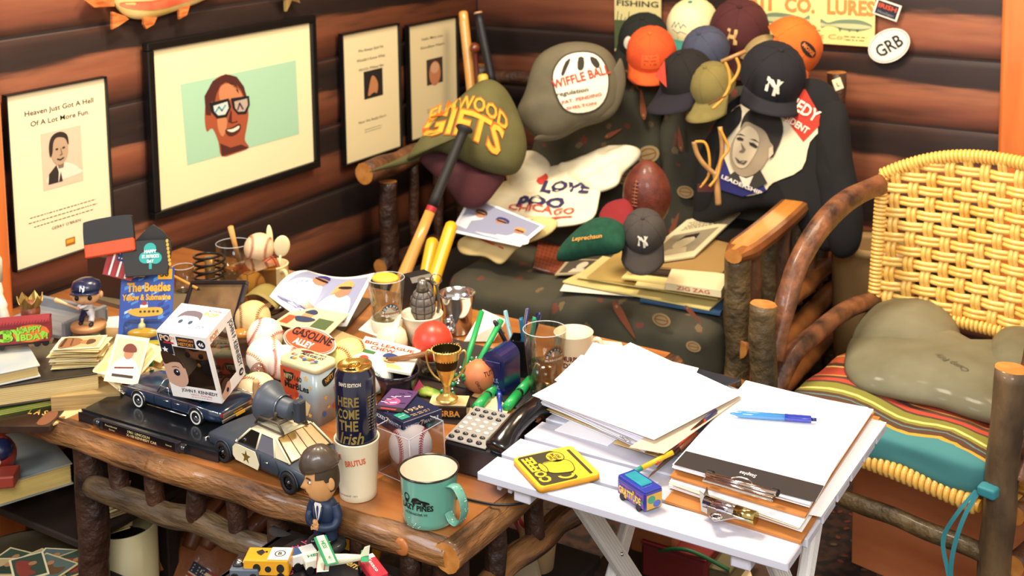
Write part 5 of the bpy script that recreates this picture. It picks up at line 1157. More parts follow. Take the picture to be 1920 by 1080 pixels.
g=G();g.box((w_/2,d_2-.003,h_/2),(w_-.004,.001,h_-.004));g.box((w_/2,d_2/2,.004),(w_-.004,d_2-.006,.001));g.obj('inner_card',mat('4a3a2c',.7),fb_)
pc_=['f2eee6','1a1c2a','d88a2c','3a2418','c9a088','b8262a','c8a030']
FM=pm((0,-T_-.0004,0),(1,0,0),(0,0,1),(0,-1,0));g=G()
g.rect(.002,h_-.052,.030,h_-.004,FM,1);g.text('POP!',FM,.024,h_-.020,.0135,0,.06,w=.036,h=.0004);g.text('POP!',FM,.024,h_-.0195,.0125,2,.0,w=.032,h=.0008);g.rect(.012,h_-.026,.036,h_-.022,FM,5,.0006)
g.rect(.044,h_-.030,.086,h_-.007,FM,1,0);g.text('AMERICAN',FM,.065,h_-.016,.006,2,.03,w=.036,h=.0004);g.text('HISTORY',FM,.065,h_-.027,.008,2,.04,w=.036,h=.0004)
g.oval(.100,h_-.018,.010,.0105,FM,1);g.text('46',FM,.100,h_-.0225,.009,0,.03,h=.0005);g.text('JOHN F. KENNEDY',FM,.068,.017,.008,1,.03,w=.085);g.text('VINYL FIGURE',FM,.07,.010,.004,5,.0,w=.05);g.lines(FM,.07,.006,.05,1,.01,.001,1)
g.poly(star(.012,h_-.042,.008),FM,0,.0004)
hd=smooth_closed([(.0,.098),(.0,.045),(.010,.032),(.030,.028),(.045,.038),(.050,.055),(.048,.080),(.040,.098),(.015,.106)],4);g.poly(hd,FM,4,.0006)
g.poly(smooth_closed([(.0,.112),(.018,.112),(.040,.100),(.048,.080),(.045,.078),(.038,.090),(.018,.088),(.006,.082),(.0,.086)],3),FM,3,.001);g.oval(.026,.064,.0075,.0085,FM,1,.001);g.oval(.028,.067,.002,.002,FM,0,.0014);g.line([(.018,.076),(.026,.079),(.034,.077)],.0014,FM,3,.001)
g.obj('front_print',[mat(c,.5) for c in pc_],fb_)
TM=pm((0,0,h_+.0004),(1,0,0),(0,1,0),(0,0,1));g=G()
g.poly(smooth_closed([(.018,.045),(.024,.066),(.045,.072),(.066,.066),(.072,.046),(.06,.054),(.03,.054)],3),TM,3);g.oval(.033,.036,.0045,.006,TM,1);g.oval(.056,.036,.0045,.006,TM,1)
g.text('ACTION',TM,.088,.074,.006,5,.03,w=.03);g.text('POP',TM,.086,.060,.011,2,.04,w=.032);g.lines(TM,.085,.028,.02,2,.005,.0015,1);g.obj('top_print',[mat(c,.5) for c in ('6a5f66','3a4a5a','d8b030','6a5f66','c9a088','c03030','c8a030')],fb_)
SM=pm((w_+.0012,0,0),(0,1,0),(0,0,1),(1,0,0));g=G()
vert=pm((w_+.0012,d_2-.009,h_/2+.006),(0,0,-1),(0,1,0),(1,0,0));g.text('JOHN F. KENNEDY',vert,0,-.006,.0125,1,.03,w=.115);g.oval(d_2-.012,.016,.008,.008,SM,1);g.text('46',SM,d_2-.012,.0125,.007,0,.02,h=.0005)
g.text('POP!',SM,.024,h_-.018,.011,2,.04,w=.028);g.rect(.014,h_-.022,.032,h_-.020,SM,5);g.poly(smooth_closed([(.006,.004),(.006,.026),(.022,.038),(.036,.030),(.034,.008),(.02,.002)],3),SM,4);g.poly(smooth_closed([(.004,.020),(.010,.040),(.026,.042),(.038,.028),(.028,.030),(.014,.022)],3),SM,3,.0004);g.oval(.024,.015,.004,.005,SM,1,.0008)
g.obj('side_print',[mat(c,.5) for c in pc_],fb_)
def superhead(g,c,s_,mi=0):return g.ell(c,s_,24,mi,fn=lambda p:Vector([math.copysign(abs(t)**.72,t) for t in p]).normalized()*(1+.12*(abs(p.x*p.y)+abs(p.y*p.z)+abs(p.x*p.z))))
SKN=mat('c99878',.5)
fg=G();superhead(fg,(.062,.045,.098),(.034,.028,.026));fg.obj('figure_head',SKN,fb_)
G().ell((.062,.047,.107),(.036,.030,.022),20).obj('figure_hair',mat('3a2418',.5),fb_)
for x in (.046,.077):G().ell((x,.0165,.095),(.0055,.003,.0062),12).obj('figure_eye',BLACK,fb_)
for x in (.027,.097):G().ell((x,.048,.094),(.005,.007,.009),12).obj('figure_ear',SKN,fb_)
G().lathe([(.010,.032),(.015,.045),(.019,.066),(.012,.074)],16,T=TR(.062,.046,0)).obj('figure_suit',mat('1a2030',.5),fb_);G().ell((.058,.029,.062),(.005,.004,.005),10).obj('figure_hand',mat('d8a050',.5),fb_)
# ---------------- marble tin
Ap,Bp,Cp=P(596,803,TZ),P(527,779,TZ),P(626,782,TZ);ux=(Vector(Ap)-Vector(Bp));ux.z=0;ux.normalize()
TT=frame(Vector(Ap)-ux*.096,ux,z=(0,0,1)) @ TR(0,0,0);tn=thing('marble_tin','square orange and grey tin box lettered 160 Marbles','tin',TT);W_,D_,H_=.096,.056,.114
def rr_(w_,d,r_,k=5):
    return [(cx+r_*math.cos(a),cy+r_*math.sin(a)) for cx,cy,a0 in ((w_-r_,r_,-PI/2),(w_-r_,d-r_,0),(r_,d-r_,PI/2),(r_,r_,PI)) for a in [a0+PI/2*i/k for i in range(k+1)]]
ol=rr_(W_,D_,.012);G().prism(ol,0,H_-.012,sm=True).obj('tin_body',mat('8a9496',.35,c2='98a2a2',ns=4,coat=.5),tn)
ll=[(x*1.03-.0014,y*1.03-.001) for x,y in ol];G().prism(ll,H_-.013,H_-.002,sm=True).prism(ll,H_-.002,H_,top=[(W_/2+(x-W_/2)*.96,D_/2+(y-D_/2)*.95) for x,y in ll]).obj('lid',mat('d9cfa0',.35,coat=.5),tn)
FM=pm((0,-.0005,0),(1,0,0),(0,0,1),(0,-1,0));g=G();g.poly([(.004,.004),(.050,.004),(.072,.034),(.046,.060),(.058,H_-.014),(.004,H_-.014)],FM,0)
g.poly(star(.070,.088,.007),FM,2,.0003);g.poly(star(.080,.072,.005),FM,2,.0003);g.poly(star(.078,.020,.006),FM,2,.0003);g.poly([(.050,.054),(.080,.040),(.072,.018),(.048,.012),(.036,.030)],FM,3,.0003)
g.poly(smooth_closed([(.012,.094),(.020,.090),(.038,.092),(.036,.080),(.024,.072),(.016,.080)],3),FM,4,.0005);g.text('NIFTY',FM,.025,.079,.009,5,.03,w=.021,h=.0008);g.text('160',FM,.050,.078,.0095,4,.04,w=.018,h=.0006);g.text('MarBLes',FM,.046,.062,.012,4,.04,w=.062,h=.0008)
for u,v,c,s_ in ((.046,.052,6,.005),(.056,.049,7,.0048),(.062,.041,8,.0045),(.040,.043,1,.004),(.054,.030,1,.006),(.062,.024,6,.0055),(.064,.031,4,.003),(.024,.030,9,.006),(.030,.018,2,.005)):g.oval(u,v,s_,s_,FM,c,.001,12)
g.obj('front_print',[mat(c,.4,coat=.3) for c in ('c8502c','d8702c','e0b050','dcc48a','1c1a1c','d8c890','b8402a','3a5a9a','6a9a3a','b83a2a')],tn)
SM=pm((W_+.0005,0,0),(0,1,0),(0,0,1),(1,0,0));g=G();g.poly(star(.022,.050,.006),SM,0);g.poly(star(.05,.062,.008,8,.6),SM,1);g.poly(star(.030,.030,.005),SM,0);g.oval(.046,.026,.006,.006,SM,1);g.oval(.018,.020,.005,.005,SM,2);g.poly(smooth_closed([(.014,.086),(.03,.09),(.05,.098),(.052,.086),(.036,.074),(.02,.072)],3),SM,3);g.text('NIFTY',SM,.034,.08,.009,0,.03,w=.022,rot=.3,h=.0006);g.obj('side_print',SH(('dca23c','b8402a','3a5a9a','1c1a1c')),tn)
TM=XY(H_+.0005);g=G();g.text('MARBLES',TM,.052,.032,.009,0,.02,w=.056,slant=.2);g.text('160 PIECE',TM,.062,.045,.005,0,.02,w=.03);g.poly(smooth_closed([(.014,.046),(.03,.052),(.046,.048),(.036,.042),(.022,.041)],3),TM,1)
rr=random.Random(2)
for k in range(13):g.oval(.014+.0055*k,.010+.016*rr.random(),.0045,.0045,TM,2+k % 5,.0004+.0002*k,12)
g.obj('lid_print',[mat(c,.4) for c in ('2a2a3a','6a2a2a','c8442a','8f98a2','3a5a9a','c88a3a','6a8a4a')],tn)
# ---------------- spectators' cup and can
cb_=on(672,927);r=thing('souvenir_cup','white plastic cup lettered BRUTUS holding the tall drink can','cup',cb_)
pr=[(.0285,0),(.0305,.002),(.0305,.012),(.031,.016),(.0355,.096),(.037,.098),(.0370,.100),(.0355,.100),(.034,.096),(.0295,.014),(0,.013)];G().lathe(pr,36,cap=True).obj('cup_wall',mat('eadfc0',.4,coat=.3),r)
CM=cylmap(.0313,0,math.radians(-35),.0362,.112);g=G()
g.text('BRUTUS',lambda u,v,h=0:CM(u,v,h+.0006),.038,.066,.0095,0,.05,w=.031,rot=.15);g.text('OLIVE',lambda u,v,h=0:CM(u,v,h+.0006),.004,.074,.008,1,.04,w=.022);g.text('COPYRIGHT 1971',lambda u,v,h=0:CM(u,v,h+.0006),.022,.012,.0028,2,.0,w=.035)
g.obj('lettering',SH(('c9603a','b8323a','6a5a4a')),r)
canb=Vector((cb_.x,cb_.y,TZ+.066));r=thing('drink_can','tall navy drink can with gold lettering standing in the white cup','can',canb @ Matrix.Identity(3) if False else TR(*canb) @ RZ(-6))
G().lathe([(0,.002),(.022,0),(.026,.002),(.0328,.010),(.033,.014),(.033,.138),(.0315,.144),(.0275,.151),(.0272,.153)],44,cap=False).obj('can_wall',mat('0e1228',.18,.3,c2='141a3c',ns=4,coat=.8),r)
G().lathe([(.0272,.152),(.0282,.1535),(.0278,.156),(.0262,.1555),(.0250,.151),(0,.1505)],40,cap=False).obj('lid',mat('d3ab5c',.22,.9),r)
g=G();a_=[(.0085*math.cos(t)*1.0,.0125*math.sin(t)-.001,.1535) for t in [2*PI*k/20 for k in range(20)]];g.tube(a_,.0014,6,closed=True);g.ell((0,.0065,.1535),(.003,.003,.001),8);g.obj('pull_tab',mat('c9a45c',.2,1),r,T=RZ(20))
g=G();g.oval(.004,-.013,.010,.0065,XY(.1512),0,0,18,.3);g.obj('opening',mat('120e0a',.6),r)
CM=cylmap(.0336,0,math.radians(32));g=G()
for t,v,s_ in (('HERE',.098,.0155),('COME',.078,.0155),('THE',.058,.0165)):g.text(t,CM,-.006,v,s_,0,.04,w=.038 if t != 'THE' else .034)
g.text('Irish',CM,-.002,.036,.019,0,.03,w=.040,slant=.25);g.line([(-.020,.031),(0,.028),(.020,.032)],.002,CM,0);g.text('FAN\'S EDITION',CM,-.002,.131,.006,1,.04,w=.038);g.text('FIGHTING',CM,-.045,.10,.01,0,.02,w=.03,rot=PI/2)
g.lines(cylmap(.0336,0,math.radians(95)),0,.11,.018,12,.005,.0014,0);g.obj('lettering',[mat('b09a58',.35,.7),mat('d8c8b0',.5)],r)
# ---------------- clear ball cube on the mug rim, card box on top
cu=posefit([(0,0,0),(.08,0,0),(0,.08,0),(0,0,.08),(.08,0,.08),(0,.08,.08)],[(772,911),(836,872),(709,885),(767,825),(831,790),(703,800)],.69,.7)
r=thing('ball_cube','clear plastic cube holding a baseball with red stitches, propped above the teal mug','display case',cu);AC=glassy('f0f0f4',.03,.84)
for c,d in (((.04,.04,.0007),(.08,.08,.0014)),((.04,.04,.0793),(.08,.08,.0014)),((.0007,.04,.04),(.0014,.08,.08)),((.0793,.04,.04),(.0014,.08,.08)),((.04,.0007,.04),(.08,.0014,.08)),((.04,.0793,.04),(.08,.0014,.08))):G().box(c,d).obj('cube_wall',AC,r)
g=G();e=.08
for a,b in (((0,0,0),(e,0,0)),((0,0,0),(0,e,0)),((0,0,0),(0,0,e)),((e,0,0),(e,0,e)),((0,e,0),(0,e,e)),((e,0,0),(e,e,0)),((0,e,0),(e,e,0)),((0,0,e),(e,0,e)),((0,0,e),(0,e,e)),((e,e,0),(e,e,e)),((e,0,e),(e,e,e)),((0,e,e),(e,e,e))):g.tube([a,b],.0009,5)
g.obj('cube_edge',mat('cfccd8',.2,alpha=.55),r)['kind']='stuff'
bc=cu @ Vector((.04,.04,.042));ball('cased_baseball','white baseball with bright red stitches inside the clear cube',bc,.0368,'efe6de','b8242c',(90,0,38))
mb_pts=[(703,778),(752,815),(832,775),(758,734)]
mb=posefit([(0,0,.024),(.092,0,.024),(.092,.072,.024),(0,.072,.024),(0,0,0),(.092,0,0),(.092,.072,0)],[(755,793),(830,771),(764,735),(698,762),(759,819),(832,796),(698,782)],.78,.2)
mb=posefit([(0,0,.028),(.082,0,.028),(.082,.092,.028),(0,.092,.028),(0,0,0),(.082,0,0)],[(755,793),(831,768),(768,732),(697,762),(757,820),(829,798)],.785,.6)
r=thing('card_box','small navy box printed MICKEY 7 MANTLE lying on the clear cube','box',mb);NB=mat('141c3e',.4,coat=.3)
G().rbox((.041,.046,.014),(.082,.092,.028),.0012).obj('carton',NB,r)
FM=pm((0,-.0004,0),(1,0,0),(0,0,1),(0,-1,0));SM=pm((-.0004,0,0),(0,-1,0),(0,0,1),(-1,0,0));g=G()
for M_,c0,wd in ((FM,.038,.07),(SM,-.046,.078)):g.text('MICKEY',M_,c0-wd*.27,.014,.0062,0,.03,w=wd*.42);g.text('7',M_,c0,.011,.011,1,.03,slant=.1);g.text('MANTLE',M_,c0+wd*.29,.014,.0062,0,.03,w=wd*.43)
g.rect(.048,.004,.078,.012,FM,2);g.text('ponder',FM,.063,.006,.005,0,.01,w=.022,h=.0005);g.rect(.003,.003,.012,.008,FM,0);g.rect(.005,.004,.008,.007,FM,3,.0005)
TM=XY(.0286);g.rect(.004,.050,.050,.088,TM,1);g.poly([(.01,.052),(.02,.075),(.03,.07),(.045,.085),(.048,.06),(.03,.052)],TM,4,.0003);g.rect(.004,.010,.022,.034,TM,2);g.text('ponder',TM,.013,.02,.004,0,.0,w=.014,h=.0004);g.text('1956',TM,.045,.025,.012,5,.02,w=.035);g.lines(TM,.045,.015,.04,2,.005,.002,5);g.text('MICKEY',TM,.03,.088,.004,0,w=.03)
g.obj('print',[mat(c,.5) for c in ('dfe2ea','d8b878','1f8a70','b02a34','1c2a50','a8906a')],r)
ct=posefit([(0,0,0),(.09,0,0),(.09,.035,0),(0,.035,0)],[(742,768),(832,762),(831,738),(744,745)],.815,.5)
ct=mb @ TR(.018,.030,.0292) @ RZ(33);L_=.088
r=thing('concert_card','purple printed card of a stage band lying on the navy card box','card',ct);G().box((L_/2,.026,.0006),(L_,.052,.0012)).obj('card',mat('1a1018',.5),r)
g=G();TM=XY(.0016);g.rect(.001,.001,L_*.18,.051,TM,0);g.rect(L_*.18,.001,L_-.001,.051,TM,1);g.oval(L_*.40,.030,.014,.014,TM,2,.0003)
rr=random.Random(12)
for k in range(16):x,y=L_*(.3+.6*rr.random()),.006+.036*rr.random();g.line([(x,y),(x+.006*rr.uniform(-1,1),y+.009)],.0022,TM,3+k % 2,.0006)
g.rect(.003,.012,.008,.040,TM,5,.0004);g.obj('print',SH(('1a1216','4a2a5a','c04a7a','d8c8e0','1a1224','b02a34')),r)
# ---------------- enamel mug
mc_=on(806,972);ENM=mat('5f9a88',.25,c2='6aa592',ns=5,coat=.8)
r=thing('enamel_mug','teal enamel camp mug with black rim and cabin logo at the table corner','mug',TR(*mc_) @ RZ(-12));Rm,Hm=.0435,.083
G().lathe([(0,0),(.036,0),(.041,.003),(.0425,.012),(.0438,.05),(.0450,.076),(.0458,Hm)],44,cap=False).obj('mug_wall',ENM,r);G().lathe([(.0450,Hm-.001),(.0430,.05),(.041,.012),(.036,.004),(0,.0035)],44,cap=False).obj('mug_inside',mat('e6dac2',.3,coat=.5),r)
pts=[(.0465*math.cos(2*PI*k/44),.0465*math.sin(2*PI*k/44),Hm) for k in range(44)];G().tube(pts,.0017,8,closed=True).obj('rim',mat('14100e',.25,coat=.6),r)
hp=smooth_open([(.042,0,.070),(.062,0,.074),(.076,0,.058),(.078,0,.036),(.066,0,.016),(.052,0,.016),(.044,0,.026)],6);g=G()
g.sheet(12,len(hp)-1,lambda u,v:hp[round(v*(len(hp)-1))]+Vector((0,.0085*math.sin(2*PI*u),.0022*math.cos(2*PI*u))));g.obj('handle',ENM,r)
g=G();rr=random.Random(9)
for k in range(60):a=rr.uniform(-2.4,.6);cm=cylmap(.0438,0,0);g.oval(a*.0438,rr.uniform(.006,.078),.0006+.0006*rr.random(),.0007,cm,0,.0002,6)
for k in range(26):t=rr.random();p=hp[int(t*(len(hp)-1))];g.ell((p.x+.0016,p.y+rr.uniform(-.006,.006),p.z+.0016),(.0009,.0009,.0009),5)
g.obj('enamel_speck',mat('cfe0d0',.4),r)['kind']='stuff'
CM=cylmap(.0449,0,math.radians(20));g=G();g.text('LAZY PINES',CM,.0,.036,.0085,0,.05,w=.056);g.text('WEYERHAEUSER, WI',CM,-.002,.028,.0035,0,.02,w=.040);g.poly(smooth_closed([(-.008,.049),(-.006,.054),(.002,.056),(.008,.053),(.020,.050),(.020,.046),(-.008,.047)],3),CM,0);g.oval(-.004,.046,.0024,.0024,CM,0,0,10);g.oval(.014,.045,.0024,.0024,CM,0,0,10);g.ring(-.018,.054,.006,.006,.0018,CM,0);g.oval(-.018,.048,.004,.003,CM,0)
g.obj('logo',mat('10120f',.4),r)
# ---------------- desk telephone
k0,k1,k2,k3=[P(*q,.668) for q in ((832,809),(905,828),(957,783),(889,772))]
ux=(k1-k0);ux.z=0;TT=frame(k0-Vector((0,0,.068)),ux,z=(0,0,1));L_=ux.length
ph=thing('desk_phone','black desk telephone with a silver key panel and handset on its right','telephone',TT)
g=G();D_=.105;WW=L_+.075
vs=[(0,0,0),(WW,0,0),(WW,D_,0),(0,D_,0),(0,0,.052),(WW,0,.052),(WW,D_,.070),(0,D_,.070)];g.add(vs,[(3,2,1,0),(4,5,6,7),(0,1,5,4),(1,2,6,5),(2,3,7,6),(3,0,4,7)]);g.obj('housing',mat('0e0d0f',.28,coat=.5),ph,bevel=.004)
KT=TR(0,0,.0535) @ RX(math.degrees(math.atan2(.018,D_)));G().rbox((L_/2+.002,D_/2,.001),(L_+.004,D_-.004,.004),.0015).obj('key_panel',mat('a8a49e',.3,.3),ph,T=KT)
for j in range(6):
    for i in range(4):
        G().ell((.012+.0185*i*(L_/.085),.024+.0135*j,.0035),(.0058,.0036,.0028),10).obj('key',mat('d8d2c6',.4) if j in (1,2,3) else mat('2c2a2c',.3,coat=.5),ph,T=KT)
for i in range(4):G().ell((.010+.02*i*(L_/.085),.009,.0035),(.006,.0042,.004),10).obj('key',mat('26242a',.3,coat=.5),ph,T=KT)
g=G();hpts=smooth_open([(L_+.036,-.006,.060),(L_+.038,.014,.078),(L_+.040,.048,.090),(L_+.040,.085,.092),(L_+.038,.118,.086),(L_+.036,.142,.070)],6)
g.tube(hpts,[.024,.027,.028,.027,.025,.023,.021,.020,.0195,.019]+[.0185]*11+[.019,.020,.021,.023,.024,.025,.026,.025,.022,.018][:max(0,len(hpts)-21)],18);g.obj('handset',mat('0c0b0d',.2,coat=.7),ph)
G().tube(smooth_open([(WW,.02,.01),(WW+.03,-.02,.004),(WW-.01,-.06,.003),(WW-.09,-.07,.003)],8),.0022,6).obj('phone_cord',BLACK,ph)
# ---------------- trophy on a black block
tb=on(839,778);r=thing('name_block','black block with a tan top card reading GRBA under the gold trophy','block',TR(*tb) @ RZ(25));G().rbox((.003,.004,.013),(.072,.045,.026),.002).obj('block',mat('16110d',.35,coat=.4),r);G().box((.003,.004,.0266),(.070,.043,.0012)).obj('card',mat('d9c48c',.6),r)
g=G();g.text('GRBA',pm((0,-.0192,0),(1,0,0),(0,0,1),(0,-1,0)),.006,.006,.011,0,.04,w=.042);g.obj('lettering',mat('d08a3a',.5),r)
TB=TR(tb.x,tb.y,TZ+.0275);r=thing('gold_trophy','small shiny gold plastic trophy cup with two handles','trophy',TB);GD=mat('e8c458',.30,.85,c2='f6e08c',ns=30,bump=.4,bs=90,coat=.5)
G().lathe([(0,0),(.020,.001),(.021,.005),(.018,.008),(.010,.012),(.006,.020),(.008,.024),(.006,.028),(.008,.034),(.017,.055),(.0235,.082),(.026,.098),(.0275,.100),(.026,.102)],32,cap=False).obj('cup',GD,r);G().lathe([(.0258,.100),(.022,.070),(.01,.045),(0,.042)],28,cap=False).obj('cup_inside',mat('3a3018',.35,.8),r)
g=G()
for k in range(28):a=2*PI*k/28;g.ell((.0272*math.cos(a),.0272*math.sin(a),.100),.0016,6)
g.obj('rim_beads',GD,r)['kind']='stuff'
for s_ in (-1,1):G().tube(smooth_open([(s_*.024,0,.092),(s_*.034,0,.098),(s_*.037,0,.086),(s_*.033,0,.066),(s_*.024,0,.050),(s_*.012,0,.040)],5),.0019,7).obj('handle',GD,r,T=RZ(28))
# ================================================================ MORE OF THE CLUTTER ON THE LOG TABLE
def tumbler(r,R0,R1,H,g_=None,th=.0016,liq=None):
    g_=g_ or glassy('eef0ee',.02,.86)
    G().lathe([(0,0),(R0,0),(R0+.001,.003),(R1,H)],36,cap=False).lathe([(R1-th,H),(R0-th*.5,.012),(0,.011)],36,cap=False).obj('glass_wall',g_,r)
    G().tube([((R1-th/2)*math.cos(2*PI*k/40),(R1-th/2)*math.sin(2*PI*k/40),H) for k in range(40)],th*.55,6,closed=True).obj('glass_rim',mat('dfe4e4',.1,alpha=.6,coat=1),r)
    G().lathe([(0,.001),(R0-.001,.001),(R0-.001,.009),(0,.010)],28).obj('glass_base',glassy('b8c0bc',.05,.7),r)
    if liq:
        h,c=liq;rr_=R0+(R1-R0)*h/H-th*1.2;G().lathe([(0,.012),(R0-th*1.2,.012),(rr_,h),(0,h+.0003)],32,cap=False).obj('drink',glassy(c,.03,.75),r)
def logo_arch(r,R,z0,a0,R2=None,H=.1):
    CM=cylmap(R+.0008,0,math.radians(a0),(R2+.0008) if R2 else None,H);g=G();cx,cy=0,z0
    n=20;
    for k in range(n):
        a,b=PI*k/n,PI*(k+1)/n;g.poly([(cx+.020*math.cos(a),cy+.020*math.sin(a)),(cx+.020*math.cos(b),cy+.020*math.sin(b)),(cx+.013*math.cos(b),cy+.013*math.sin(b)),(cx+.013*math.cos(a),cy+.013*math.sin(a))],CM,0)
        g.poly([(cx+.0235*math.cos(a),cy+.0235*math.sin(a)),(cx+.0235*math.cos(b),cy+.0235*math.sin(b)),(cx+.020*math.cos(b),cy+.020*math.sin(b)),(cx+.020*math.cos(a),cy+.020*math.sin(a))],CM,1)
    for k,ch_ in enumerate('MURPHYS'):a=PI*(1-(k+.5)/7);g.text(ch_,CM,cx+.0145*math.cos(a),cy+.0145*math.sin(a)-.001,.0045,2,.04,rot=a-PI/2,h=.0004)
    g.rect(-.022,z0-.007,.022,z0-.001,CM,1);g.text('BLEACHERS',CM,0,z0-.006,.004,2,.03,w=.04,h=.0004)
    g.obj('logo',SH(('2a4a5a','b8742a','e8e4da')),r)
r=thing('pint_glass','pint glass half full of water with an arched logo near the papers','glass',on(1023,738));tumbler(r,.029,.043,.130,liq=(.062,'cfc8b0'));logo_arch(r,.036,.085,62,None)
def mug(name,label,p,R,H,m,inside,hrot,hr=.02,th=.004,cat='mug'):
    r=thing(name,label,cat,TR(*p) @ RZ(hrot));G().lathe([(0,0),(R*.86,0),(R*.95,.004),(R,.02),(R,H-.004),(R+.0015,H-.001),(R,H),(R-th,H),(R-th,.02),(R*.7,.008),(0,.007)],36,cap=False).obj('mug_wall',m,r)
    hp=smooth_open([(R-.002,0,H*.78),(R+hr*.6,0,H*.86),(R+hr,0,H*.6),(R+hr*.8,0,H*.3),(R-.002,0,H*.2)],5);G().tube(hp,.0055,10).obj('handle',m,r);return r
CER=mat('e4d4b0',.3,coat=.6)
r=mug('diner_mug','cream diner mug with brown lettering behind the pint glass',on(1076,700),.039,.088,CER,None,15)
CM=cylmap(.0398,0,math.radians(15));g=G();g.text('MURPHY\'S',CM,0,.040,.010,0,.05,w=.05);g.text('DINER',CM,0,.026,.010,0,.05,w=.045);g.obj('lettering',mat('6a2418',.5),r)
quad('paper_sheet','cream paper lying behind the diner mug','paper',[(1112,690),(1180,680),(1165,642),(1110,636)],.602,.0012,mat('e6dba8',.7))
bbx=frame(P(905,735,TZ),P(958,748,TZ)-P(905,735,TZ),z=(0,0,1));r=thing('blue_bank','dark blue mailbox shaped bank with U.S. MAIL on its side','bank',bbx);BL=mat('141c52',.3,coat=.6)
w_=.050;o_=[(0,0),(w_,0),(w_,.062)]+[(w_/2+w_/2*math.cos(a),.062+w_/2*math.sin(a)) for a in [PI*k/12 for k in range(1,12)]]+[(0,.062)]
G().prism(o_,0,.06).obj('box_body',BL,r,T=Matrix(((1,0,0,0),(0,0,1,0),(0,1,0,0),(0,0,0,1))));g=G();g.text('U.S.',pm((w_/2,-.0006,0),(1,0,0),(0,0,1),(0,-1,0)),.004,.026,.008,0,.03);g.text('MAIL',pm((w_/2,-.0006,0),(1,0,0),(0,0,1),(0,-1,0)),.004,.014,.007,0,.03);g.obj('lettering',mat('8fa0c8',.5),r)
G().rbox((w_/2,-.002,.062),(w_*.7,.003,.012),.001).obj('slot_flap',BL,r)
hx=on(980,700);r=thing('pen_holder','black desk pen holder crowded with pens','pen holder',TR(*hx) @ RZ(20));g=G();hh=.075
for c,d in (((0,-.022,hh/2),(.046,.002,hh)),((0,.022,hh/2),(.046,.002,hh)),((-.022,0,hh/2),(.002,.046,hh)),((.022,0,hh/2),(.002,.046,hh)),((0,0,.001),(.046,.046,.002))):g.box(c,d)
g.obj('holder_wall',mat('0f0e10',.35,coat=.4),r)
rr=random.Random(8)
for k,(c,l) in enumerate((('1f6a8a','teal pen'),('1f8a5a','green pen'),('16224a','navy pen'),('2a2a6a','indigo pen'),('8ab0b8','pale blue pen'),('16181c','black pen'))):
    T=TR(*(hx+Vector((.012*math.cos(k),.012*math.sin(k),.012)))) @ RZ(k*60) @ RX(12+3*k);p=thing('pen','%s standing in the black pen holder' % l,'pen',T,'pens in the holder')
    G().lathe([(.0008,0),(.0045,.014),(.0045,.112),(.003,.116)],12).obj('barrel',mat(c,.3,coat=.4),p);G().rbox((0,.0062,.098),(.003,.0022,.034),.0008).obj('clip',CHROME if k % 2 else mat(c,.3),p)
r=thing('silver_cup','polished silver tumbler behind the novelty grenade','cup',on(858,622));SV=mat('c8c8cc',.12,1)
G().lathe([(0,0),(.027,0),(.031,.003),(.034,.060),(.0405,.086),(.0415,.088),(.0400,.088),(.033,.060),(.030,.006),(0,.005)],36,cap=False).obj('cup_wall',SV,r);G().tube([(.041*math.cos(2*PI*k/40),.041*math.sin(2*PI*k/40),.088) for k in range(40)],.0013,6,closed=True).obj('rim',SV,r)
bp=on(792,640);r=thing('white_bowl','white china cup holding the novelty grenade','cup',bp);G().lathe([(0,0),(.026,0),(.030,.004),(.040,.045),(.0445,.060),(.0465,.062),(.045,.064),(.040,.060),(.034,.04),(0,.010)],36,cap=False).obj('bowl_wall',mat('e9dcc0',.25,coat=.6),r)
gT=TR(*(bp+Vector((.004,0,.082)))) @ frame((0,0,0),RV,z=(.42,.1,1));r=thing('novelty_grenade','grey pineapple style novelty grenade with pull ring in the white cup','novelty',gT);GR=mat('6a625a',.45,.2,c2='7a7268',ns=12)
g=G()
for j in range(5):
    for i in range(9):
        a0,a1=2*PI*(i+.07)/9,2*PI*(i+.93)/9;e0,e1=-1.15+.46*j+.035,-1.15+.46*(j+1)-.035;nn=3;vs=[]
        for v in range(nn+1):
            for u in range(nn+1):
                a=a0+(a1-a0)*u/nn;e=e0+(e1-e0)*v/nn;k=1.0 if 0<u<nn and 0<v<nn else .955;vs.append((.0285*math.cos(e)**.8*math.cos(a)*k,.0285*math.cos(e)**.8*math.sin(a)*k,.040*math.sin(e)*k))
        W=nn+1;g.add(vs,[(v*W+u,v*W+u+1,(v+1)*W+u+1,(v+1)*W+u) for v in range(nn) for u in range(nn)],0,False)
g.obj('segment',GR,r)['kind']='stuff';G().ell((0,0,0),(.0265,.0265,.038),18).obj('body',mat('4a443e',.6),r)
G().lathe([(.014,.034),(.012,.046),(.010,.050),(.010,.060),(0,.061)],16).obj('fuse_head',mat('8a8478',.3,.8),r);G().tube(smooth_open([(.006,.0,.060),(.020,.0,.058),(.031,.0,.040),(.034,.0,.0),(.031,0,-.018)],5),.0035,6).obj('lever',mat('7a7460',.4,.6),r)
G().tube([(.030+.012*math.cos(2*PI*k/24),-.004,.062+.012*math.sin(2*PI*k/24)) for k in range(24)],.0014,6,closed=True).obj('pull_ring',mat('9a968c',.25,1),r)
T=frame(on(778,598),(Vector((.55,-.25,0))),z=(0,0,1));r=thing('black_timer','tall black boxy timer with a grey dial on its right face','timer',T);o_=[(-.028,0),(.028,0),(.028,.095),(.018,.105),(-.016,.105),(-.028,.093)]
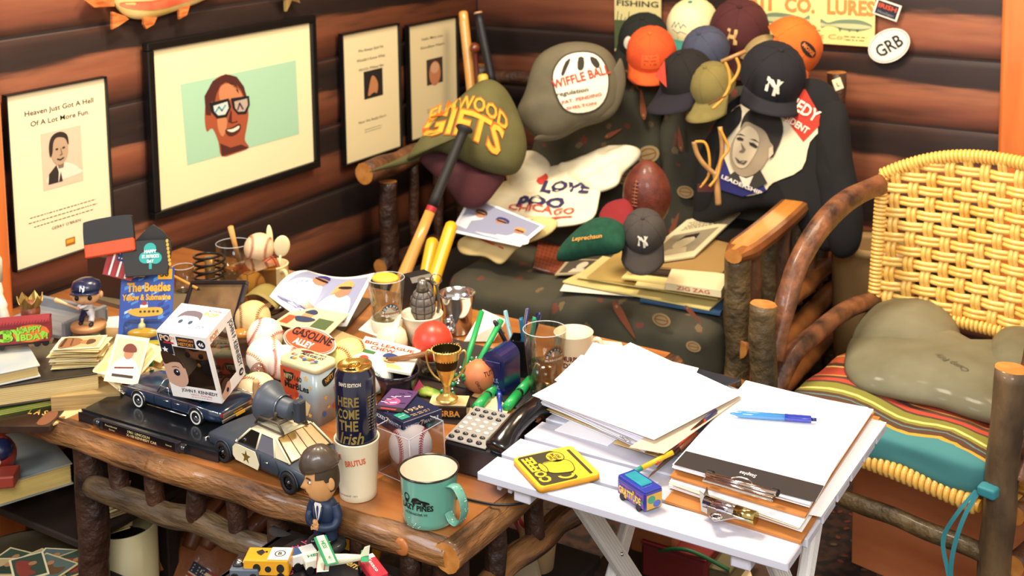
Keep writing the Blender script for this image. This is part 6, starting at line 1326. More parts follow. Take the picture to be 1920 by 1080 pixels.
G().prism(o_,-.0,.055).obj('housing',mat('1b1a1d',.45,coat=.2),r,T=Matrix(((1,0,0,0),(0,0,1,-.02),(0,1,0,0),(0,0,0,1))));G().lathe([(.0,0),(.022,0),(.024,.002),(.020,.004),(.010,.003),(0,.006)],28,sq=(1.5,1)).obj('dial',mat('9a9a98',.25,.6),r,T=TR(.028,.01,.058) @ RY(90))
gb_=on(727,645);r=thing('white_holder','white ceramic cup with the pub glass standing in it','cup',gb_);G().lathe([(0,0),(.028,0),(.030,.003),(.036,.058),(.0345,.060),(.028,.01),(0,.006)],30,cap=False).obj('cup_wall',mat('eadcc0',.35,coat=.4),r)
g2=gb_+Vector((0,0,.012));r=thing('pub_glass','tall pub glass with an arched logo and a yellow piece on top','glass',g2);tumbler(r,.025,.040,.135,liq=(.050,'b8a888'));logo_arch(r,.034,.068,52)
r=tag(G().ell((0,0,0),(.031,.026,.010),20).obj('yellow_sponge',mat('d9a82a',.6,c2='e8c040',ns=30),T=TR(*(g2+Vector((-.002,0,.1335))))),'yellow oval sponge ball lying on top of the pub glass','sponge')
r=thing('paper_cup','white paper cap shaped cup between the pouch and the pub glass','cup',on(735,655));G().lathe([(.033,0),(.034,.02),(.030,.038),(.018,.050),(0,.053)],28).obj('dome',mat('ecdcb4',.5),r)
r,M=quad('gift_bag','white folded paper bag with red GIFTS lettering by the pub glass','paper bag',[(672,618),(738,642),(752,590),(722,572)],[.63,.63,.672,.672],.004,mat('ece2c8',.6),part='paper');g=G();g.text('ELMWOOD',M,.48,.60,.13,0,.05,w=.55);g.text('GIFTS',M,.48,.30,.24,0,.06,w=.55);g.obj('lettering',mat('b83a2c',.6),r)
db=on(744,742);r=thing('dark_bowl','dark speckled bowl under the gum pouch','bowl',db);G().lathe([(0,0),(.026,0),(.030,.003),(.042,.038),(.0455,.052),(.044,.053),(.040,.038),(.027,.008),(0,.006)],32,cap=False).obj('bowl_wall',mat('0f1018',.2,c2='2a1c30',ns=40,coat=.8),r)
r,M=quad('gum_pouch','white foil pouch reading BIG LEAGUE CHEW with a cartoon batter, on the dark bowl','pouch',[(655,680),(770,700),(790,655),(685,630)],[.658,.658,.664,.664],.005,mat('efe6d0',.35,coat=.5),part='foil')
g=G();g.text('BIG LEAGUE',M,.48,.76,.11,0,.06,w=.86);g.text('CHEW',M,.40,.60,.12,0,.06,w=.42);g.oval(.60,.34,.13,.13,M,2,.0003);g.poly(smooth_closed([(.46,.40),(.50,.56),(.62,.58),(.74,.50),(.82,.42),(.70,.42)],3),M,1,.0006);g.oval(.54,.36,.02,.03,M,3,.0009);g.oval(.64,.34,.02,.03,M,3,.0009);g.line([(.52,.26),(.60,.23),(.68,.27)],.02,M,3,.0009);g.poly([(.06,.42),(.10,.56),(.32,.52),(.30,.42)],M,4,.0003);g.oval(.18,.22,.08,.12,M,0,.0004);g.poly([(.34,.06),(.42,.2),(.75,.2),(.86,.06)],M,5,.0004);g.obj('print',SH(('c8402c','2a3a6a','d8a070','1a1416','3a6a3a','d8c070')),r)
r=tag(G().tube([Vector((-.07,-.03,-.012)),Vector((-.02,-.01,.0)),Vector((.045,.018,.020)),Vector((.06,.026,.026))],.0055,10).obj('wooden_stick',mat('6a4022',.4,c2='9a6a3c',ns=10,coat=.3),T=TR(*P(800,668,.672))),'curved brown wooden stick poking out of the dark bowl','stick')
ball('red_ball','plain coral red rubber ball with a scribbled black star',cent(811,640,.668),.041,'d0402c',None,(0,0,38),rough=.35,texts=lambda g,M:[g.line([(-.012,-.016),(-.002,.008),(.004,-.014)],.0012,M),g.line([(-.014,-.002),(.012,-.006)],.0012,M),g.line([(-.009,.002),(.008,-.018)],.0012,M)])
c=cent(811,640,.668);r=thing('small_tumbler','clear cut glass tumbler holding up the red ball','glass',(c.x,c.y,TZ));tumbler(r,.024,.031,.036)
ball('orange_ball','orange ball with faint lettering behind the trophy',cent(898,705,.633),.032,'c87a4c',None,(0,0,60),c2='bc6c40',rough=.5,texts=lambda g,M:[g.text('TUT',M,.008,.010,.009,0,.03),g.text('CHICAGO',M,-.016,-.012,.006,0,.02,w=.03,rot=-1.1)])
for k,(px,py,z,R,c,sc_,l,ro,t) in enumerate((
    (655,672,.640,.040,'d8d27a','b8402a','yellow green softball behind the drink can',(80,0,70),None),
    (482,735,.637,.037,'dcc8a0','b8603a','tan worn baseball behind the loudspeaker',(90,20,75),None),
    (498,668,.665,.038,'f0e4cc','c88a4a','whitest baseball, above the tan worn one',(100,-20,60),None),
    (533,680,.660,.034,'ecdccc','b84a3a','cream baseball with red seam touching the marble tin',(60,0,40),None),
    (497,630,.645,.038,'ecdcc0','c85a4a','baseball with loose pink stitching beside the postcard',(85,30,20),None),
    (474,597,.668,.038,'cdb078','8a5a2a','yellowed old baseball under the curled photo',(90,0,30),None),
    (708,708,.636,.030,'e0dcd0','2a6a4a','white ball with green stitching beside the drink can',(95,0,80),None),
    (486,465,.700,.037,'d8b890','a85a3a','tan baseball in the tumbler at the back',(80,10,40),None))):
    ball('baseball' if k else 'softball',l,cent(px,py,z),R,c,sc_,ro,'baseballs on the log table' if k else None)
r=thing('cap_box','open shallow carton under the heap of baseballs','box',frame(P(478,700,TZ),Vector((1,.12,0)),z=(0,0,1)));g=G()
for c,d in (((.06,.07,.012),(.15,.17,.024)),):g.rbox(c,d,.003)
g.obj('carton',mat('4a3a2a',.7),r)
for k,(a,b,za,zb) in enumerate((((868,700),(903,585),.625,.700),((880,712),(940,600),.625,.712))):
    A,B=P(*a,za),P(*b,zb);r=thing('drumstick',['bright green stick with silver beads, left of the pair','bright green stick, right of the pair'][k],'stick',frame(A,(B-A).orthogonal(),z=(B-A)));L_=(B-A).length
    G().lathe([(0,0),(.0058,.002),(.0058,L_),(0,L_+.001)],12).obj('shaft',mat('1f9a52',.4),r)
g=G();A=P(840,720,.63);r=thing('bead_string','string of green and silver beads wound round the green sticks','beads',A)
for k in range(34):
    t=k/34;p=P(832+62*t,742-72*t,.618+.04*t)-A;a=k*1.3;q=p+Vector((.009*math.cos(a),.009*math.sin(a),.006*math.sin(a*.7)));g.ell(q,.0048 if k % 2 else .0036,8,k % 2)
g.obj('bead',[mat('c8ccd0',.15,1),mat('1f7a44',.3,coat=.5)],r)['kind']='stuff'
def rod(name,label,cat,a,b,z,R,m,parts,za=None,group=None):
    A,B=P(*a,z),P(*b,za or z);r=thing(name,label,cat,frame(A,(B-A).orthogonal(),z=(B-A)),group);L_=(B-A).length
    for nm,t0,t1,k0,k1,mm_ in parts:G().lathe([(0,L_*t0),(R*k0,L_*t0+.0005),(R*k1,L_*t1-.0005),(0,L_*t1)],16).obj(nm,mm_,r)
    return r
GN=mat('20a050',.4,coat=.3)
rod('green_marker','thick green marker with a black ring, nearer the trophy','marker',(893,765),(938,716),.61,.0098,None,[('cap',0,.42,.95,1,GN),('ring',.42,.5,.8,.8,BLACK),('barrel',.5,1,1,.9,GN)],group='green markers')
rod('green_marker','thick green marker with a black ring, nearer the pint glass','marker',(950,764),(994,712),.61,.0098,None,[('cap',0,.45,.95,1,GN),('barrel',.55,1,1,.9,GN),('ring',.45,.55,.8,.8,BLACK)],group='green markers')
rod('blue_pen','short blue pen lying between the green markers','pen',(938,778),(935,726),.607,.0048,None,[('barrel',0,.6,.8,1,mat('2440a8',.3,coat=.5)),('cap',.6,1,1.1,1.0,mat('1c3490',.3,coat=.5))])
rod('brown_pencil','dark brown pencil lying beside the orange ball','pencil',(888,762),(948,688),.606,.004,None,[('barrel',0,.9,1,1,mat('6a4a2a',.5)),('tip',.9,1,1,.2,mat('3a2a1a',.5))],za=.625)
tag(G().lathe([(0,0),(.055,0),(.056,.002),(.052,.004),(0,.004)],40).obj('black_coaster',mat('1c1a1a',.5),T=TR(*on(990,745,TZ+.0005))),'round black coaster under the green marker by the pint glass','coaster')
for k,(px,c) in enumerate((([(885,742),(915,752),(925,738),(897,728)],'d8b070'),([(905,765),(950,775),(965,750),(925,742)],'e0cc98'),([(860,775),(905,785),(912,770),(870,762)],'d0b888'))):
    tag(quad('game_tile','','',px,TZ+.0018+.0012*k,.0012,mat(c,.6))[0],['small orange tan card beside the orange ball','cream card with a circle between the markers','tan card behind the telephone keys'][k],'card','small cards by the telephone')
for k,(px,py,z,l) in enumerate(((828,575,.66,'crumpled silver foil figure beside the silver cup'),(790,583,.0,''))):
    if l:r=thing('silver_charm',l,'ornament',on(808,640) if False else P(840,612,.625));G().ell((0,0,.01),(.012,.011,.011),14).obj('head',SV,r);G().ell((0,0,-.006),(.018,.014,.010),12,fn=lambda p:p*(1+.25*noise.noise(p*3))).obj('body',mat('b8bcc8',.2,.9),r)
quad('white_card','white card leaning behind the blue bank','card',[(870,640),(925,640),(950,600),(905,580)],[.605,.605,.65,.65],.001,mat('ece2c8',.6))
for k,(px,py,c,l) in enumerate(((695,728,'d8903a','orange jelly sweet beside the navy card box'),(708,734,'e0a85a','pale orange jelly sweet next to the darker one'),(702,742,'d88a4a','third jelly sweet in front of the other two'))):
    tag(G().ell((0,0,.006),(.012,.008,.007),12,fn=lambda p:p*(1+.1*noise.noise(p*2+Vector((k,0,0))))).obj('jelly_sweet',mat(c,.3,coat=.4),T=TR(*on(px,py)) @ RZ(k*50)),l,'sweet','jelly sweets')
tag(G().prism([(0,0),(.012,.022),(.024,0)],0,.003).obj('pink_toy',mat('d04a6a',.5),T=frame(P(775,732,.61),RV,(0,0,1))),'tiny pink triangular toy by the dark bowl','toy')
r=tag(G().ell((0,0,.008),(.03,.014,.008),14,fn=lambda p:p*(1+.5*noise.noise(p*2.5))).obj('green_leaf_toy',mat('4a8a2c',.5,c2='b0b040',ns=30),T=TR(*on(800,742))),'crumpled green plastic leaf behind the trophy','toy')
bl=P(485,700,.66);r=thing('glass_bulb','clear glass bulb with a green tuft, in front of the tan baseball','bulb',bl);G().ell((0,0,0),(.017,.017,.021),18).lathe([(.008,-.018),(.006,-.04),(0,-.042)],14).obj('bulb',glassy('f0dcd8',.03,.75),r)
G().tube([(.002,0,-.015),(.003,0,.006),(-.003,0,.010),(-.002,0,-.015)],.001,5).obj('filament',mat('b86a3a',.3,.8),r)
g=G();rr=random.Random(5)
for k in range(70):a,b=rr.uniform(0,6.3),rr.uniform(-.2,1);d=Vector((math.cos(a)*.010,math.sin(a)*.010,.012*b));p=Vector((-.016,-.006,-.012));g.tube([p,p+d*.6,p+d],.0005,3)
g.obj('green_tuft',mat('5aa060',.8),r)['kind']='stuff'
dl=P(480,786,.613);r=thing('doll_leg','tiny bare toy leg standing by the loudspeaker','toy',dl);G().tube(smooth_open([(0,0,.0),(.003,0,.02),(.001,0,.045),(.004,0,.075)],5),[.004]*4+[.0055]*5+[.0048]*3+[.006]*4,10).obj('leg',mat('c99a6a',.5),r);G().ell((-.005,-.003,-.001),(.009,.005,.004),10).obj('foot',mat('c99a6a',.5),r)
rod('pencil','yellow pencil leaning behind the blister card','pencil',(312,511),(378,545),.72,.0035,None,[('barrel',0,.9,1,1,mat('c98f3a',.5)),('tip',.9,1,1,.2,mat('3a2a1a',.5))],za=.70)
T=frame(P(325,620,.62),P(455,640,.62)-P(325,620,.62),z=(.0,-.5,.8));fw_=.15
r=thing('leaning_picture','small dark framed photo lying tilted behind the figure box','picture',frame(P(335,610,.635),P(458,612,.66)-P(335,610,.635),z=(.25,-.75,.65)));g=G();W_,H_=.155,.10
for c,d in (((W_/2,.004,0),(W_,.008,.012)),((W_/2,H_-.004,0),(W_,.008,.012)),((.004,H_/2,0),(.008,H_-.016,.012)),((W_-.004,H_/2,0),(.008,H_-.016,.012))):g.rbox(c,d,.001)
g.obj('frame_border',mat('15131a',.3,coat=.5),r);G().box((W_/2,H_/2,-.001),(W_-.012,H_-.012,.003)).obj('photo',mat('8a6a44',.35,c2='4a3a2a',ns=14,coat=.6),r)
ck=P(395,545,.60);r=thing('wire_coil','black coiled metal spring standing at the back by the wall','coil',(ck.x,ck.y,TZ));G().tube([(.036*math.cos(t),.036*math.sin(t),.006+t*.0028) for t in [2*PI*5*k/150 for k in range(151)]],.0032,7).obj('coil_wire',mat('1c1410',.35,.5),r)
G().tube([(0,0,0),(0,0,.085)],.012,10).obj('brass_core',mat('8a6a3a',.3,.7),r)
tbm=on(440,525);r=thing('numbered_tumbler','clear tumbler printed with a row of small numbered black balls','glass',tbm);tumbler(r,.037,.043,.095)
CM=cylmap(.041,0,math.radians(38));g=G()
for k in range(6):u=-.032+.0125*k;g.oval(u,.030,.0062,.0062,CM,0,0,14);g.oval(u,.030,.0028,.0028,CM,1,.0004,10);g.text(str((5,2,0,1,8,0)[k]),CM,u,.0285,.0034,0,.02,h=.0008)
g.obj('print',SH(('101010','e8e0c0')),r)
def spoon(label,o,rx,ry,c='e0d3a4',L_=.11,bw=.017,group='wooden and plastic spoons'):
    r=thing('spoon',label,'spoon',TR(*o) @ RZ(38) @ RY(rx) @ RX(ry),group);G().tube([(0,0,0),(0,0,L_*.6)],.003,8).obj('handle',mat(c,.45),r);G().ell((0,0,L_*.8),(bw,.004,L_*.24),18).obj('spoon_bowl',mat(c,.45),r);return r
cb2=on(508,540);r=mug('diner_bowl','wide cream handled cup with spoons and a toy basketball at the back',cb2,.044,.062,mat('d9c592',.35,coat=.5),None,-8,.018)
spoon('round pale spoon, right of the three in the cream cup',cb2+Vector((.010,.01,.015)),10,4,L_=.115,bw=.020);spoon('narrow upright pale spoon in the middle of the cream cup',cb2+Vector((-.004,.012,.015)),-2,0,L_=.135,bw=.008);spoon('broad pale spoon, left in the cream cup',cb2+Vector((-.014,.005,.015)),-16,2,L_=.115,bw=.022)
rod('wooden_paddle','tan wooden paddle leaning in the numbered tumbler','paddle',(452,505),(432,425),.62,.006,None,[('blade',0,1,.7,1.2,mat('c99450',.5))],za=.74)
r=thing('toy_basketball','small brown toy basketball resting in the cream cup','ball',cb2+Vector((.0,-.008,.055)));G().ell((0,0,0),.029,22).obj('cover',mat('9a4a22',.5),r)
g=G()
for R_ in (RX(0),RX(90),RY(60),RY(-60)):g.tube([R_ @ Vector((.0292*math.cos(2*PI*k/32),.0292*math.sin(2*PI*k/32),0)) for k in range(32)],.0009,4,closed=True)
g.obj('ball_seam',mat('2a140c',.6),r)['kind']='stuff'
T=frame(on(425,570),Vector((1,-.12,0)),z=(0,0,1));r=thing('display_cube','clear plastic case with a yellowed baseball at the back left','display case',T);g=G()
for c,d in (((.04,.04,.088),(.086,.086,.002)),((.04,.04,.001),(.086,.086,.002)),((-.002,.04,.045),(.002,.086,.086)),((.082,.04,.045),(.002,.086,.086)),((.04,-.002,.045),(.086,.002,.086)),((.04,.082,.045),(.086,.002,.086))):G().box(c,d).obj('case_wall',glassy('e6d8b8',.04,.8),r)
ball('cased_baseball','yellowed baseball inside the clear case at the back left',T @ Vector((.04,.04,.04)),.036,'d8c090','a86a3a',(90,0,40))
A,B,C,D=P(640,612,.66),P(492,530,.685),P(592,508,.70),P(700,520,.735)
def pr_(u,v):
    a=PX(0,0) if False else None
    p=(A*(1-u)*(1-v)+P(705,535,.66)*u*(1-v)+P(700,512,.75)*u*v+P(590,508,.70)*(1-u)*v) if False else None
    return p
c00,c10,c11,c01=P(505,556,.68),P(650,612,.63),P(702,512,.72),P(575,507,.70)
def cph(u,v):p=c00*(1-u)*(1-v)+c10*u*(1-v)+c11*u*v+c01*(1-u)*v;p=p.copy();p.z -= .022*math.sin(PI*u)*(1-.4*v);p.z += .018*math.sin(PI*v)*(1-u);return p
o=c00.copy();r=thing('curled_photo','large curling glossy photo of two people in white shirts and sunglasses','photo',o);G().sheet(16,12,lambda u,v:cph(u,v)-o,thick=.0012).obj('paper',PAPER,r)
def MM(u,v,h=0):
    p=cph(u,v);du=cph(min(u+.01,1.01),v)-cph(u-.01,v);dv=cph(u,v+.01)-cph(u,v-.01);n=du.cross(dv).normalized();n=n if n.z>0 else-n;return p-o+n*(h+.0016)
g=G();g.rect(.05,.06,.95,.94,MM,0,0,14,12)
def fan(pts,mi,h):
    pts=smooth_closed(pts,3);c=np.mean(pts,0);n=len(pts);vs=[MM(*c,h)]+[MM(*(c+(np.array(p)-c)*.5),h) for p in pts]+[MM(*p,h) for p in pts]
    g.add(vs,[(0,1+k,1+(k+1) % n) for k in range(n)]+[(1+k,1+n+k,1+n+(k+1) % n,1+(k+1) % n) for k in range(n)],mi)
fan([(.08,.1),(.10,.55),(.25,.72),(.42,.62),(.46,.3),(.42,.1)],1,.0005);fan([(.50,.08),(.55,.45),(.68,.58),(.86,.50),(.93,.2),(.9,.08)],7,.0005);fan([(.24,.70),(.26,.86),(.34,.90),(.42,.84),(.42,.68),(.33,.62)],4,.0009);fan([(.25,.82),(.30,.93),(.40,.91),(.43,.82),(.34,.84)],5,.0013);fan([(.26,.76),(.42,.74),(.42,.79),(.26,.80)],3,.0015)
fan([(.62,.56),(.62,.72),(.70,.80),(.79,.74),(.80,.58),(.70,.50)],4,.0009);fan([(.58,.50),(.60,.76),(.70,.88),(.80,.80),(.80,.72),(.70,.76),(.64,.66)],6,.0011);fan([(.63,.68),(.79,.69),(.78,.74),(.64,.73)],3,.0015);fan([(.30,.30),(.35,.12),(.52,.10),(.50,.22)],4,.0009);fan([(.06,.08),(.30,.08),(.55,.06),(.50,.14),(.2,.16)],5,.0009)
g.obj('printed_photo',[mat(c,.3,coat=.5) for c in PC],r)
def curl(u,v):x=u*.10-.05;return Vector((x,.07*v,.034*math.cos(x/.05*1.45)))
o=P(480,585,.655);G_=G().sheet(16,4,curl,thick=.0012);tag(G_.obj('curled_card',mat('8a7a3c',.6),T=TR(*P(478,580,.655)) @ RZ(20)),'olive brown card arched over the yellowed baseball','card')
r,M=quad('postcard','tan postcard with a cartoon ball player beside the curled photo','postcard',[(512,605),(610,632),(655,588),(562,572)],[.64,.64,.655,.655],.002,mat('e2d0a0',.6),part='card');g=G();g.rect(.03,.05,.97,.95,M,1);g.rect(.06,.1,.22,.5,M,0,.0003);g.oval(.36,.62,.10,.14,M,2,.0004);g.poly(smooth_closed([(.2,.5),(.3,.3),(.5,.35),(.58,.5),(.42,.55)],3),M,3,.0006);g.poly(smooth_closed([(.25,.72),(.35,.9),(.48,.8),(.46,.68)],3),M,3,.0006);g.rect(.6,.2,.9,.6,M,4,.0003);g.obj('print',SH(('b8502a','dcc894','c98a5a','2a3350','4a5a32')),r)
T=frame((P(515,628,.67)+P(637,660,.67))/2+Vector((0,.01,.0)),P(637,668,.665)-P(515,625,.665),z=(.15,-.55,.8));r=thing('oval_sign','orange oval sign reading GASOLINE ALLEY leaning behind the marble tin','sign',T)
G().lathe([(.074,0),(.074,.003)],44,sq=(1,.40)).obj('plate',mat('eadcc4',.4,coat=.4),r);M=XY(.0036);g=G();g.oval(0,0,.0715,.0275,M,0,0,40);g.ring(0,0,.069,.0252,.0008,M,1,.0003,40);g.text('GASOLINE',M,0,.003,.0175,2,.05,w=.118,h=.0006);g.text('ALLEY',M,-.008,-.016,.0135,1,.05,w=.056,h=.0006);g.obj('lettering',SH(('cf4e26','f0e4d0','17120e')),r)
T=TR(*P(508,585,.64)) @ RZ(30);r=thing('metal_gadget','small shiny metal gadget with two cylinders next to the yellowed baseball','gadget',T)
for y in (0,.018):G().lathe([(.009,0),(.010,.003),(.010,.028),(.007,.032),(0,.032)],16).obj('cylinder',mat('8a8070',.25,1),r,T=TR(0,y,0) @ RY(65))
r=tag(G().ell((0,0,0),(.02,.014,.011),16,fn=lambda p:p*(1+.15*noise.noise(p*4))).obj('amber_stone',mat('a85a1a',.2,coat=1,c2='c88a3a',ns=30),T=TR(*P(453,625,.65))),'lumpy amber coloured stone beside the figure box','stone')
quad('paper_slip','tan paper wrap lying under the oval sign at the right','paper',[(600,640),(660,668),(690,640),(625,615)],.625,.002,mat('b89a68',.7))
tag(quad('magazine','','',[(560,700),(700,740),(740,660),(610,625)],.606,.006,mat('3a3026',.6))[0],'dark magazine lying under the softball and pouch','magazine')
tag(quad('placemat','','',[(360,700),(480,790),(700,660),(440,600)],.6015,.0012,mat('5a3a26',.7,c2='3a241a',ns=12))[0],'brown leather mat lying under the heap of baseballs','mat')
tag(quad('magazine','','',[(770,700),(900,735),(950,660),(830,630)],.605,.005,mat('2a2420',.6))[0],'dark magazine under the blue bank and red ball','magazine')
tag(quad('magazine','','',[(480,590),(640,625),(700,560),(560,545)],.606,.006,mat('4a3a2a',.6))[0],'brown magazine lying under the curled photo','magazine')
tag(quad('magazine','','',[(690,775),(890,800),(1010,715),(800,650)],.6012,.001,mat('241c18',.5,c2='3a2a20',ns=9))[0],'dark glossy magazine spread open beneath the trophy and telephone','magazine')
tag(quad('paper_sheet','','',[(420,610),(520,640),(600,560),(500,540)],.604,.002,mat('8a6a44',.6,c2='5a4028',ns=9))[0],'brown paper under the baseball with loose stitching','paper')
# ================================================================ LEFT END OF THE LOG TABLE
def book(name,label,a,b,z,D,t,cover,pages='d9c48c',group=None,top=None,ext_=0,cat='book'):
    """book whose near top edge runs from pixel a to b at height z"""
    M,L_=edge(a,b,z,drop=t);r=thing(name,label,cat,M @ TR(-ext_,0,0),group);L_ += ext_
    G().rbox((L_/2,D/2,t-.0015),(L_,D,.003),.0008).rbox((L_/2,D/2,.0015),(L_,D,.003),.0008).obj('cover',cover,r)
    g=G();g.box((L_/2,D/2,t/2),(L_-.008,D-.008,t-.006))
    n=int(t/.004)
    for k in range(n):g.box((L_/2,D/2,.004+(t-.008)*k/max(n-1,1)),(L_-.0068+.001*(k % 2),D-.0068,.0009))
    g.obj('page_block',mat(pages,.7,c2='b89a5c',ns=4,st=(1,1,60),contrast=.3),r);return r,L_
book('green_book','thin green and yellow paperback sticking out under the big books',(0,770),(112,748),.612,.15,.010,mat('6a9a4a',.4,c2='c8c83a',ns=6),ext_=.05)
r,M=quad('portrait_paperback','dark paperback with a brown face and gold letters under the green book','book',[(-20,800),(92,800),(125,765),(20,745)],.602,.012,mat('1c1412',.35,c2='3a2418',ns=12,coat=.4),part='cover')
g=G();g.text('L A S',M,.62,.52,.22,0,.03,w=.3);g.poly(smooth_closed([(.74,.15),(.78,.7),(.9,.8),(.97,.5),(.92,.1)],3),M,1);g.obj('print',SH(('c9a050','7a4a2c')),r)
quad('open_booklet','open cream booklet page hanging over the bark edge','booklet',[(90,800),(152,772),(185,742),(118,752)],[.598,.602,.604,.604],.003,mat('d9b880',.6))
r,L_=book('large_book','big dark covered book with thick cream pages, under the trading cards',(-10,727),(187,699),.662,.19,.040,mat('2a241e',.4,coat=.3),ext_=.02)
r,L_=book('blue_book','pale blue covered book under the toy boxcar',(-10,702),(75,684),.688,.15,.024,mat('9aa6b0',.45,c2='c8c0a8',ns=7),ext_=.04)
a,b=P(-30,662,.694),P(94,650,.694);T=frame(a,b-a,z=(0,0,1));L_=(b-a).length;r=thing('toy_boxcar','dark red toy railway boxcar lettered HAPPY BDAY in green graffiti','toy train',T @ TR(0,.002,0));RD=mat('7a2028',.5,c2='8a2a30',ns=10)
G().rbox((L_/2,.02,.030),(L_,.038,.040),.002).obj('body',RD,r);G().prism([(-.001,.009),(.02,.0),(.041,.009),(.041,.012),(.02,.004),(-.001,.012)],0,L_,T=Matrix(((0,0,1,0),(1,0,0,0),(0,-1,0,.060),(0,0,0,1)))).obj('roof',RD,r)
for k in range(22):G().box((L_*(k+.5)/22,.008,.0535),(.0014,.022,.0016)).obj('roof_rib',RD,r,T=RX(0))
G().box((L_/2,.02,.008),(L_-.006,.03,.004)).obj('underframe',BLACK,r)
for x in (.12*L_,.26*L_,.80*L_,.93*L_):
    for y in (.006,.034):G().lathe([(.0065,-.002),(.0065,.002)],16,T=TR(x,y,.0065) @ RX(90)).obj('wheel',BLACK,r)
FM=pm((0,.0005,0),(1,0,0),(0,0,1),(0,-1,0));g=G();x2=L_*.80;g.oval(x2-.01,.030,.034,.018,FM,0,0,12);
for dx,dy,c in ((.0006,-.0006,1),(0,0,2)):g.text('HAPPY',FM,x2-.012+dx,.032+dy,.012,c,.06,w=.046,h=.0004+c*.0002);g.text('BDAY!',FM,x2-.004+dx,.017+dy,.012,c,.06,w=.05,h=.0004+c*.0002);g.text('BY',FM,L_*.46+dx,.018+dy,.022,c,.08,w=.04,h=.0004+c*.0002);g.text('SC',FM,L_*.2+dx,.018+dy,.022,c,.08,w=.05,h=.0004+c*.0002)
g.oval(L_-.012,.026,.005,.007,FM,2,.0004,10);g.obj('graffiti',SH(('d8702a','12100e','8ac83a')),r)
p=P(60,628,.69);r=thing('crowned_bust','small painted bust of a bearded man with gold crown and red robe','figurine',TR(*p) @ RZ(60))
G().lathe([(0,0),(.026,0),(.028,.006),(.022,.018),(.014,.026),(.009,.032)],20,sq=(1,.75)).obj('robe',mat('a8202c',.45),r);G().ell((0,0,.050),(.019,.020,.023),18,fn=lambda q:q*(1+(.28 if q.y<-.6 and abs(q.x)<.3 and abs(q.z)<.35 else 0))).obj('head',mat('6a3420',.45,c2='8a4a2c',ns=30),r)
g=G();vs=[]
for k in range(24):a=2*PI*k/24;h=.085 if k % 4 == 0 else (.076 if k % 2 else .070);vs += [(.0185*math.cos(a),.0185*math.sin(a),.060),(.025*math.cos(a),.025*math.sin(a),h)]
g.add(vs,[(2*k,(2*k+2) % 48,(2*k+3) % 48,2*k+1) for k in range(24)]);o=g.obj('crown',mat('a88a4a',.3,.7),r);m_=o.modifiers.new('s','SOLIDIFY');m_.thickness=.002
G().ell((.006,-.022,.030),(.012,.008,.006),12).obj('hand',mat('8a4a2c',.5),r);G().ell((0,0,.034),(.027,.022,.006),14).obj('green_collar',mat('1f7a4a',.5),r)
p=P(12,612,.70);r=thing('player_statuette','white uniformed ball player statuette at the extreme left edge','figurine',p)
WU=mat('d8d0bc',.5)
G().tube(smooth_open([(-.040,0,.095),(-.022,-.004,.060),(-.002,-.006,.036),(.004,-.004,.012)],5),[.017]*5+[.014]*5+[.010]*6,12).obj('leg',WU,r);G().tube(smooth_open([(-.046,.0,.095),(-.046,.0,.055),(-.036,.004,.012)],5),[.016]*5+[.011]*6,12).obj('leg',WU,r)
G().tube([(-.043,0,.085),(-.045,0,.13),(-.046,0,.15)],[.024,.026,.016],14).obj('torso',WU,r);G().ell((-.046,0,.168),.018,14).obj('head',SKN,r)
for x,y in ((.008,-.004),(-.034,.004)):G().ell((x,y,.007),(.015,.008,.008),12).obj('shoe',BLACK,r)
G().tube(smooth_open([(-.046,0,.145),(-.02,-.02,.14),(0,-.01,.125)],4),.007,8).obj('arm',WU,r)
T,L_=edge((60,640),(118,622),.63);r=thing('grey_tray','weathered grey wooden tray behind the crowned bust','tray',TR(0,0,0) @ frame(P(40,620,.64),Vector((1,.08,0)),z=(0,0,1)));GW=mat('8a8c8c',.6,c2='6a6c70',ns=8,st=(1,6,1))
G().rbox((.03,.06,.004),(.20,.12,.008),.001).obj('tray_base',GW,r);G().rbox((.125,.06,.020),(.010,.12,.034),.002).obj('tray_side',GW,r);G().rbox((.03,.118,.016),(.20,.010,.026),.002).obj('tray_side',GW,r)
quad('white_paper','white paper sheets spread behind the bat swinging figure','paper',[(110,640),(240,650),(255,590),(130,600)],.615,.003,mat('e6e0d4',.7))
quad('cardboard_flap','brown cardboard sheet under the metal pedestal of the figure','cardboard',[(95,650),(235,668),(250,615),(110,612)],.622,.004,mat('a8885c',.8))
p=on(168,646,.625);r=thing('bobble_player','big headed toy ball player in navy cap swinging a bat, on a metal drum','figurine',TR(*p) @ RZ(34))
G().lathe([(0,0),(.034,0),(.035,.002),(.035,.038)],32,cap=False).obj('metal_drum',mat('6a6c6c',.3,.9,c2='8a8c8c',ns=5),r);G().lathe([(.0355,.036),(.0365,.039),(.0365,.044),(.035,.047),(0,.048)],32).obj('wood_base',mat('c08a58',.4,coat=.4),r)
CM=cylmap(.0354,0,math.radians(14));g=G();g.rect(-.020,.006,.026,.030,CM,0,0,8,1)
for k in range(4):g.lines(CM,.002,.0262-.0055*k,.040,1,.004,.0014,1,.0005,.1,k)
g.rect(.012,.015,.024,.028,CM,2,.0005);g.obj('plaque',SH(('cdb888','3a3020','8a6a3a')),r)
PIN=mat('d8d4cc',.5,c2='c0bcb8',ns=60,st=(1,1,.05));NVY=mat('141c3c',.35,coat=.4)
G().tube(smooth_open([(0,0,.078),(-.010,-.002,.066),(-.013,-.004,.054)],4),[.008]*4+[.006]*5,12).obj('leg',NVY,r);G().tube(smooth_open([(.003,0,.078),(.010,-.006,.066),(.010,-.014,.055)],4),[.008]*4+[.006]*5,12).obj('leg',PIN,r)
for q in ((-.013,-.008,.051),(.012,-.020,.0515)):G().ell(q,(.005,.009,.004),10).obj('shoe',mat('1c1c28',.4),r)
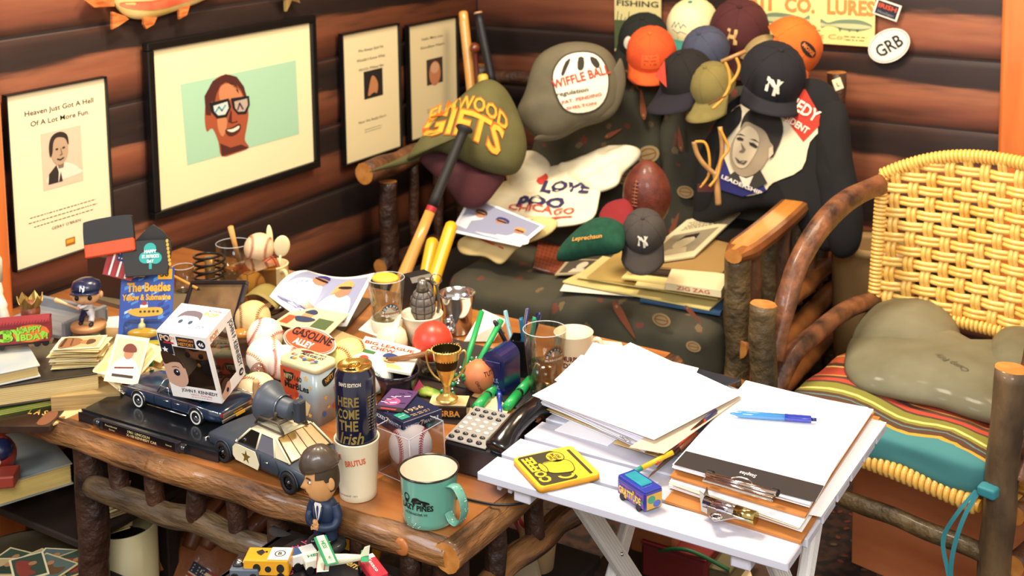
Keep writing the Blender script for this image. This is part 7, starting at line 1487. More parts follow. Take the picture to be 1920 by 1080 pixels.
G().lathe([(.0105,.074),(.011,.078),(.012,.088),(.008,.095)],16,sq=(1,.8)).obj('torso',PIN,r);G().lathe([(.0112,.076),(.0112,.079)],16,cap=False,sq=(1.02,.85)).obj('belt',NVY,r)
for s_ in (-1,1):G().tube(smooth_open([(s_*.009,-.001,.091),(s_*.006-.008,-.012,.088),(-.014,-.013,.085)],4),.0035,8).obj('arm',PIN,r)
G().ell((-.015,-.014,.085),.0048,10).obj('hand',SKN,r)
G().lathe([(.0022,0),(.003,.03),(.0052,.052),(0,.054)],12,T=TR(-.014,-.015,.084) @ RY(-66)).obj('toy_bat',mat('d8b078',.4),r)
g=G();superhead(g,(0,-.001,.113),(.029,.025,.022));g.obj('head',mat('d8a878',.5),r)
for x in (-.0135,.0135):G().ell((x,-.0255,.110),(.0048,.003,.0052),12).obj('eye',BLACK,r)
for x in (-.030,.030):G().ell((x,0,.109),(.004,.006,.008),10).obj('ear',mat('d8a878',.5),r)
G().ell((0,-.0275,.104),(.002,.002,.0015),8).obj('nose',mat('c99668',.5),r)
g=G();g.lathe([(.0315,.121),(.031,.128),(.027,.138),(.015,.144),(0,.146)],28,sq=(1,.88));g.obj('cap_crown',NVY,r);G().sheet(12,4,lambda u,v:Vector((.030*math.sin(-1.2+2.4*u)*(1+.06*v),-.026*math.cos(-1.2+2.4*u)-.013*v*math.cos((-1.2+2.4*u)*.9)**.6,.1215-.006*v*abs(math.sin(-1.2+2.4*u))**2)),thick=.002).obj('cap_brim',NVY,r)
def cm2(u,v,h=0):a=u/.030;return Vector(((.0305-v*.25)*math.sin(a),-(.0270-v*.25)*math.cos(a)-.0016-h,.127+v))
g=G();g.text('N',cm2,-.001,-.001,.011,0,.03,w=.010);g.text('Y',cm2,.001,-.003,.011,0,.02,w=.010,h=.0003);g.obj('cap_logo',mat('dcdce0',.5),r)
BC=posefit([(0,0,0),(.108,0,0),(.108,.165,0),(0,.165,0)],[(218,652),(322,664),(336,514),(232,521)],.66,.4)
BC2=frame(P(220,650,.625),Vector((.104*.86,.06,0)),z=(.35,-.85,.36));r=thing('blister_card','blue patterned toy card with orange lettering and a yellow toy boat in a blister','toy package',BC2);G().rbox((.056,.080,0),(.112,.160,.0015),.0007).obj('card',mat('1f4aa0',.35,coat=.5),r)
rr=random.Random(6);g=G();M=XY(.0010)
for k in range(46):
    x,y=.006+.094*rr.random(),.006+.140*rr.random();w2,h2=rr.uniform(.006,.018),rr.uniform(.003,.009);a=.5;q=[(x,y),(min(x+w2,.110),y+w2*.45),(min(x+w2,.110),y+w2*.45+h2),(x,y+h2)];g.poly(q,M,k % 4,.0001+k*.00001)
g.rect(.004,.142,.050,.158,M,4,.0007);g.rect(.078,.136,.108,.158,M,4,.0007);g.text('Wheels',M,.027,.146,.008,5,.05,w=.038,h=.001,slant=.2);g.text('50',M,.092,.142,.011,5,.05,w=.018,h=.001)
for dx,c in ((.0008,5),(0,4)):g.text('The Beatles',M,.060+dx,.112-dx,.018,c if c == 4 else 6,.05,w=.092,h=.001+.0003*(c == 4));g.text('Yellow & Submarine',M,.056+dx,.094-dx,.012,c if c == 4 else 6,.05,w=.102,h=.001+.0003*(c == 4))
g.poly(smooth_closed([(.018,.070),(.03,.076),(.05,.078),(.084,.078),(.092,.070),(.084,.062),(.04,.060)],4),M,4,.0012);g.rect(.044,.078,.060,.084,M,7,.0012);g.oval(.052,.087,.006,.004,M,8,.0014)
for k in range(5):g.oval(.045+.009*k,.070,.0028,.0026,M,5,.0016,10)
g.obj('print',[mat(c,.4,coat=.3) for c in ('4f8ad0','16307a','b8d0e4','2a68b8','e0a82c','2a2a20','7a4a1a','e8e4dc','a02a2a')],r)
G().rbox((.056,.030,.012),(.084,.048,.024),.010).obj('clear_blister',glassy('e8f0ee',.03,.85),r);G().ell((.056,.026,.012),(.034,.011,.010),18).obj('toy_boat',mat('e0a01c',.25,coat=.8),r);G().lathe([(.008,.020),(.007,.030),(.003,.034),(.003,.042),(0,.042)],14,T=TR(.052,.014,.012) @ RX(-90)).obj('toy_tower',mat('e8d8a0',.4),r)
G().rbox((.056,.006,.008),(.100,.010,.016),.002).obj('yellow_base',mat('c8b030',.35,coat=.5),r)
CG='trading cards on the log table';cdm=[mat(c,.55) for c in ('e2cf98','d8c288','eadbaf','cdb47a')]
def card(T,label,i=0,pic=False,parts=None):
    if not pic:return tag(G().box((0,0,0),(.064,.089,.0009)).obj('trading_card',cdm[i % 4],T=T),label,'card',CG)
    r=thing('trading_card',label,'card',T,CG);G().box((0,0,0),(.064,.089,.0009)).obj('card',cdm[2],r);g=G();M=XY(.0009);g.rect(-.027,-.036,.027,.038,M,0)
    cs=parts;g.poly(smooth_closed([(-.024,-.036),(-.022,-.010),(-.006,.004),(.010,.002),(.024,-.012),(.026,-.036)],3),M,1,.0003);g.oval(.001,.012,.009,.012,M,2,.0006,14);g.poly(smooth_closed([(-.010,.014),(-.009,.026),(.002,.030),(.012,.024),(.013,.015)],3),M,3,.0009);g.line([(-.018,-.018),(.016,-.014)],.003,M,3,.0009);g.rect(-.02,-.034,.02,-.029,M,4,.0012);g.obj('printed_picture',SH(cs),r);return r
base=P(118,690,.665);rr=random.Random(15)
for k in range(18):
    T=TR(base.x-.012+rr.uniform(-.006,.010)+.0008*k,base.y+.042+rr.uniform(-.006,.006),.6645+.00225*k) @ RZ(-52+rr.uniform(-9,9)-(k>12)*8) @ RX(rr.uniform(-.8,.8))
    card(T,'trading card low in the squared stack on the big book' if k<17 else 'top trading card of the squared stack, showing two painted bears',k,k == 17,('c9a070','8a5a34','a8703c','5a3a20','3a2a18'))
fb0=P(222,700,.665)
for k in range(16):
    t=k/15;T=frame(P(238,674,.695),RV+Vector((0,0,-.15)),z=NV*.75+Vector((.12,0,.62))) if k == 15 else TR(fb0.x-.055+.075*t,fb0.y+.030-.012*t,.648+.020+.016*math.sin(t*PI)) @ RZ(18-38*t) @ RX(18+22*t) @ RY(-14+26*t)
    card(T,'trading card inside the fanned bundle beside the blister card' if k<15 else 'front card of the fanned bundle with a player portrait in white',k,k == 15,('c9b090','d8d0c0','a87050','6a3020','3a2a20'))
for k in range(7):
    q=P(195+11*k,752-1.5*k,TZ+.001);card(TR(q.x,q.y,TZ+.0015+.0011*k) @ RZ(28-9*k),'loose trading card spread at the table edge by the plinth',k+1)
q=P(245,748,TZ+.001);card(TR(q.x,q.y,.610) @ RZ(-60) @ Matrix.Scale(.7,4),'small stamp like card under the limousine front wheel',0,True,('2a3a4a','c9a050','b88a60','2a1c14','c8b080'))
for k,(px,z,c) in enumerate((([(245,655),(300,680),(318,655),(270,640)],.640,'e2d2a0'),([(240,690),(290,700),(312,672),(262,668)],.625,'c8ac70'),([(262,700),(300,706),(315,688),(280,680)],.618,'dcc890'))):
    tag(quad('trading_card','','',px,z,.002,mat(c,.6))[0],['loose card on top behind the fanned bundle','tan loose card under the white topped one','lowest loose card near the limousine bonnet'][k],'card',CG)
tag(quad('magazine','','',[(190,735),(300,720),(330,650),(230,660)],.606,.006,mat('5a4630',.6))[0],'brown magazine lying under the card bundles','magazine')
tag(quad('paper_pile','','',[(95,745),(225,735),(330,640),(240,610)],.630,.030,mat('8a7044',.7,c2='b89a60',ns=5,st=(1,1,40)))[0],'pile of yellowed papers beneath the fanned cards','papers')
p=P(283,690,.64);r=thing('pin_figure','tiny toy figure with green shirt beside the figure box','figurine',p);G().ell((0,0,.012),(.007,.005,.010),12).obj('shirt',mat('2a8a4a',.5),r);G().ell((0,0,.027),.0065,12).obj('head',mat('b88a68',.5),r);G().tube([(0,0,0),(.004,0,-.012)],.003,8).obj('leg',mat('d8d0c8',.5),r)
def sleeve(name,label,o,ux,uz,w_,h_,col,col2=None,prn=None,t=.010,flare=1.0):
    T=frame(o,ux,z=uz);r=thing(name,label,'can holder',T,None)
    pts=smooth_closed([(0,.004),(.006,0),(w_-.006,0),(w_,.004),(w_*flare,h_-.012),(w_*flare-.012,h_),(.012-(flare-1)*w_,h_),(-(flare-1)*w_,h_-.012)],4)
    G().prism(pts,-t/2,t/2,sm=True).obj('sleeve',mat(col,.55,coat=.2),r)
    if col2:G().rbox((w_/2,.012,.002),(w_*1.02,.028,t*1.1),.003).obj('band',mat(col2,.5),r)
    if prn:g=G();ms=prn(g,XY(t/2+.0008));g.obj('print',SH(ms),r)
    return r
V=NV+Vector((0,0,.35));uR=Vector((.92,.38,.04))
sleeve('foam_holder','black foam can holder with orange band, lying open at the upper left',PD(168,478,2.60)+NV*.02,RV+Vector((0,0,.16)),V,.105,.075,'15130f','d0481c')
sleeve('foam_holder','second black and orange foam can holder, tipped up to the right',PD(232,478,2.63)+NV*.03,RV*.8+Vector((0,0,-.75)),V,.055,.10,'1a1714','d0481c')
def flg(g,M):
    for k in range(7):g.rect(.003+.0085*k,.002,.007+.0085*k,.050,M,k % 2)
    g.rect(.020,.034,.058,.056,M,2,.0004)
    for k in range(12):g.poly(star(.024+.006*(k % 6),.040+.009*(k//6),.002),M,1,.0008)
    return ['a02a2c','e4dcd0','1c2c5a']
sleeve('flag_holder','can holder printed with stars and stripes below the black ones',PD(193,514,2.58),RV*.95+Vector((0,0,-.25)),V,.062,.058,'8a2226',None,flg)
def shm(g,M):
    for x,y in ((.052,.054),(.042,.036),(.064,.034)):g.oval(x,y,.013,.012,M,0,0,16)
    g.rect(.050,.012,.056,.034,M,0,0);
    for k,s_ in enumerate(('HAPPY','ST. PATRICK\'S','DAY')):g.text(s_,M,.053,.045-.010*k,.0065,1,.05,w=(.026,.036,.014)[k],h=.0006)
    for k in range(7):g.oval(.094-.001*k,.02+.008*k,.003,.004,M,2,0,8)
    return ['2f9a94','e0e8e0','c89a30']
sleeve('shamrock_holder','black can holder with a teal shamrock reading Happy St. Patrick\'s Day',PD(236,514,2.57)+Vector((0,0,-.005)),RV+Vector((0,0,.05)),V,.088,.070,'1c1a16',None,shm,flare=1.08)
p=P(288,545,.615);r=thing('dark_bottle','dark glass bottle with gold cap standing behind the shamrock holder','bottle',(p.x,p.y,TZ));G().lathe([(0,0),(.028,0),(.030,.004),(.030,.085),(.018,.11),(.0135,.13),(.0135,.155),(0,.156)],28).obj('bottle_glass',mat('120c0a',.1,coat=1),r);G().lathe([(.0145,.150),(.0155,.153),(.0145,.164),(0,.166)],24).obj('cap',mat('d0a848',.25,.8),r)
r=tag(G().ell((0,0,0),(.017,.017,.017),14).obj('yellow_foam_ball',mat('c8c020',.4),T=TR(*(PD(183,432,2.66)))),'bright yellow ball peeping out behind the black foam holder','ball')
p=P(345,545,.61);r=thing('grey_jar','small smoky glass jar behind the leaning picture','jar',(p.x,p.y,TZ));tumbler(r,.022,.026,.07)
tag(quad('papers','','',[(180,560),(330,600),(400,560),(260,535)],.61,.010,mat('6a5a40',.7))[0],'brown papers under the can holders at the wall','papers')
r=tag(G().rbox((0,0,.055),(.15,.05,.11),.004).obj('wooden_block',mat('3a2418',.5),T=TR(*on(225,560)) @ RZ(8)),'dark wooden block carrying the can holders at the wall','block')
# ================================================================ ON THE WHITE TABLE
WP=mat('f4f2f4',.75);MAN=mat('d9b878',.6);WG='papers in the stack on the white table'
rr=random.Random(22)
def sheetq(label,px,z,t=.0008,m=WP,name='paper_sheet',group=WG):return quad(name,label,'paper',px,z,t,m,group)
z=WT+.0015
ST=[([(1040,806),(1140,835),(1190,800),(1090,775)],'white sheet lowest in the stack, sticking out at the front',WP),([(1030,772),(1200,842),(1250,812),(1080,740)],'sheet above the lowest one, front of the stack',WP),
      ([(1150,830),(1240,858),(1300,810),(1215,780)],'tan folder edge sticking out towards the pencil',MAN),([(1020,762),(1195,835),(1390,735),(1190,655)],'cream sheet wide across the stack',PAPER),
      ([(1020,765),(1235,850),(1300,800),(1120,720)],'tan envelope in the middle of the stack',MAN)]
for k,(px,l,m) in enumerate(ST):sheetq(l,px,z,.0012,m);z += .0022
for k in range(14):
    j=[rr.uniform(-7,7) for _ in range(8)]
    px=[(1003+j[0]+k,752+j[1]-k*.7),(1215+j[2],840+j[3]-k),(1388+j[4],742+j[5]-k*.6),(1150+j[6],655+j[7]-k*.7)]
    sheetq('white sheet within the thick loose stack',px,z,.0012,WP if k % 4 else mat('e6e2f0',.7));z += .0023
tag(quad('paper_sheet','','',[(1180,838),(1245,850),(1390,745),(1360,722)],z,.001,mat('cbb9a0',.7),WG)[0],'brown printed newspaper sheet at the right side of the stack','paper',WG);z += .0015
tag(quad('folder','','',[(1180,700),(1325,735),(1388,712),(1240,672)],z,.003,mat('1c2430',.4),WG)[0],'dark folder edge showing at the back right of the stack','folder',WG);z += .0035
sheetq('white sheet turned left under the topmost page',[(1040,712),(1210,800),(1300,720),(1090,665)],z,.0008);z += .001
sheetq('white page second from the top, turned to the back',[(1060,720),(1260,790),(1310,690),(1112,642)],z,.0008);z += .001
r,M=quad('paper_sheet','topmost white page with faint yellow pencil marks','paper',[(998,741),(1226,824),(1392,738),(1182,642)],z,.0008,WP,WG,part='sheet');g=G();g.text('notes',M,.30,.50,.03,0,.0,slant=.3);g.line([(.36,.35),(.5,.55)],.004,M,0);g.lines(M,.32,.62,.16,3,.03,.004,0);g.text('9',M,.82,.12,.04,1,.0,rot=1.2);g.obj('handwriting',SH(('e6e6c8','d8dc9a')),r)
zt=z
c=P(1162,818,WT+.034);r=tag(G().tube([Vector(q)*.001 for q in ((0,0,0),(22,0,0),(25,3,0),(22,6,0),(4,6,0),(2,4,0),(4,2,0),(18,2,0))],.0006,5).obj('paper_clip',CHROME,T=TR(*c) @ RZ(-30)),'steel paper clip on the front edge of the loose stack','clip')
T0=[P(*q,WT+.009) for q in ((960,864),(1012,922),(1130,888),(1068,828))];o=sum(T0,Vector())/4;ux=(T0[3]-T0[0]);ux.z=0
r=thing('coffee_coaster','yellow square coaster reading COFFEE THAT HITS THE SPOT','coaster',frame(o-Vector((0,0,.008)),T0[1]-T0[0],z=(0,0,1)));L_=.104
ol=rr_(L_,L_,.008);G().prism([(x-L_/2,y-L_/2) for x,y in ol],0,.008,sm=True).obj('tile',mat('d99a24',.5,c2='c98a1c',ns=30),r);G().prism([((x-L_/2)*.985,(y-L_/2)*.985) for x,y in ol],.008,.0086).obj('face',mat('e8bc30',.4,coat=.3),r)
M0=XY(.0091);R90=lambda u,v,h=0:M0(v,-u,h) if False else M0(-v,u,h);g=G()
Mx=lambda u,v,h=0:M0(u,v,h)
g.poly([(-.044,-.050+.004),(.044,-.046),(.048,-.042),(.048,.012),(.044,.016),(-.044,.016),(-.048,.012),(-.048,-.042)],Mx,0)
tx=lambda u,v,h=0:M0(-u,-v,h)
g.text('COFFEE',tx,.0,.0245,.0175,1,.06,w=.082,h=.0003);g.rect(-.040,.037,.044,.042,Mx,0)
g.poly(smooth_closed([(-.014,-.020),(.016,-.018),(.026,.004),(.024,.020),(-.002,.026),(-.014,.014)],4),Mx,1,.0005);g.line(smooth_closed([(-.014,-.020),(.016,-.018),(.026,.004),(.024,.020),(-.002,.026),(-.014,.014),(-.014,-.020)],4),.0013,Mx,0,.0007);g.oval(-.001,-.022,.016,.006,Mx,1,.0009,24);g.ring(-.001,-.022,.016,.006,.0014,Mx,0,.0011);g.ring(.032,.002,.012,.014,.005,Mx,1,.0005,24,-1.6,1.6)
g.oval(-.026,.010,.017,.015,Mx,1,.0005,24);g.ring(-.026,.010,.017,.015,.0014,Mx,0,.0008)
for k,s_ in enumerate(('THAT','HITS THE','SPOT')):g.text(s_,tx,.026,-.005-.0065*k,.0048,0,.04,w=(.015,.023,.014)[k],h=.0010)
g.obj('print',[mat('3a3420',.5),mat('e8bc30',.4,coat=.3)],r)
a,b=P(1157,930,WT),P(1212,968,WT);r=thing('toy_bus','small toy bus painted blue and purple with yellow lettering, by the clipboard','toy car',frame(a,b-a,z=(0,0,1)) @ TR(.0,0,0));L_=(b-a).length+.004;L_,D_=.066,.034
G().rbox((L_/2,D_/2,.018),(L_,D_,.028),.003).obj('body',mat('3a2a8a',.3,c2='1c3a8a',ns=40,coat=.8),r);G().rbox((L_/2,D_/2,.0325),(L_-.002,D_-.002,.003),.0015).obj('roof',mat('2a3aa0',.3,coat=.8),r);G().rbox((L_*.45,D_/2,.035),(L_*.62,D_*.6,.004),.0015).obj('roof_pod',mat('2a9aa8',.3,c2='1f7a8a',ns=30,coat=.6),r)
FM=pm((0,-.0004,0),(1,0,0),(0,0,1),(0,-1,0));g=G();g.rect(.003,.007,L_-.003,.027,FM,0);rq=random.Random(3)
for k in range(14):g.oval(.006+.054*rq.random(),.009+.016*rq.random(),.003,.003,FM,1+k % 4,.0002+.0001*k,8)
g.text('GRATITUDE',FM,L_/2,.012,.010,5,.06,w=.052,h=.002);SM=pm((L_+.0004,0,0),(0,1,0),(0,0,1),(1,0,0));g.rect(.003,.006,D_-.003,.028,SM,1);g.oval(.012,.020,.007,.006,SM,2,.0003);g.oval(.022,.012,.007,.005,SM,4,.0005)
g.obj('print',[mat(c,.35,coat=.4) for c in ('6a3a9a','c89a30','2a8a6a','a04a8a','3a5ab0','e0b848')],r)
for x in (.014,L_-.014):
    for y in (0,D_):G().lathe([(.0052,-.002),(.0052,.002)],16,T=TR(x,y,.0052) @ RX(90)).obj('wheel',BLACK,r)
rod('rainbow_pencil','pencil shaded yellow to green, its pointed end near the toy bus','pencil',(1172,893),(1262,848),.700,.0038,None,[('tip',0,.10,.1,1,mat('c98a5a',.5)),('green_shade',.10,.35,1,1,mat('2a8a7a',.4)),('yellow_shade',.35,1,1,1,mat('d8b020',.4))],za=.722)
rod('red_pencil','red and black printed pencil leaning along the paper stack','pencil',(1230,868),(1342,770),.712,.0038,None,[('barrel',0,.8,1,1,mat('c8402a',.4,c2='2a1a18',ns=60,st=(1,1,.3),contrast=.02)),('ferrule',.8,1,1,1,mat('2a2c50',.4))],za=.728)
rod('letter_opener','slim brown metal paper knife beside the pencils','paper knife',(1208,902),(1305,812),.694,.0045,None,[('blade',0,.65,.15,1,mat('7a6450',.35,.6)),('handle',.65,1,1.1,1,mat('8a4a2a',.4))],za=.715)
def board(name,label,px,z,t,m):return quad(name,label,'clipboard',px,z,t,m,'brown clipboards',part='board')
BRN=mat('b87838',.5,c2='a8682c',ns=20,coat=.2)
p0=[P(*q,WT+.006) for q in ((1245,935),(1500,1015),(1655,780),(1420,720))]
r1,M1=board('clipboard','lower brown clipboard with a broad chrome spring clip',[(1246,938),(1502,1016),(1650,782),(1420,722)],WT+.0045,.004,BRN)
z=WT+.006
for k in range(9):
    j=[rr.uniform(-4,4) for _ in range(8)]
    px=[(1256+j[0],912+j[1]-k*1.2),(1500+j[2],995+j[3]-k*1.2),(1640+j[4]-k,790+j[5]),(1412+j[6],722+j[7])]
    sheetq('white sheet clamped in the lower clipboard',px,z,.0013,WP if k % 3 else CREAM,group='sheets on the clipboards');z += .0020
sheetq('folded cream sheet bending off the right side of the clipboards',[(1500,960),(1540,968),(1662,792),(1632,785)],[z-.006,z-.01,z-.004,z-.004],.0012,PAPER,group='sheets on the clipboards')
r2,M2=board('clipboard','upper brown clipboard with a narrow wire hanging clip',[(1256,892),(1510,968),(1640,772),(1405,716)],z+.003,.003,BRN);z += .0045
for k in range(7):
    j=[rr.uniform(-3,3) for _ in range(8)]
    px=[(1262+j[0],878+j[1]-k),(1518+j[2],950+j[3]-k),(1635+j[4],768+j[5]),(1400+j[6],716+j[7])]
    sheetq('white sheet clamped in the upper clipboard',px,z,.0012,WP,group='sheets on the clipboards');z += .0018
r,M=quad('writing_pad','blank white writing pad with a black binding strip, topmost on the clipboards','pad',[(1266,868),(1530,938),(1628,764),(1398,721)],z,.0016,WP,part='sheet')
g=G();g.rect(0,-.02,1,.135,M,0);g.obj('binding_strip',mat('2a2628',.5),r);g=G();M3=lambda u,v,h=0:M(1-u,.115-v*1.0,h);g.text('Staples',M3,.50,.04,.030,0,.03,w=.12,h=.0006);g.obj('lettering',mat('c8c4c8',.5),r);zp=z+.0008
def clipbar(par,a,b,z,name='clip_bar'):
    A,B=P(*a,z),P(*b,z);T=frame(A,B-A,z=(0,0,1));Ti=par.matrix_world.inverted() @ T;return Ti,(B-A).length
T,L_=clipbar(r2,(1318,902),(1450,940),zp)
G().rbox((L_/2,.003,.002),(L_,.014,.004),.0018).obj('clip_bar',CHROME,r2,T=T);G().tube([(0,.012,.006),(L_,.012,.006)],.0035,10).obj('clip_tube',mat('c9b8b0',.12,1),r2,T=T)
for x in (.004,L_-.004):G().rbox((x,.016,.005),(.014,.010,.010),.003).obj('clip_end',BLACK,r2,T=T)
G().tube(smooth_open([(L_*.35,.014,.008),(L_*.42,.022,.009),(L_*.58,.022,.009),(L_*.65,.014,.008)],5),.0012,6).obj('clip_wire',CHROME,r2,T=T)
T,L_=clipbar(r1,(1318,958),(1412,990),WT+.012)
G().tube([(0,.006,.012),(L_,.006,.012)],.0085,16).obj('spring_barrel',mat('c0bcc8',.1,1),r1,T=T);G().tube([(L_*.62,.006,.012),(L_*1.02,.006,.012)],.0095,16).obj('clip_sleeve',mat('b8a868',.15,1),r1,T=T)
cl=[(-.012,.030),(-.006,.004),(.010,-.010),(.022,-.024),(.034,-.030),(.046,-.022),(.058,-.012),(.086,-.006),(.086,-.001),(.060,-.004),(.046,-.006),(.040,-.012),(.030,-.014),(.022,-.006),(.010,.002),(.002,.012)]
G().prism([(x*L_/.085,y) for x,y in cl],.0,.0016).obj('clip_lever',mat('b8b8c0',.15,1),r1,T=T @ TR(0,.004,.012) @ RX(12));G().lathe([(.0045,0),(.0085,0),(.0085,.0015),(.0045,.0015),(.0045,0)],20,cap=False,T=TR(.034*L_/.085,-.020,.0105)).obj('hanging_hole',CHROME,r1,T=T)
G().prism([(-.002,.0),(.008,-.002),(.004,.018),(-.010,.026)],0,.0014).obj('clip_ear',CHROME,r1,T=T @ RX(70))
A,B=P(1368,775,zp+.006),P(1531,787,zp+.006);r=thing('ballpoint_pen','blue retractable ballpoint pen lying across the white pad','pen',frame(A,(B-A).orthogonal(),z=(B-A)));L_=(B-A).length;BP=mat('2a5ac0',.2,c2='3a78c8',ns=8,coat=1)
G().lathe([(0,0),(.0014,.001),(.0026,.008),(.0052,.014),(.0056,.022),(.0056,L_*.66)],20).obj('barrel',mat('3a86c8',.15,coat=1),r);G().lathe([(.0058,L_*.64),(.0058,L_*.93),(.0052,L_*.94),(0,L_*.94)],20).obj('grip',mat('2438a8',.25,coat=.8),r);G().lathe([(.0028,L_*.94),(.0028,L_),(0,L_)],12).obj('push_button',mat('1c2a6a',.3),r)
q=G();q.rbox((.0,.0064,L_*.80),(.004,.002,L_*.28),.0009);o=q.obj('clip',mat('1f349a',.2,coat=1),r,T=RZ(0))
# ================================================================ IN FRONT OF AND BELOW THE TABLE
SZ=.545
cx=P(600,1060,SZ);r=thing('dark_crate','dark wooden crate standing in front of the log table','crate',(cx.x,cx.y-.03,0));CR=mat('1c130e',.6,c2='2e2018',ns=8,st=(1,1,6))
CH_=SZ-.032
for s_ in (-1,1):G().rbox((s_*.15,0,CH_/2),(.014,.26,CH_),.003).obj('side_board',CR,r)
for k in range(5):
    for s_ in (-1,1):G().rbox((0,s_*.125,.05+k*.103),(.31,.012,.09),.003).obj('slat',CR,r)
G().rbox((0,0,CH_-.006),(.31,.26,.012),.003).obj('top_board',CR,r)
c4=[P(*q,SZ) for q in ((430,1075),(575,1000),(742,1085),(600,1180))]
T=frame(c4[0],c4[1]-c4[0],z=(0,0,1));
r,M=quad('picture_book','black book with red and gold lettering under the suited bobblehead','book',[(430,1078),(640,1180),(760,1092),(575,1001)],SZ,.030,mat('0f0e14',.35,coat=.4),part='cover')
g=G();Mb=lambda u,v,h=0:M(u,v,h);ML=lambda u,v,h=0:M(1-v if False else .04+v,u,h)
g.text('Hugh Sidey',lambda u,v,h=0:M(.30-v,.5+u,h),0,0,.05,0,.02,w=.62,rot=0);g.text('John F. Kennedy, Jr.',lambda u,v,h=0:M(.13-v,.5+u,h),.0,.03,.05,0,.02,w=.88)
g.text('Remember',lambda u,v,h=0:M(.60+u,.83-v*.0+v,h),-.05,.02,.10,1,.04,w=.42);g.text('Kennedy',lambda u,v,h=0:M(.82+u,.80+v,h),0,-.04,.05,1,.0,w=.2);g.text('Photos by',lambda u,v,h=0:M(.82+u,.92+v,h),0,-.02,.04,1,.0,w=.2)
g.obj('lettering',SH(('b03a5a','b89a50')),r)
p=P(612,1026,SZ+.001);HB=TR(*p) @ RZ(3);SUIT=mat('16243c',.5,c2='1c2c48',ns=12);SK2=mat('c08a54',.5,c2='c89560',ns=20)
r=thing('suited_bobblehead','bobblehead of a man in a navy suit with swept brown hair, seen from the side','figurine',HB @ Matrix.Scale(1.0,4))
G().lathe([(0,0),(.030,0),(.032,.003),(.031,.011),(.028,.013),(0,.013)],32).obj('base',mat('2a2c2c',.4,coat=.3),r)
for s_ in (-1,1):
    G().tube(smooth_open([(s_*.010,0,.040),(s_*.011,-.001,.028),(s_*.012,-.001,.018)],4),[.0105]*4+[.0095]*5,14).obj('leg',SUIT,r);G().ell((s_*.012,-.008,.0165),(.0075,.016,.0055),14).obj('shoe',mat('14181f',.25,coat=.6),r)
tor=[(.016,.034),(.0185,.040),(.0195,.052),(.0205,.064),(.0205,.072),(.016,.080),(.008,.084)]
G().lathe(tor,28,sq=(1.08,.88)).obj('jacket',SUIT,r)
SF=lambda u,v,h=0:Vector((u,-.0185*math.sqrt(max(0,1-(u/.024)**2))-.0008-h-(.0008 if v<.07 else-.1*(v-.07)),v))
g=G();g.poly([(0,.050),(.0075,.079),(.0055,.083),(-.0055,.083),(-.0075,.079)],SF,0,.0004);g.poly([(0,.053),(.0022,.074),(.0012,.079),(-.0012,.079),(-.0022,.074)],SF,1,.0010);g.obj('shirt_front',SH(('d8d2cc','1c2a50')),r)
for s_ in (-1,1):G().tube([SF(s_*.001,.049,.0008),SF(s_*.006,.062,.0012),SF(s_*.0085,.078,.001)],.0017,6).obj('lapel',SUIT,r)
G().tube(smooth_open([(-.019,0,.076),(-.026,-.002,.060),(-.024,-.010,.050),(-.012,-.021,.050),(-.004,-.024,.053)],5),[.0078]*6+[.0068]*15,14).obj('arm',SUIT,r);G().tube(smooth_open([(.019,0,.076),(.026,-.002,.060),(.025,-.010,.048),(.014,-.020,.046),(.006,-.023,.047)],5),[.0078]*6+[.0068]*15,14).obj('arm',SUIT,r)
def hand(o,T,par,s_=1):
    g=G();g.ell((0,0,0),(.0052*s_,.0030*s_,.0050*s_),14)
    for k in range(4):x=(-.0038+.0025*k)*s_;L_=(.0070,.0080,.0078,.0062)[k]*s_;g.tube(smooth_open([(x,0,.003*s_),(x,-.0010*s_,.003*s_+L_*.5),(x,-.0035*s_,.003*s_+L_*.85)],3),.00125*s_,7)
    g.tube(smooth_open([(.0045*s_,0,-.002*s_),(.0078*s_,-.001*s_,.001*s_),(.0085*s_,-.002*s_,.0045*s_)],3),.0014*s_,7);return g.obj('hand',SK2,par,T=TR(*o) @ T)
hand((-.001,-.025,.054),RY(75) @ RX(10),r);hand((.003,-.0245,.046),RY(-80) @ RX(10),r)
def hfn(p):
    x,y,z=p;q=Vector((x*.80,y*.92,z));f=1.0
    if y<0:
        q.y=y*.90-.10*math.exp(-((z+.62)/.22)**2)*math.exp(-(x/.35)**2)
        q.y -= .34*math.exp(-(x/.10)**2)*(math.exp(-((z+.16)/.12)**2)+.45*math.exp(-((z-.02)/.13)**2))
        q.y -= .09*math.exp(-((z+.38)/.09)**2)*math.exp(-(x/.26)**2)
        q.y += .10*math.exp(-((z-.06)/.11)**2)*(math.exp(-((abs(x)-.32)/.16)**2))
        q.y -= .07*math.exp(-((z-.24)/.09)**2)*math.exp(-(x/.5)**2)
        q.x *= 1-.22*max(0,-z-.2)
    else:q.z=z*1.0;q.x *= 1-.10*max(0,-z)
    if z<-.3:q.y += max(0,y)*(-.35)*(-z-.3)
    return q
g=G();vs=[];n1,n2=44,56
for i in range(n1+1):
    for k in range(n2):
        a=PI*i/n1;b=2*PI*k/n2;q=hfn(Vector((math.sin(a)*math.cos(b),math.sin(a)*math.sin(b),-math.cos(a))));vs.append((q.x*.0275,q.y*.0300,.1120+q.z*.0335))
HX=TR(0,0,.086) @ Matrix.Diagonal((.96,.96,1.22,1)) @ RZ(-36) @ RX(3) @ TR(0,0,-.086)
g.add(vs,[(i*n2+k,i*n2+(k+1) % n2,(i+1)*n2+(k+1) % n2,(i+1)*n2+k) for i in range(n1) for k in range(n2)],0,True)
g.tube([(0,.004,.078),(0,.003,.092)],[.0080,.0100],18);g.obj('head',SK2,r,T=HX)
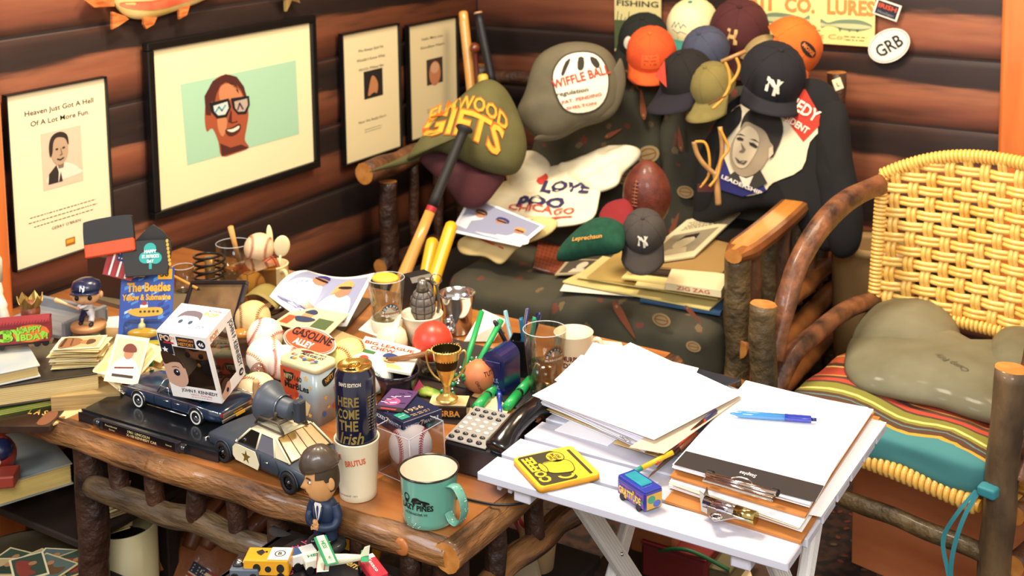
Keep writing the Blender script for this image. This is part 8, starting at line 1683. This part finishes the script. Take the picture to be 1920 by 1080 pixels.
for s_ in (-1,1):
    G().ell((0,0,0),(.0028,.0062,.0088),16).obj('ear',SK2,r,T=HX @ TR(s_*.0225,.006,.109) @ RZ(-s_*20));
    G().ell((s_*.0090,-.0240,.1140),(.0036,.0026,.0014),12).obj('eye',mat('e0d8cc',.3),r,T=HX);G().ell((s_*.0090,-.0262,.1140),(.0020,.0010,.0017),10).obj('pupil',mat('1c1410',.3),r,T=HX)
    G().tube(smooth_open([(s_*.0045,-.0278,.1190),(s_*.0095,-.0270,.1205),(s_*.0145,-.0238,.1190)],4),.0010,6).obj('eyebrow',mat('3a2818',.7),r,T=HX)
G().tube(smooth_open([(-.0062,-.0290,.0990),(0,-.0312,.0985),(.0062,-.0290,.0990)],4),.0007,6).obj('mouth',mat('7a4428',.6),r,T=HX)
HR=mat('3f3228',.45,c2='55463a',ns=9,st=(1,1,1),coat=.35);HR2=mat('33261a',.55,c2='3f3022',ns=30)
g=G();vs=[];fs=[]
n1,n2=18,44
for i in range(n1+1):
    for k in range(n2+1):
        b=math.radians(-38)+math.radians(256)*k/n2;lo=-.38 if 60<math.degrees(b) % 360<120 else 0;back=math.sin(b);zl=-.42 if back>.2 else (.02 if back>-.15 else .16);zz=zl+(1.0-zl)*i/n1;c_=math.sqrt(max(0,1-zz*zz));q=hfn(Vector((c_*math.cos(b),c_*math.sin(b),zz)));vs.append((q.x*.0275*1.055,q.y*.0300*1.055,.1120+q.z*.0335*1.055))
W=n2+1;g.add(vs,[(i*W+k,i*W+k+1,(i+1)*W+k+1,(i+1)*W+k) for i in range(n1) for k in range(n2)],0,True);g.obj('side_hair',HR2,r,T=HX)
g=G();vs=[];n1,n2=24,48
for i in range(n1+1):
    for k in range(n2):
        a=PI*i/n1;b=2*PI*k/n2;p_=Vector((math.sin(a)*math.cos(b),math.sin(a)*math.sin(b),-math.cos(a)))
        f=1+.018*math.sin(b*9+p_.z*5)*math.sin(a);q=Vector((p_.x*.0262*f,p_.y*.0318*f,p_.z*.0225*f));fr2=max(0,-p_.y)
        if p_.z<0:q.z *= .55+.55*fr2**2*(1-abs(p_.x))
        q.y -= .004*fr2;q.z -= .007*max(0,p_.y)**1.5*(p_.z>0);q.z += .003*fr2*max(0,p_.z)
        vs.append((q.x,q.y-.0005,.1345+q.z))
g.add(vs,[(i*n2+k,i*n2+(k+1) % n2,(i+1)*n2+(k+1) % n2,(i+1)*n2+k) for i in range(n1) for k in range(n2)],0,True);g.obj('swept_hair',HR,r,T=HX)
# ---------------- toy vehicles on the book
def toybox(name,label,px,z,L_,W_,H_,rot,col,prn=None,extra=None):
    r=thing(name,label,'toy car',TR(*P(*px,z)) @ RZ(rot),'toy vehicles on the black book');G().rbox((0,0,.006+H_/2),(L_,W_,H_),.002).obj('body',mat(col,.35,coat=.6),r)
    for x in (-L_*.32,L_*.32):
        for y in (-W_/2,W_/2):G().lathe([(.006,-.0025),(.006,.0025)],16,T=TR(x,y,.006) @ RX(90)).obj('wheel',BLACK,r)
    if prn:g=G();ms=prn(g,XY(.0066+H_),pm((0,-W_/2-.0005,.006),(1,0,0),(0,0,1),(0,-1,0)),L_,W_,H_);g.obj('print',SH(ms),r)
    if extra:extra(r,L_,W_,H_)
    return r
def hky(g,M,S,L_,W_,H_):
    g.rect(.002,-W_/2+.001,L_/2-.001,W_/2-.001,M,0);g.ring(L_*.26,0,.0085,.0085,.0016,M,1,.0003);g.text('B',M,L_*.26,-.004,.008,1,.03,h=.0003);g.poly([(-.02,.004),(-.012,.010),(-.006,.003),(-.010,-.006),(-.016,-.002)],M,1,.0003);g.oval(-.004,.004,.002,.002,M,1,.0003)
    g.oval(-L_*.2,H_*.5,.006,.007,S,1);g.oval(L_*.05,H_*.45,.007,.007,S,2);g.oval(L_*.05,H_*.45,.005,.005,S,1,.0004);g.oval(L_*.32,H_*.5,.006,.007,S,1);return ['e8ddc8','1c1612','d89a2c']
toybox('toy_truck','boxy yellow and white toy truck with a round B emblem, at the left',(505,1075),SZ,.070,.036,.026,28,'d89a20',hky,lambda r,L_,W_,H_:G().rbox((-L_/2-.010,0,.014),(.016,.030,.018),.003).obj('cab',mat('1c1a1a',.3,coat=.6),r))
toybox('toy_van','small white toy van with green trim in the middle of the cars',(568,1058),SZ,.040,.024,.018,60,'e6e4dc',lambda g,M,S,L_,W_,H_:(g.rect(-L_/2+.002,-W_/2+.002,-L_*.1,W_/2-.002,M,0),['3a5a8a'])[1])
toybox('toy_wagon','white toy vehicle with teal lettering beside the biplane',(592,1066),SZ,.036,.022,.016,55,'ece4cc',lambda g,M,S,L_,W_,H_:(g.text('HESS',M,0,-.003,.007,0,.04,w=.024,rot=0),['1f8a6a'])[1])
toybox('red_car','red and white toy car at the right end of the black book',(700,1082),SZ,.060,.026,.014,-30,'c8283a',lambda g,M,S,L_,W_,H_:(g.text('Texaco',M,0,-.003,.006,0,.02,w=.04),g.rect(-L_/2+.001,-.011,-L_/2+.012,.011,M,0),['ece4e0'])[2])
toybox('grey_car','grey toy car with exposed chrome engine at the far left of the book',(462,1080),SZ,.045,.026,.012,28,'5a6470',None,lambda r,L_,W_,H_:[G().ell((-.01+.01*k,.0,.024),(.005,.008,.004),10).obj('engine_block',CHROME,r) for k in range(3)])
p=P(612,1062,SZ+.026);r=thing('toy_biplane','cream and green toy airplane with a long upper wing beside the bobblehead','toy plane',TR(*p) @ RZ(38));PW=mat('dcd8b8',.35,coat=.6)
G().rbox((0,0,.026),(.020,.082,.003),.0014).obj('upper_wing',mat('1f8a5a',.35,coat=.6),r,T=RZ(15));G().rbox((0,0,.0278),(.012,.080,.001),.0004).obj('wing_top',PW,r,T=RZ(15));g=G();g.text('HESS',lambda u,v,h=0:RZ(15) @ Vector((v,-u,.0288+h)),-.012,-.003,.006,0,.04,w=.022);g.text('NO 1',lambda u,v,h=0:RZ(15) @ Vector((v,-u,.0288+h)),.028,-.002,.004,0,.04,w=.012);g.obj('lettering',mat('1f8a5a',.4),r)
G().lathe([(0,-.012),(.008,-.010),(.009,0),(.007,.03),(.003,.062),(0,.064)],18,T=TR(0,0,.010) @ RY(90)).obj('fuselage',PW,r);G().rbox((.058,0,.012),(.012,.032,.002),.001).obj('tail_wing',mat('1f8a5a',.4),r);G().prism([(0,0),(.014,0),(.016,.016),(.008,.014)],-.001,.001,T=TR(.050,0,.012) @ RX(90)).obj('fin',PW,r);G().rbox((-.004,0,.010),(.018,.06,.002),.001).obj('lower_wing',PW,r)
for y in (-.028,.028):G().tube([(-.002,y,.010),(0,y,.026)],.0008,5).obj('strut',mat('b8302a',.4),r)
G().rbox((-.0135,0,.010),(.0015,.030,.003),.0006).obj('propeller',mat('a02a30',.4),r,T=RX(30))
for y in (-.012,.012):G().lathe([(.005,-.002),(.005,.002)],14,T=TR(-.002,y,-.002) @ RX(90)).obj('wheel',BLACK,r)
# ---------------- books and papers at the lower left, under the table
BZ=.42
r=thing('low_shelf','low dark shelf under the left end of the table carrying books','shelf',(.415,-2.2,0));DW=mat('1c120c',.6,c2='2c1c12',ns=8)
G().rbox((0,0,BZ-.105),(.36,.26,.016),.003).obj('shelf_board',DW,r)
for x in (-.16,.16):G().rbox((x,.1,(BZ-.12)/2),(.03,.03,BZ-.12),.003).obj('leg',DW,r)
for x in (-.16,.16):G().rbox((x,-.1,(BZ-.12)/2),(.03,.03,BZ-.12),.003).obj('leg',DW,r)
r,L_=book('white_book','white book with a large black oval on its spine side, lower left',(-30,905),(100,872),.375,.20,.060,mat('c8c2b4',.5),pages='d8d0bc',ext_=.02)
g=G();FM=pm((0,-.0012,0),(1,0,0),(0,0,1),(0,-1,0));g.rect(0,0,L_,.060,FM,0);g.oval(L_*.62,.030,.050,.026,FM,1,.0005,32);g.obj('dust_jacket',SH(('c8c2b4','1c1814')),r)
r,L_=book('art_book','large book with a misty blue cover at the far lower left',(-30,918),(136,868),.428,.22,.045,mat('5a6a78',.4,c2='b8b49a',ns=5,coat=.4),pages='d9c070',ext_=.02)
T=TR(0,0,0);r=thing('round_toy','red and navy round toy with white swirls standing on the misty book','toy',TR(*P(-4,852,.470)) @ RZ(40));G().ell((0,0,0),(.036,.030,.040),22).obj('body',mat('8a2a1c',.35,coat=.6),r);G().tube([(.0,-.030,-.03),(.012,-.034,0),(0,-.033,.026)],.003,6).obj('swirl',mat('d8c8a8',.4),r);G().ell((.004,-.010,.014),(.030,.026,.024),16).obj('navy_patch',mat('1a2040',.35,coat=.6),r)
tag(G().rbox((0,0,-.03),(.07,.05,.024),.003).obj('red_block',mat('8a3222',.5),T=TR(*P(-4,868,.478)) @ RZ(40)),'red block under the round toy','block')
p=P(200,1075,.20);r=thing('plastic_tub','cream cylindrical tub below the table with a card stack on it','tub',(p.x,p.y+.05,0));tx_,ty_=p.x,p.y+.05;HT_=.285
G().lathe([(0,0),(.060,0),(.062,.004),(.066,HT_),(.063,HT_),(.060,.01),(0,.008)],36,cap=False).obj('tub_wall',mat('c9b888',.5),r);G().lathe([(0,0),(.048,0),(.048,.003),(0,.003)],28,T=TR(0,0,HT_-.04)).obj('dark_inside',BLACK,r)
rr=random.Random(31)
for k in range(30):
    T=TR(tx_-.022+rr.uniform(-.004,.004)+.0004*k,ty_-.02+rr.uniform(-.004,.004),HT_+.002+.0024*k) @ RZ(-20+rr.uniform(-7,7)-(k>24)*25)
    if k<29:tag(G().box((0,0,0),(.089,.064,.0013)).obj('trading_card',cdm[k % 4],T=T),'trading card in the tall stack on the cream tub','card','cards stacked on the tub')
    else:
        r=thing('trading_card','top card of the tall stack, with a red cartoon bird','card',T,'cards stacked on the tub');G().box((0,0,0),(.089,.064,.0013)).obj('card',cdm[2],r);g=G();g.rect(-.038,-.026,.038,.026,XY(.0012),0);g.oval(0,0,.014,.010,XY(.0012),1,.0003,12);g.poly([(0,0),(.022,.004),(.02,-.006)],XY(.0012),2,.0006);g.obj('print',SH(('b8a068','a83a28','3a3a28')),r)
p=P(188,1075,.10);FRG=mat('2a2620',.25,c2='4a463a',ns=18,coat=.6);r=thing('bronze_frog','dark bronze frog figure sitting in front of the cream tub','figurine',TR(p.x,p.y,.10) @ RZ(70) @ Matrix.Scale(1.15,4))
G().ell((0,.008,.030),(.026,.034,.024),22,fn=lambda q:q*(1+.1*max(0,q.z))).obj('body',FRG,r);G().ell((0,-.022,.050),(.020,.018,.013),18).obj('head',FRG,r)
for s_ in (-1,1):G().ell((s_*.011,-.018,.062),(.006,.007,.006),12).obj('eye',FRG,r);G().tube(smooth_open([(s_*.020,.02,.02),(s_*.034,.002,.022),(s_*.026,.014,.004),(s_*.034,-.012,.002)],4),.007,10).obj('hind_leg',FRG,r);G().tube(smooth_open([(s_*.016,-.014,.032),(s_*.022,-.026,.016),(s_*.020,-.034,.002)],4),.005,10).obj('front_leg',FRG,r)
tag(G().rbox((0,0,.05),(.14,.12,.10),.004).obj('small_box',mat('3a2a1c',.6),T=TR(p.x+.02,p.y+.0,0) @ RZ(10)),'plain brown box under the bronze frog','box')
r=thing('round_tray','round dark tray of trading cards at the bottom left','tray',TR(*(P(40,1090,.25))));G().lathe([(0,0),(.14,0),(.155,.018),(.158,.020),(.15,.012),(.138,.006),(0,.005)],40,cap=False).obj('dish',mat('3a3020',.4,coat=.4),r)
tb_=P(40,1090,.25);tag(G().rbox((0,0,.12),(.30,.26,.24),.006).obj('storage_box',mat('2a1e16',.7),T=TR(tb_.x,tb_.y,0)),'dark storage box carrying the round tray','box')
for k,(px,py,a) in enumerate(((30,1050,10),(70,1058,-12),(110,1050,25),(140,1062,-20),(20,1072,30),(95,1072,5),(55,1075,-30))):
    q=P(px,py,.262);r=thing('trading_card',['card with a reclining figure, left in the round tray','card with green border in the round tray','card turned right in the round tray','rightmost card in the round tray','card at the tray front left','card in the tray front middle','green and tan card at the very bottom'][k],'card',TR(q.x,q.y,.262+.0022*k) @ RZ(a),'cards in the round tray');G().box((0,0,0),(.089,.064,.001)).obj('card',cdm[k % 4],r)
    g=G();g.rect(-.040,-.028,.040,.028,XY(.0009),0);g.poly(smooth_closed([(-.03,-.02),(-.01,.01),(.01,0),(.03,.01),(.028,-.02)],3),XY(.0009),1,.0003);g.oval(-.008,.008,.007,.008,XY(.0009),2,.0006,12);g.obj('print',SH((('3a4a38','b8a070','5a6a60')[k % 3],('8a3a2c','2a3a2c','6a4a2a')[k % 3],'b07a50')),r)
gz=P(360,1080,.12);LTH=mat('9a5a30',.5,c2='6a3a1e',ns=9,coat=.3,bump=.4,bs=120);T=frame(gz+Vector((0,.03,-.0)),RV,z=(.35,-.75,.55));r=thing('ball_glove','brown leather ball glove with a stars and stripes patch under the table','glove',T)
pf=Puff(Matrix.Identity(4),[(-.085,-.10),(-.09,-.02),(-.07,.05),(-.03,.08),(.03,.09),(.08,.05),(.10,-.02),(.09,-.10)],.06,wr=.004);pf.geo(10).obj('palm',LTH,r)
for k in range(4):G().tube(smooth_open([(-.02+.035*k,.04,.045),(.0+.042*k,.09,.05),(.03+.05*k,.135,.03)],5),[.019]*6+[.017]*5,14).obj('finger',mat('5a301c',.5,c2='7a4426',ns=9,coat=.3),r)
G().tube(smooth_open([(-.07,.0,.04),(-.085,.05,.05),(-.06,.10,.04)],5),.018,14).obj('thumb',LTH,r)
g=G();fm_=pf.map((.012,-.02),-.5)
for k in range(7):g.rect(-.03,-.021+.006*k,.045,-.015+.006*k,fm_,k % 2,.002,6)
g.rect(-.03,.0,.008,.021,fm_,2,.003,4)
for k in range(9):g.poly(star(-.024+.012*(k % 3),.004+.006*(k//3),.002),fm_,1,.004)
g.obj('flag_patch',SH(('8a2a24','c9b48c','1a2038')),r);G().tube([(-.085+.008*math.cos(t),-.06+.008*math.sin(t),.03) for t in [2*PI*k/16 for k in range(16)]],.0022,6,closed=True).obj('lace_ring',mat('c98a50',.5),r)
tag(G().rbox((0,0,.04),(.22,.20,.08),.01).obj('cardboard_box',mat('2c1e14',.8),T=TR(gz.x+.03,gz.y+.08,0)),'brown box behind the ball glove on the floor','box')
p=P(1010,1062,.22);r=thing('paper_cup','cream paper cup on the floor box holding pink handled scissors','cup',TR(*p));G().lathe([(0,0),(.030,0),(.041,.095),(.043,.097),(.039,.096),(.028,.004),(0,.004)],30,cap=False).obj('cup_wall',mat('d8b88a',.6),r)
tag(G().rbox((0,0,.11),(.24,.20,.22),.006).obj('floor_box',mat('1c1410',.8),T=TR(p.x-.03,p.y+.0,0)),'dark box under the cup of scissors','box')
for k,(dx,a,l) in enumerate(((-.012,-26,'left'),(.010,-14,'right'))):
    r=thing('scissors','pink handled scissors standing in the cream cup, %s pair' % l,'scissors',TR(p.x+dx,p.y,p.z+.03) @ RZ(32) @ RY(a),'pink handled scissors');G().rbox((0,0,.045),(.018,.006,.09),.003).obj('handle',mat('c03a4c',.35,coat=.4),r);G().prism([(-.006,.09),(.006,.09),(.004,.14),(-.002,.155)],-.001,.001,T=Matrix(((1,0,0,0),(0,0,1,0),(0,1,0,0),(0,0,0,1)))).obj('blade',mat('c9a088',.25,.9),r)
r,M=quad('paper_bag','crumpled pale paper sack lettered in black leaning by the cup','paper bag',[(915,1095),(1020,1100),(1005,1040),(945,1030)],[.20,.20,.27,.28],.02,mat('b8a888',.6),part='paper');g=G();g.text('Mother',M,.75,.3,.14,0,.03,w=.45,slant=.2);g.line([(.2,.6),(.5,.8)],.03,M,0);g.obj('lettering',mat('1c1814',.7),r)
ub=[('terracotta_box','small orange brown box under the white table',(1205,1010),.30,(.10,.12,.06),'9a5a34'),('red_box','dark red box under the white table',(1250,1050),.27,(.14,.14,.07),'6a1c1c'),('green_bag','olive cloth bag with green strap under the white table',(1280,1075),.25,(.16,.12,.05),'5a5238')]
for n_,l,px,z,d,c in ub:
    q=P(*px,z);r=thing(n_,l,'bag' if 'bag' in n_ else 'box',(q.x,q.y+.10,z-d[2]));G().rbox((0,0,d[2]/2),d,.006).obj('body',mat(c,.6),r);G().rbox((0,0,d[2]+.002),(d[0]*1.01,d[1]*1.01,.006),.002).obj('lid',mat(c,.5),r)
    if 'green' in n_:G().tube(smooth_open([(-.07,-.07,.06),(0,-.075,.085),(.08,-.06,.06)],6),.004,8).obj('strap',mat('1c5a34',.5),r)
q=P(1240,1060,.24);tag(G().rbox((0,0,.10),(.34,.30,.20),.006).obj('wooden_crate',mat('3a2418',.7),T=TR(q.x+.02,q.y+.12,0)),'low brown crate under the white table','crate')
q=P(1345,1075,.25);r,M=quad('news_sheet','cream printed sheet with red headline under the white table','paper',[(1290,1090),(1420,1110),(1400,1050),(1290,1040)],.215,.003,mat('cbb890',.7),part='paper');g=G();g.rect(.05,.3,.7,.6,M,0);g.lines(M,.5,.85,.8,3,.08,.03,1);g.obj('print',SH(('b03a34','5a4a3a')),r)
r=thing('wine_bottle','dark red bottle standing in shadow at the lower left','bottle',TR(*P(120,1010,.20)) @ TR(0,.12,-.1));G().lathe([(0,0),(.032,0),(.034,.004),(.034,.15),(.014,.20),(.013,.25),(0,.25)],24).obj('bottle_glass',mat('3a1014',.2,coat=.8),r);G().lathe([(.0345,.03),(.0345,.10)],24,cap=False).obj('paper_label',mat('a89a50',.6),r)
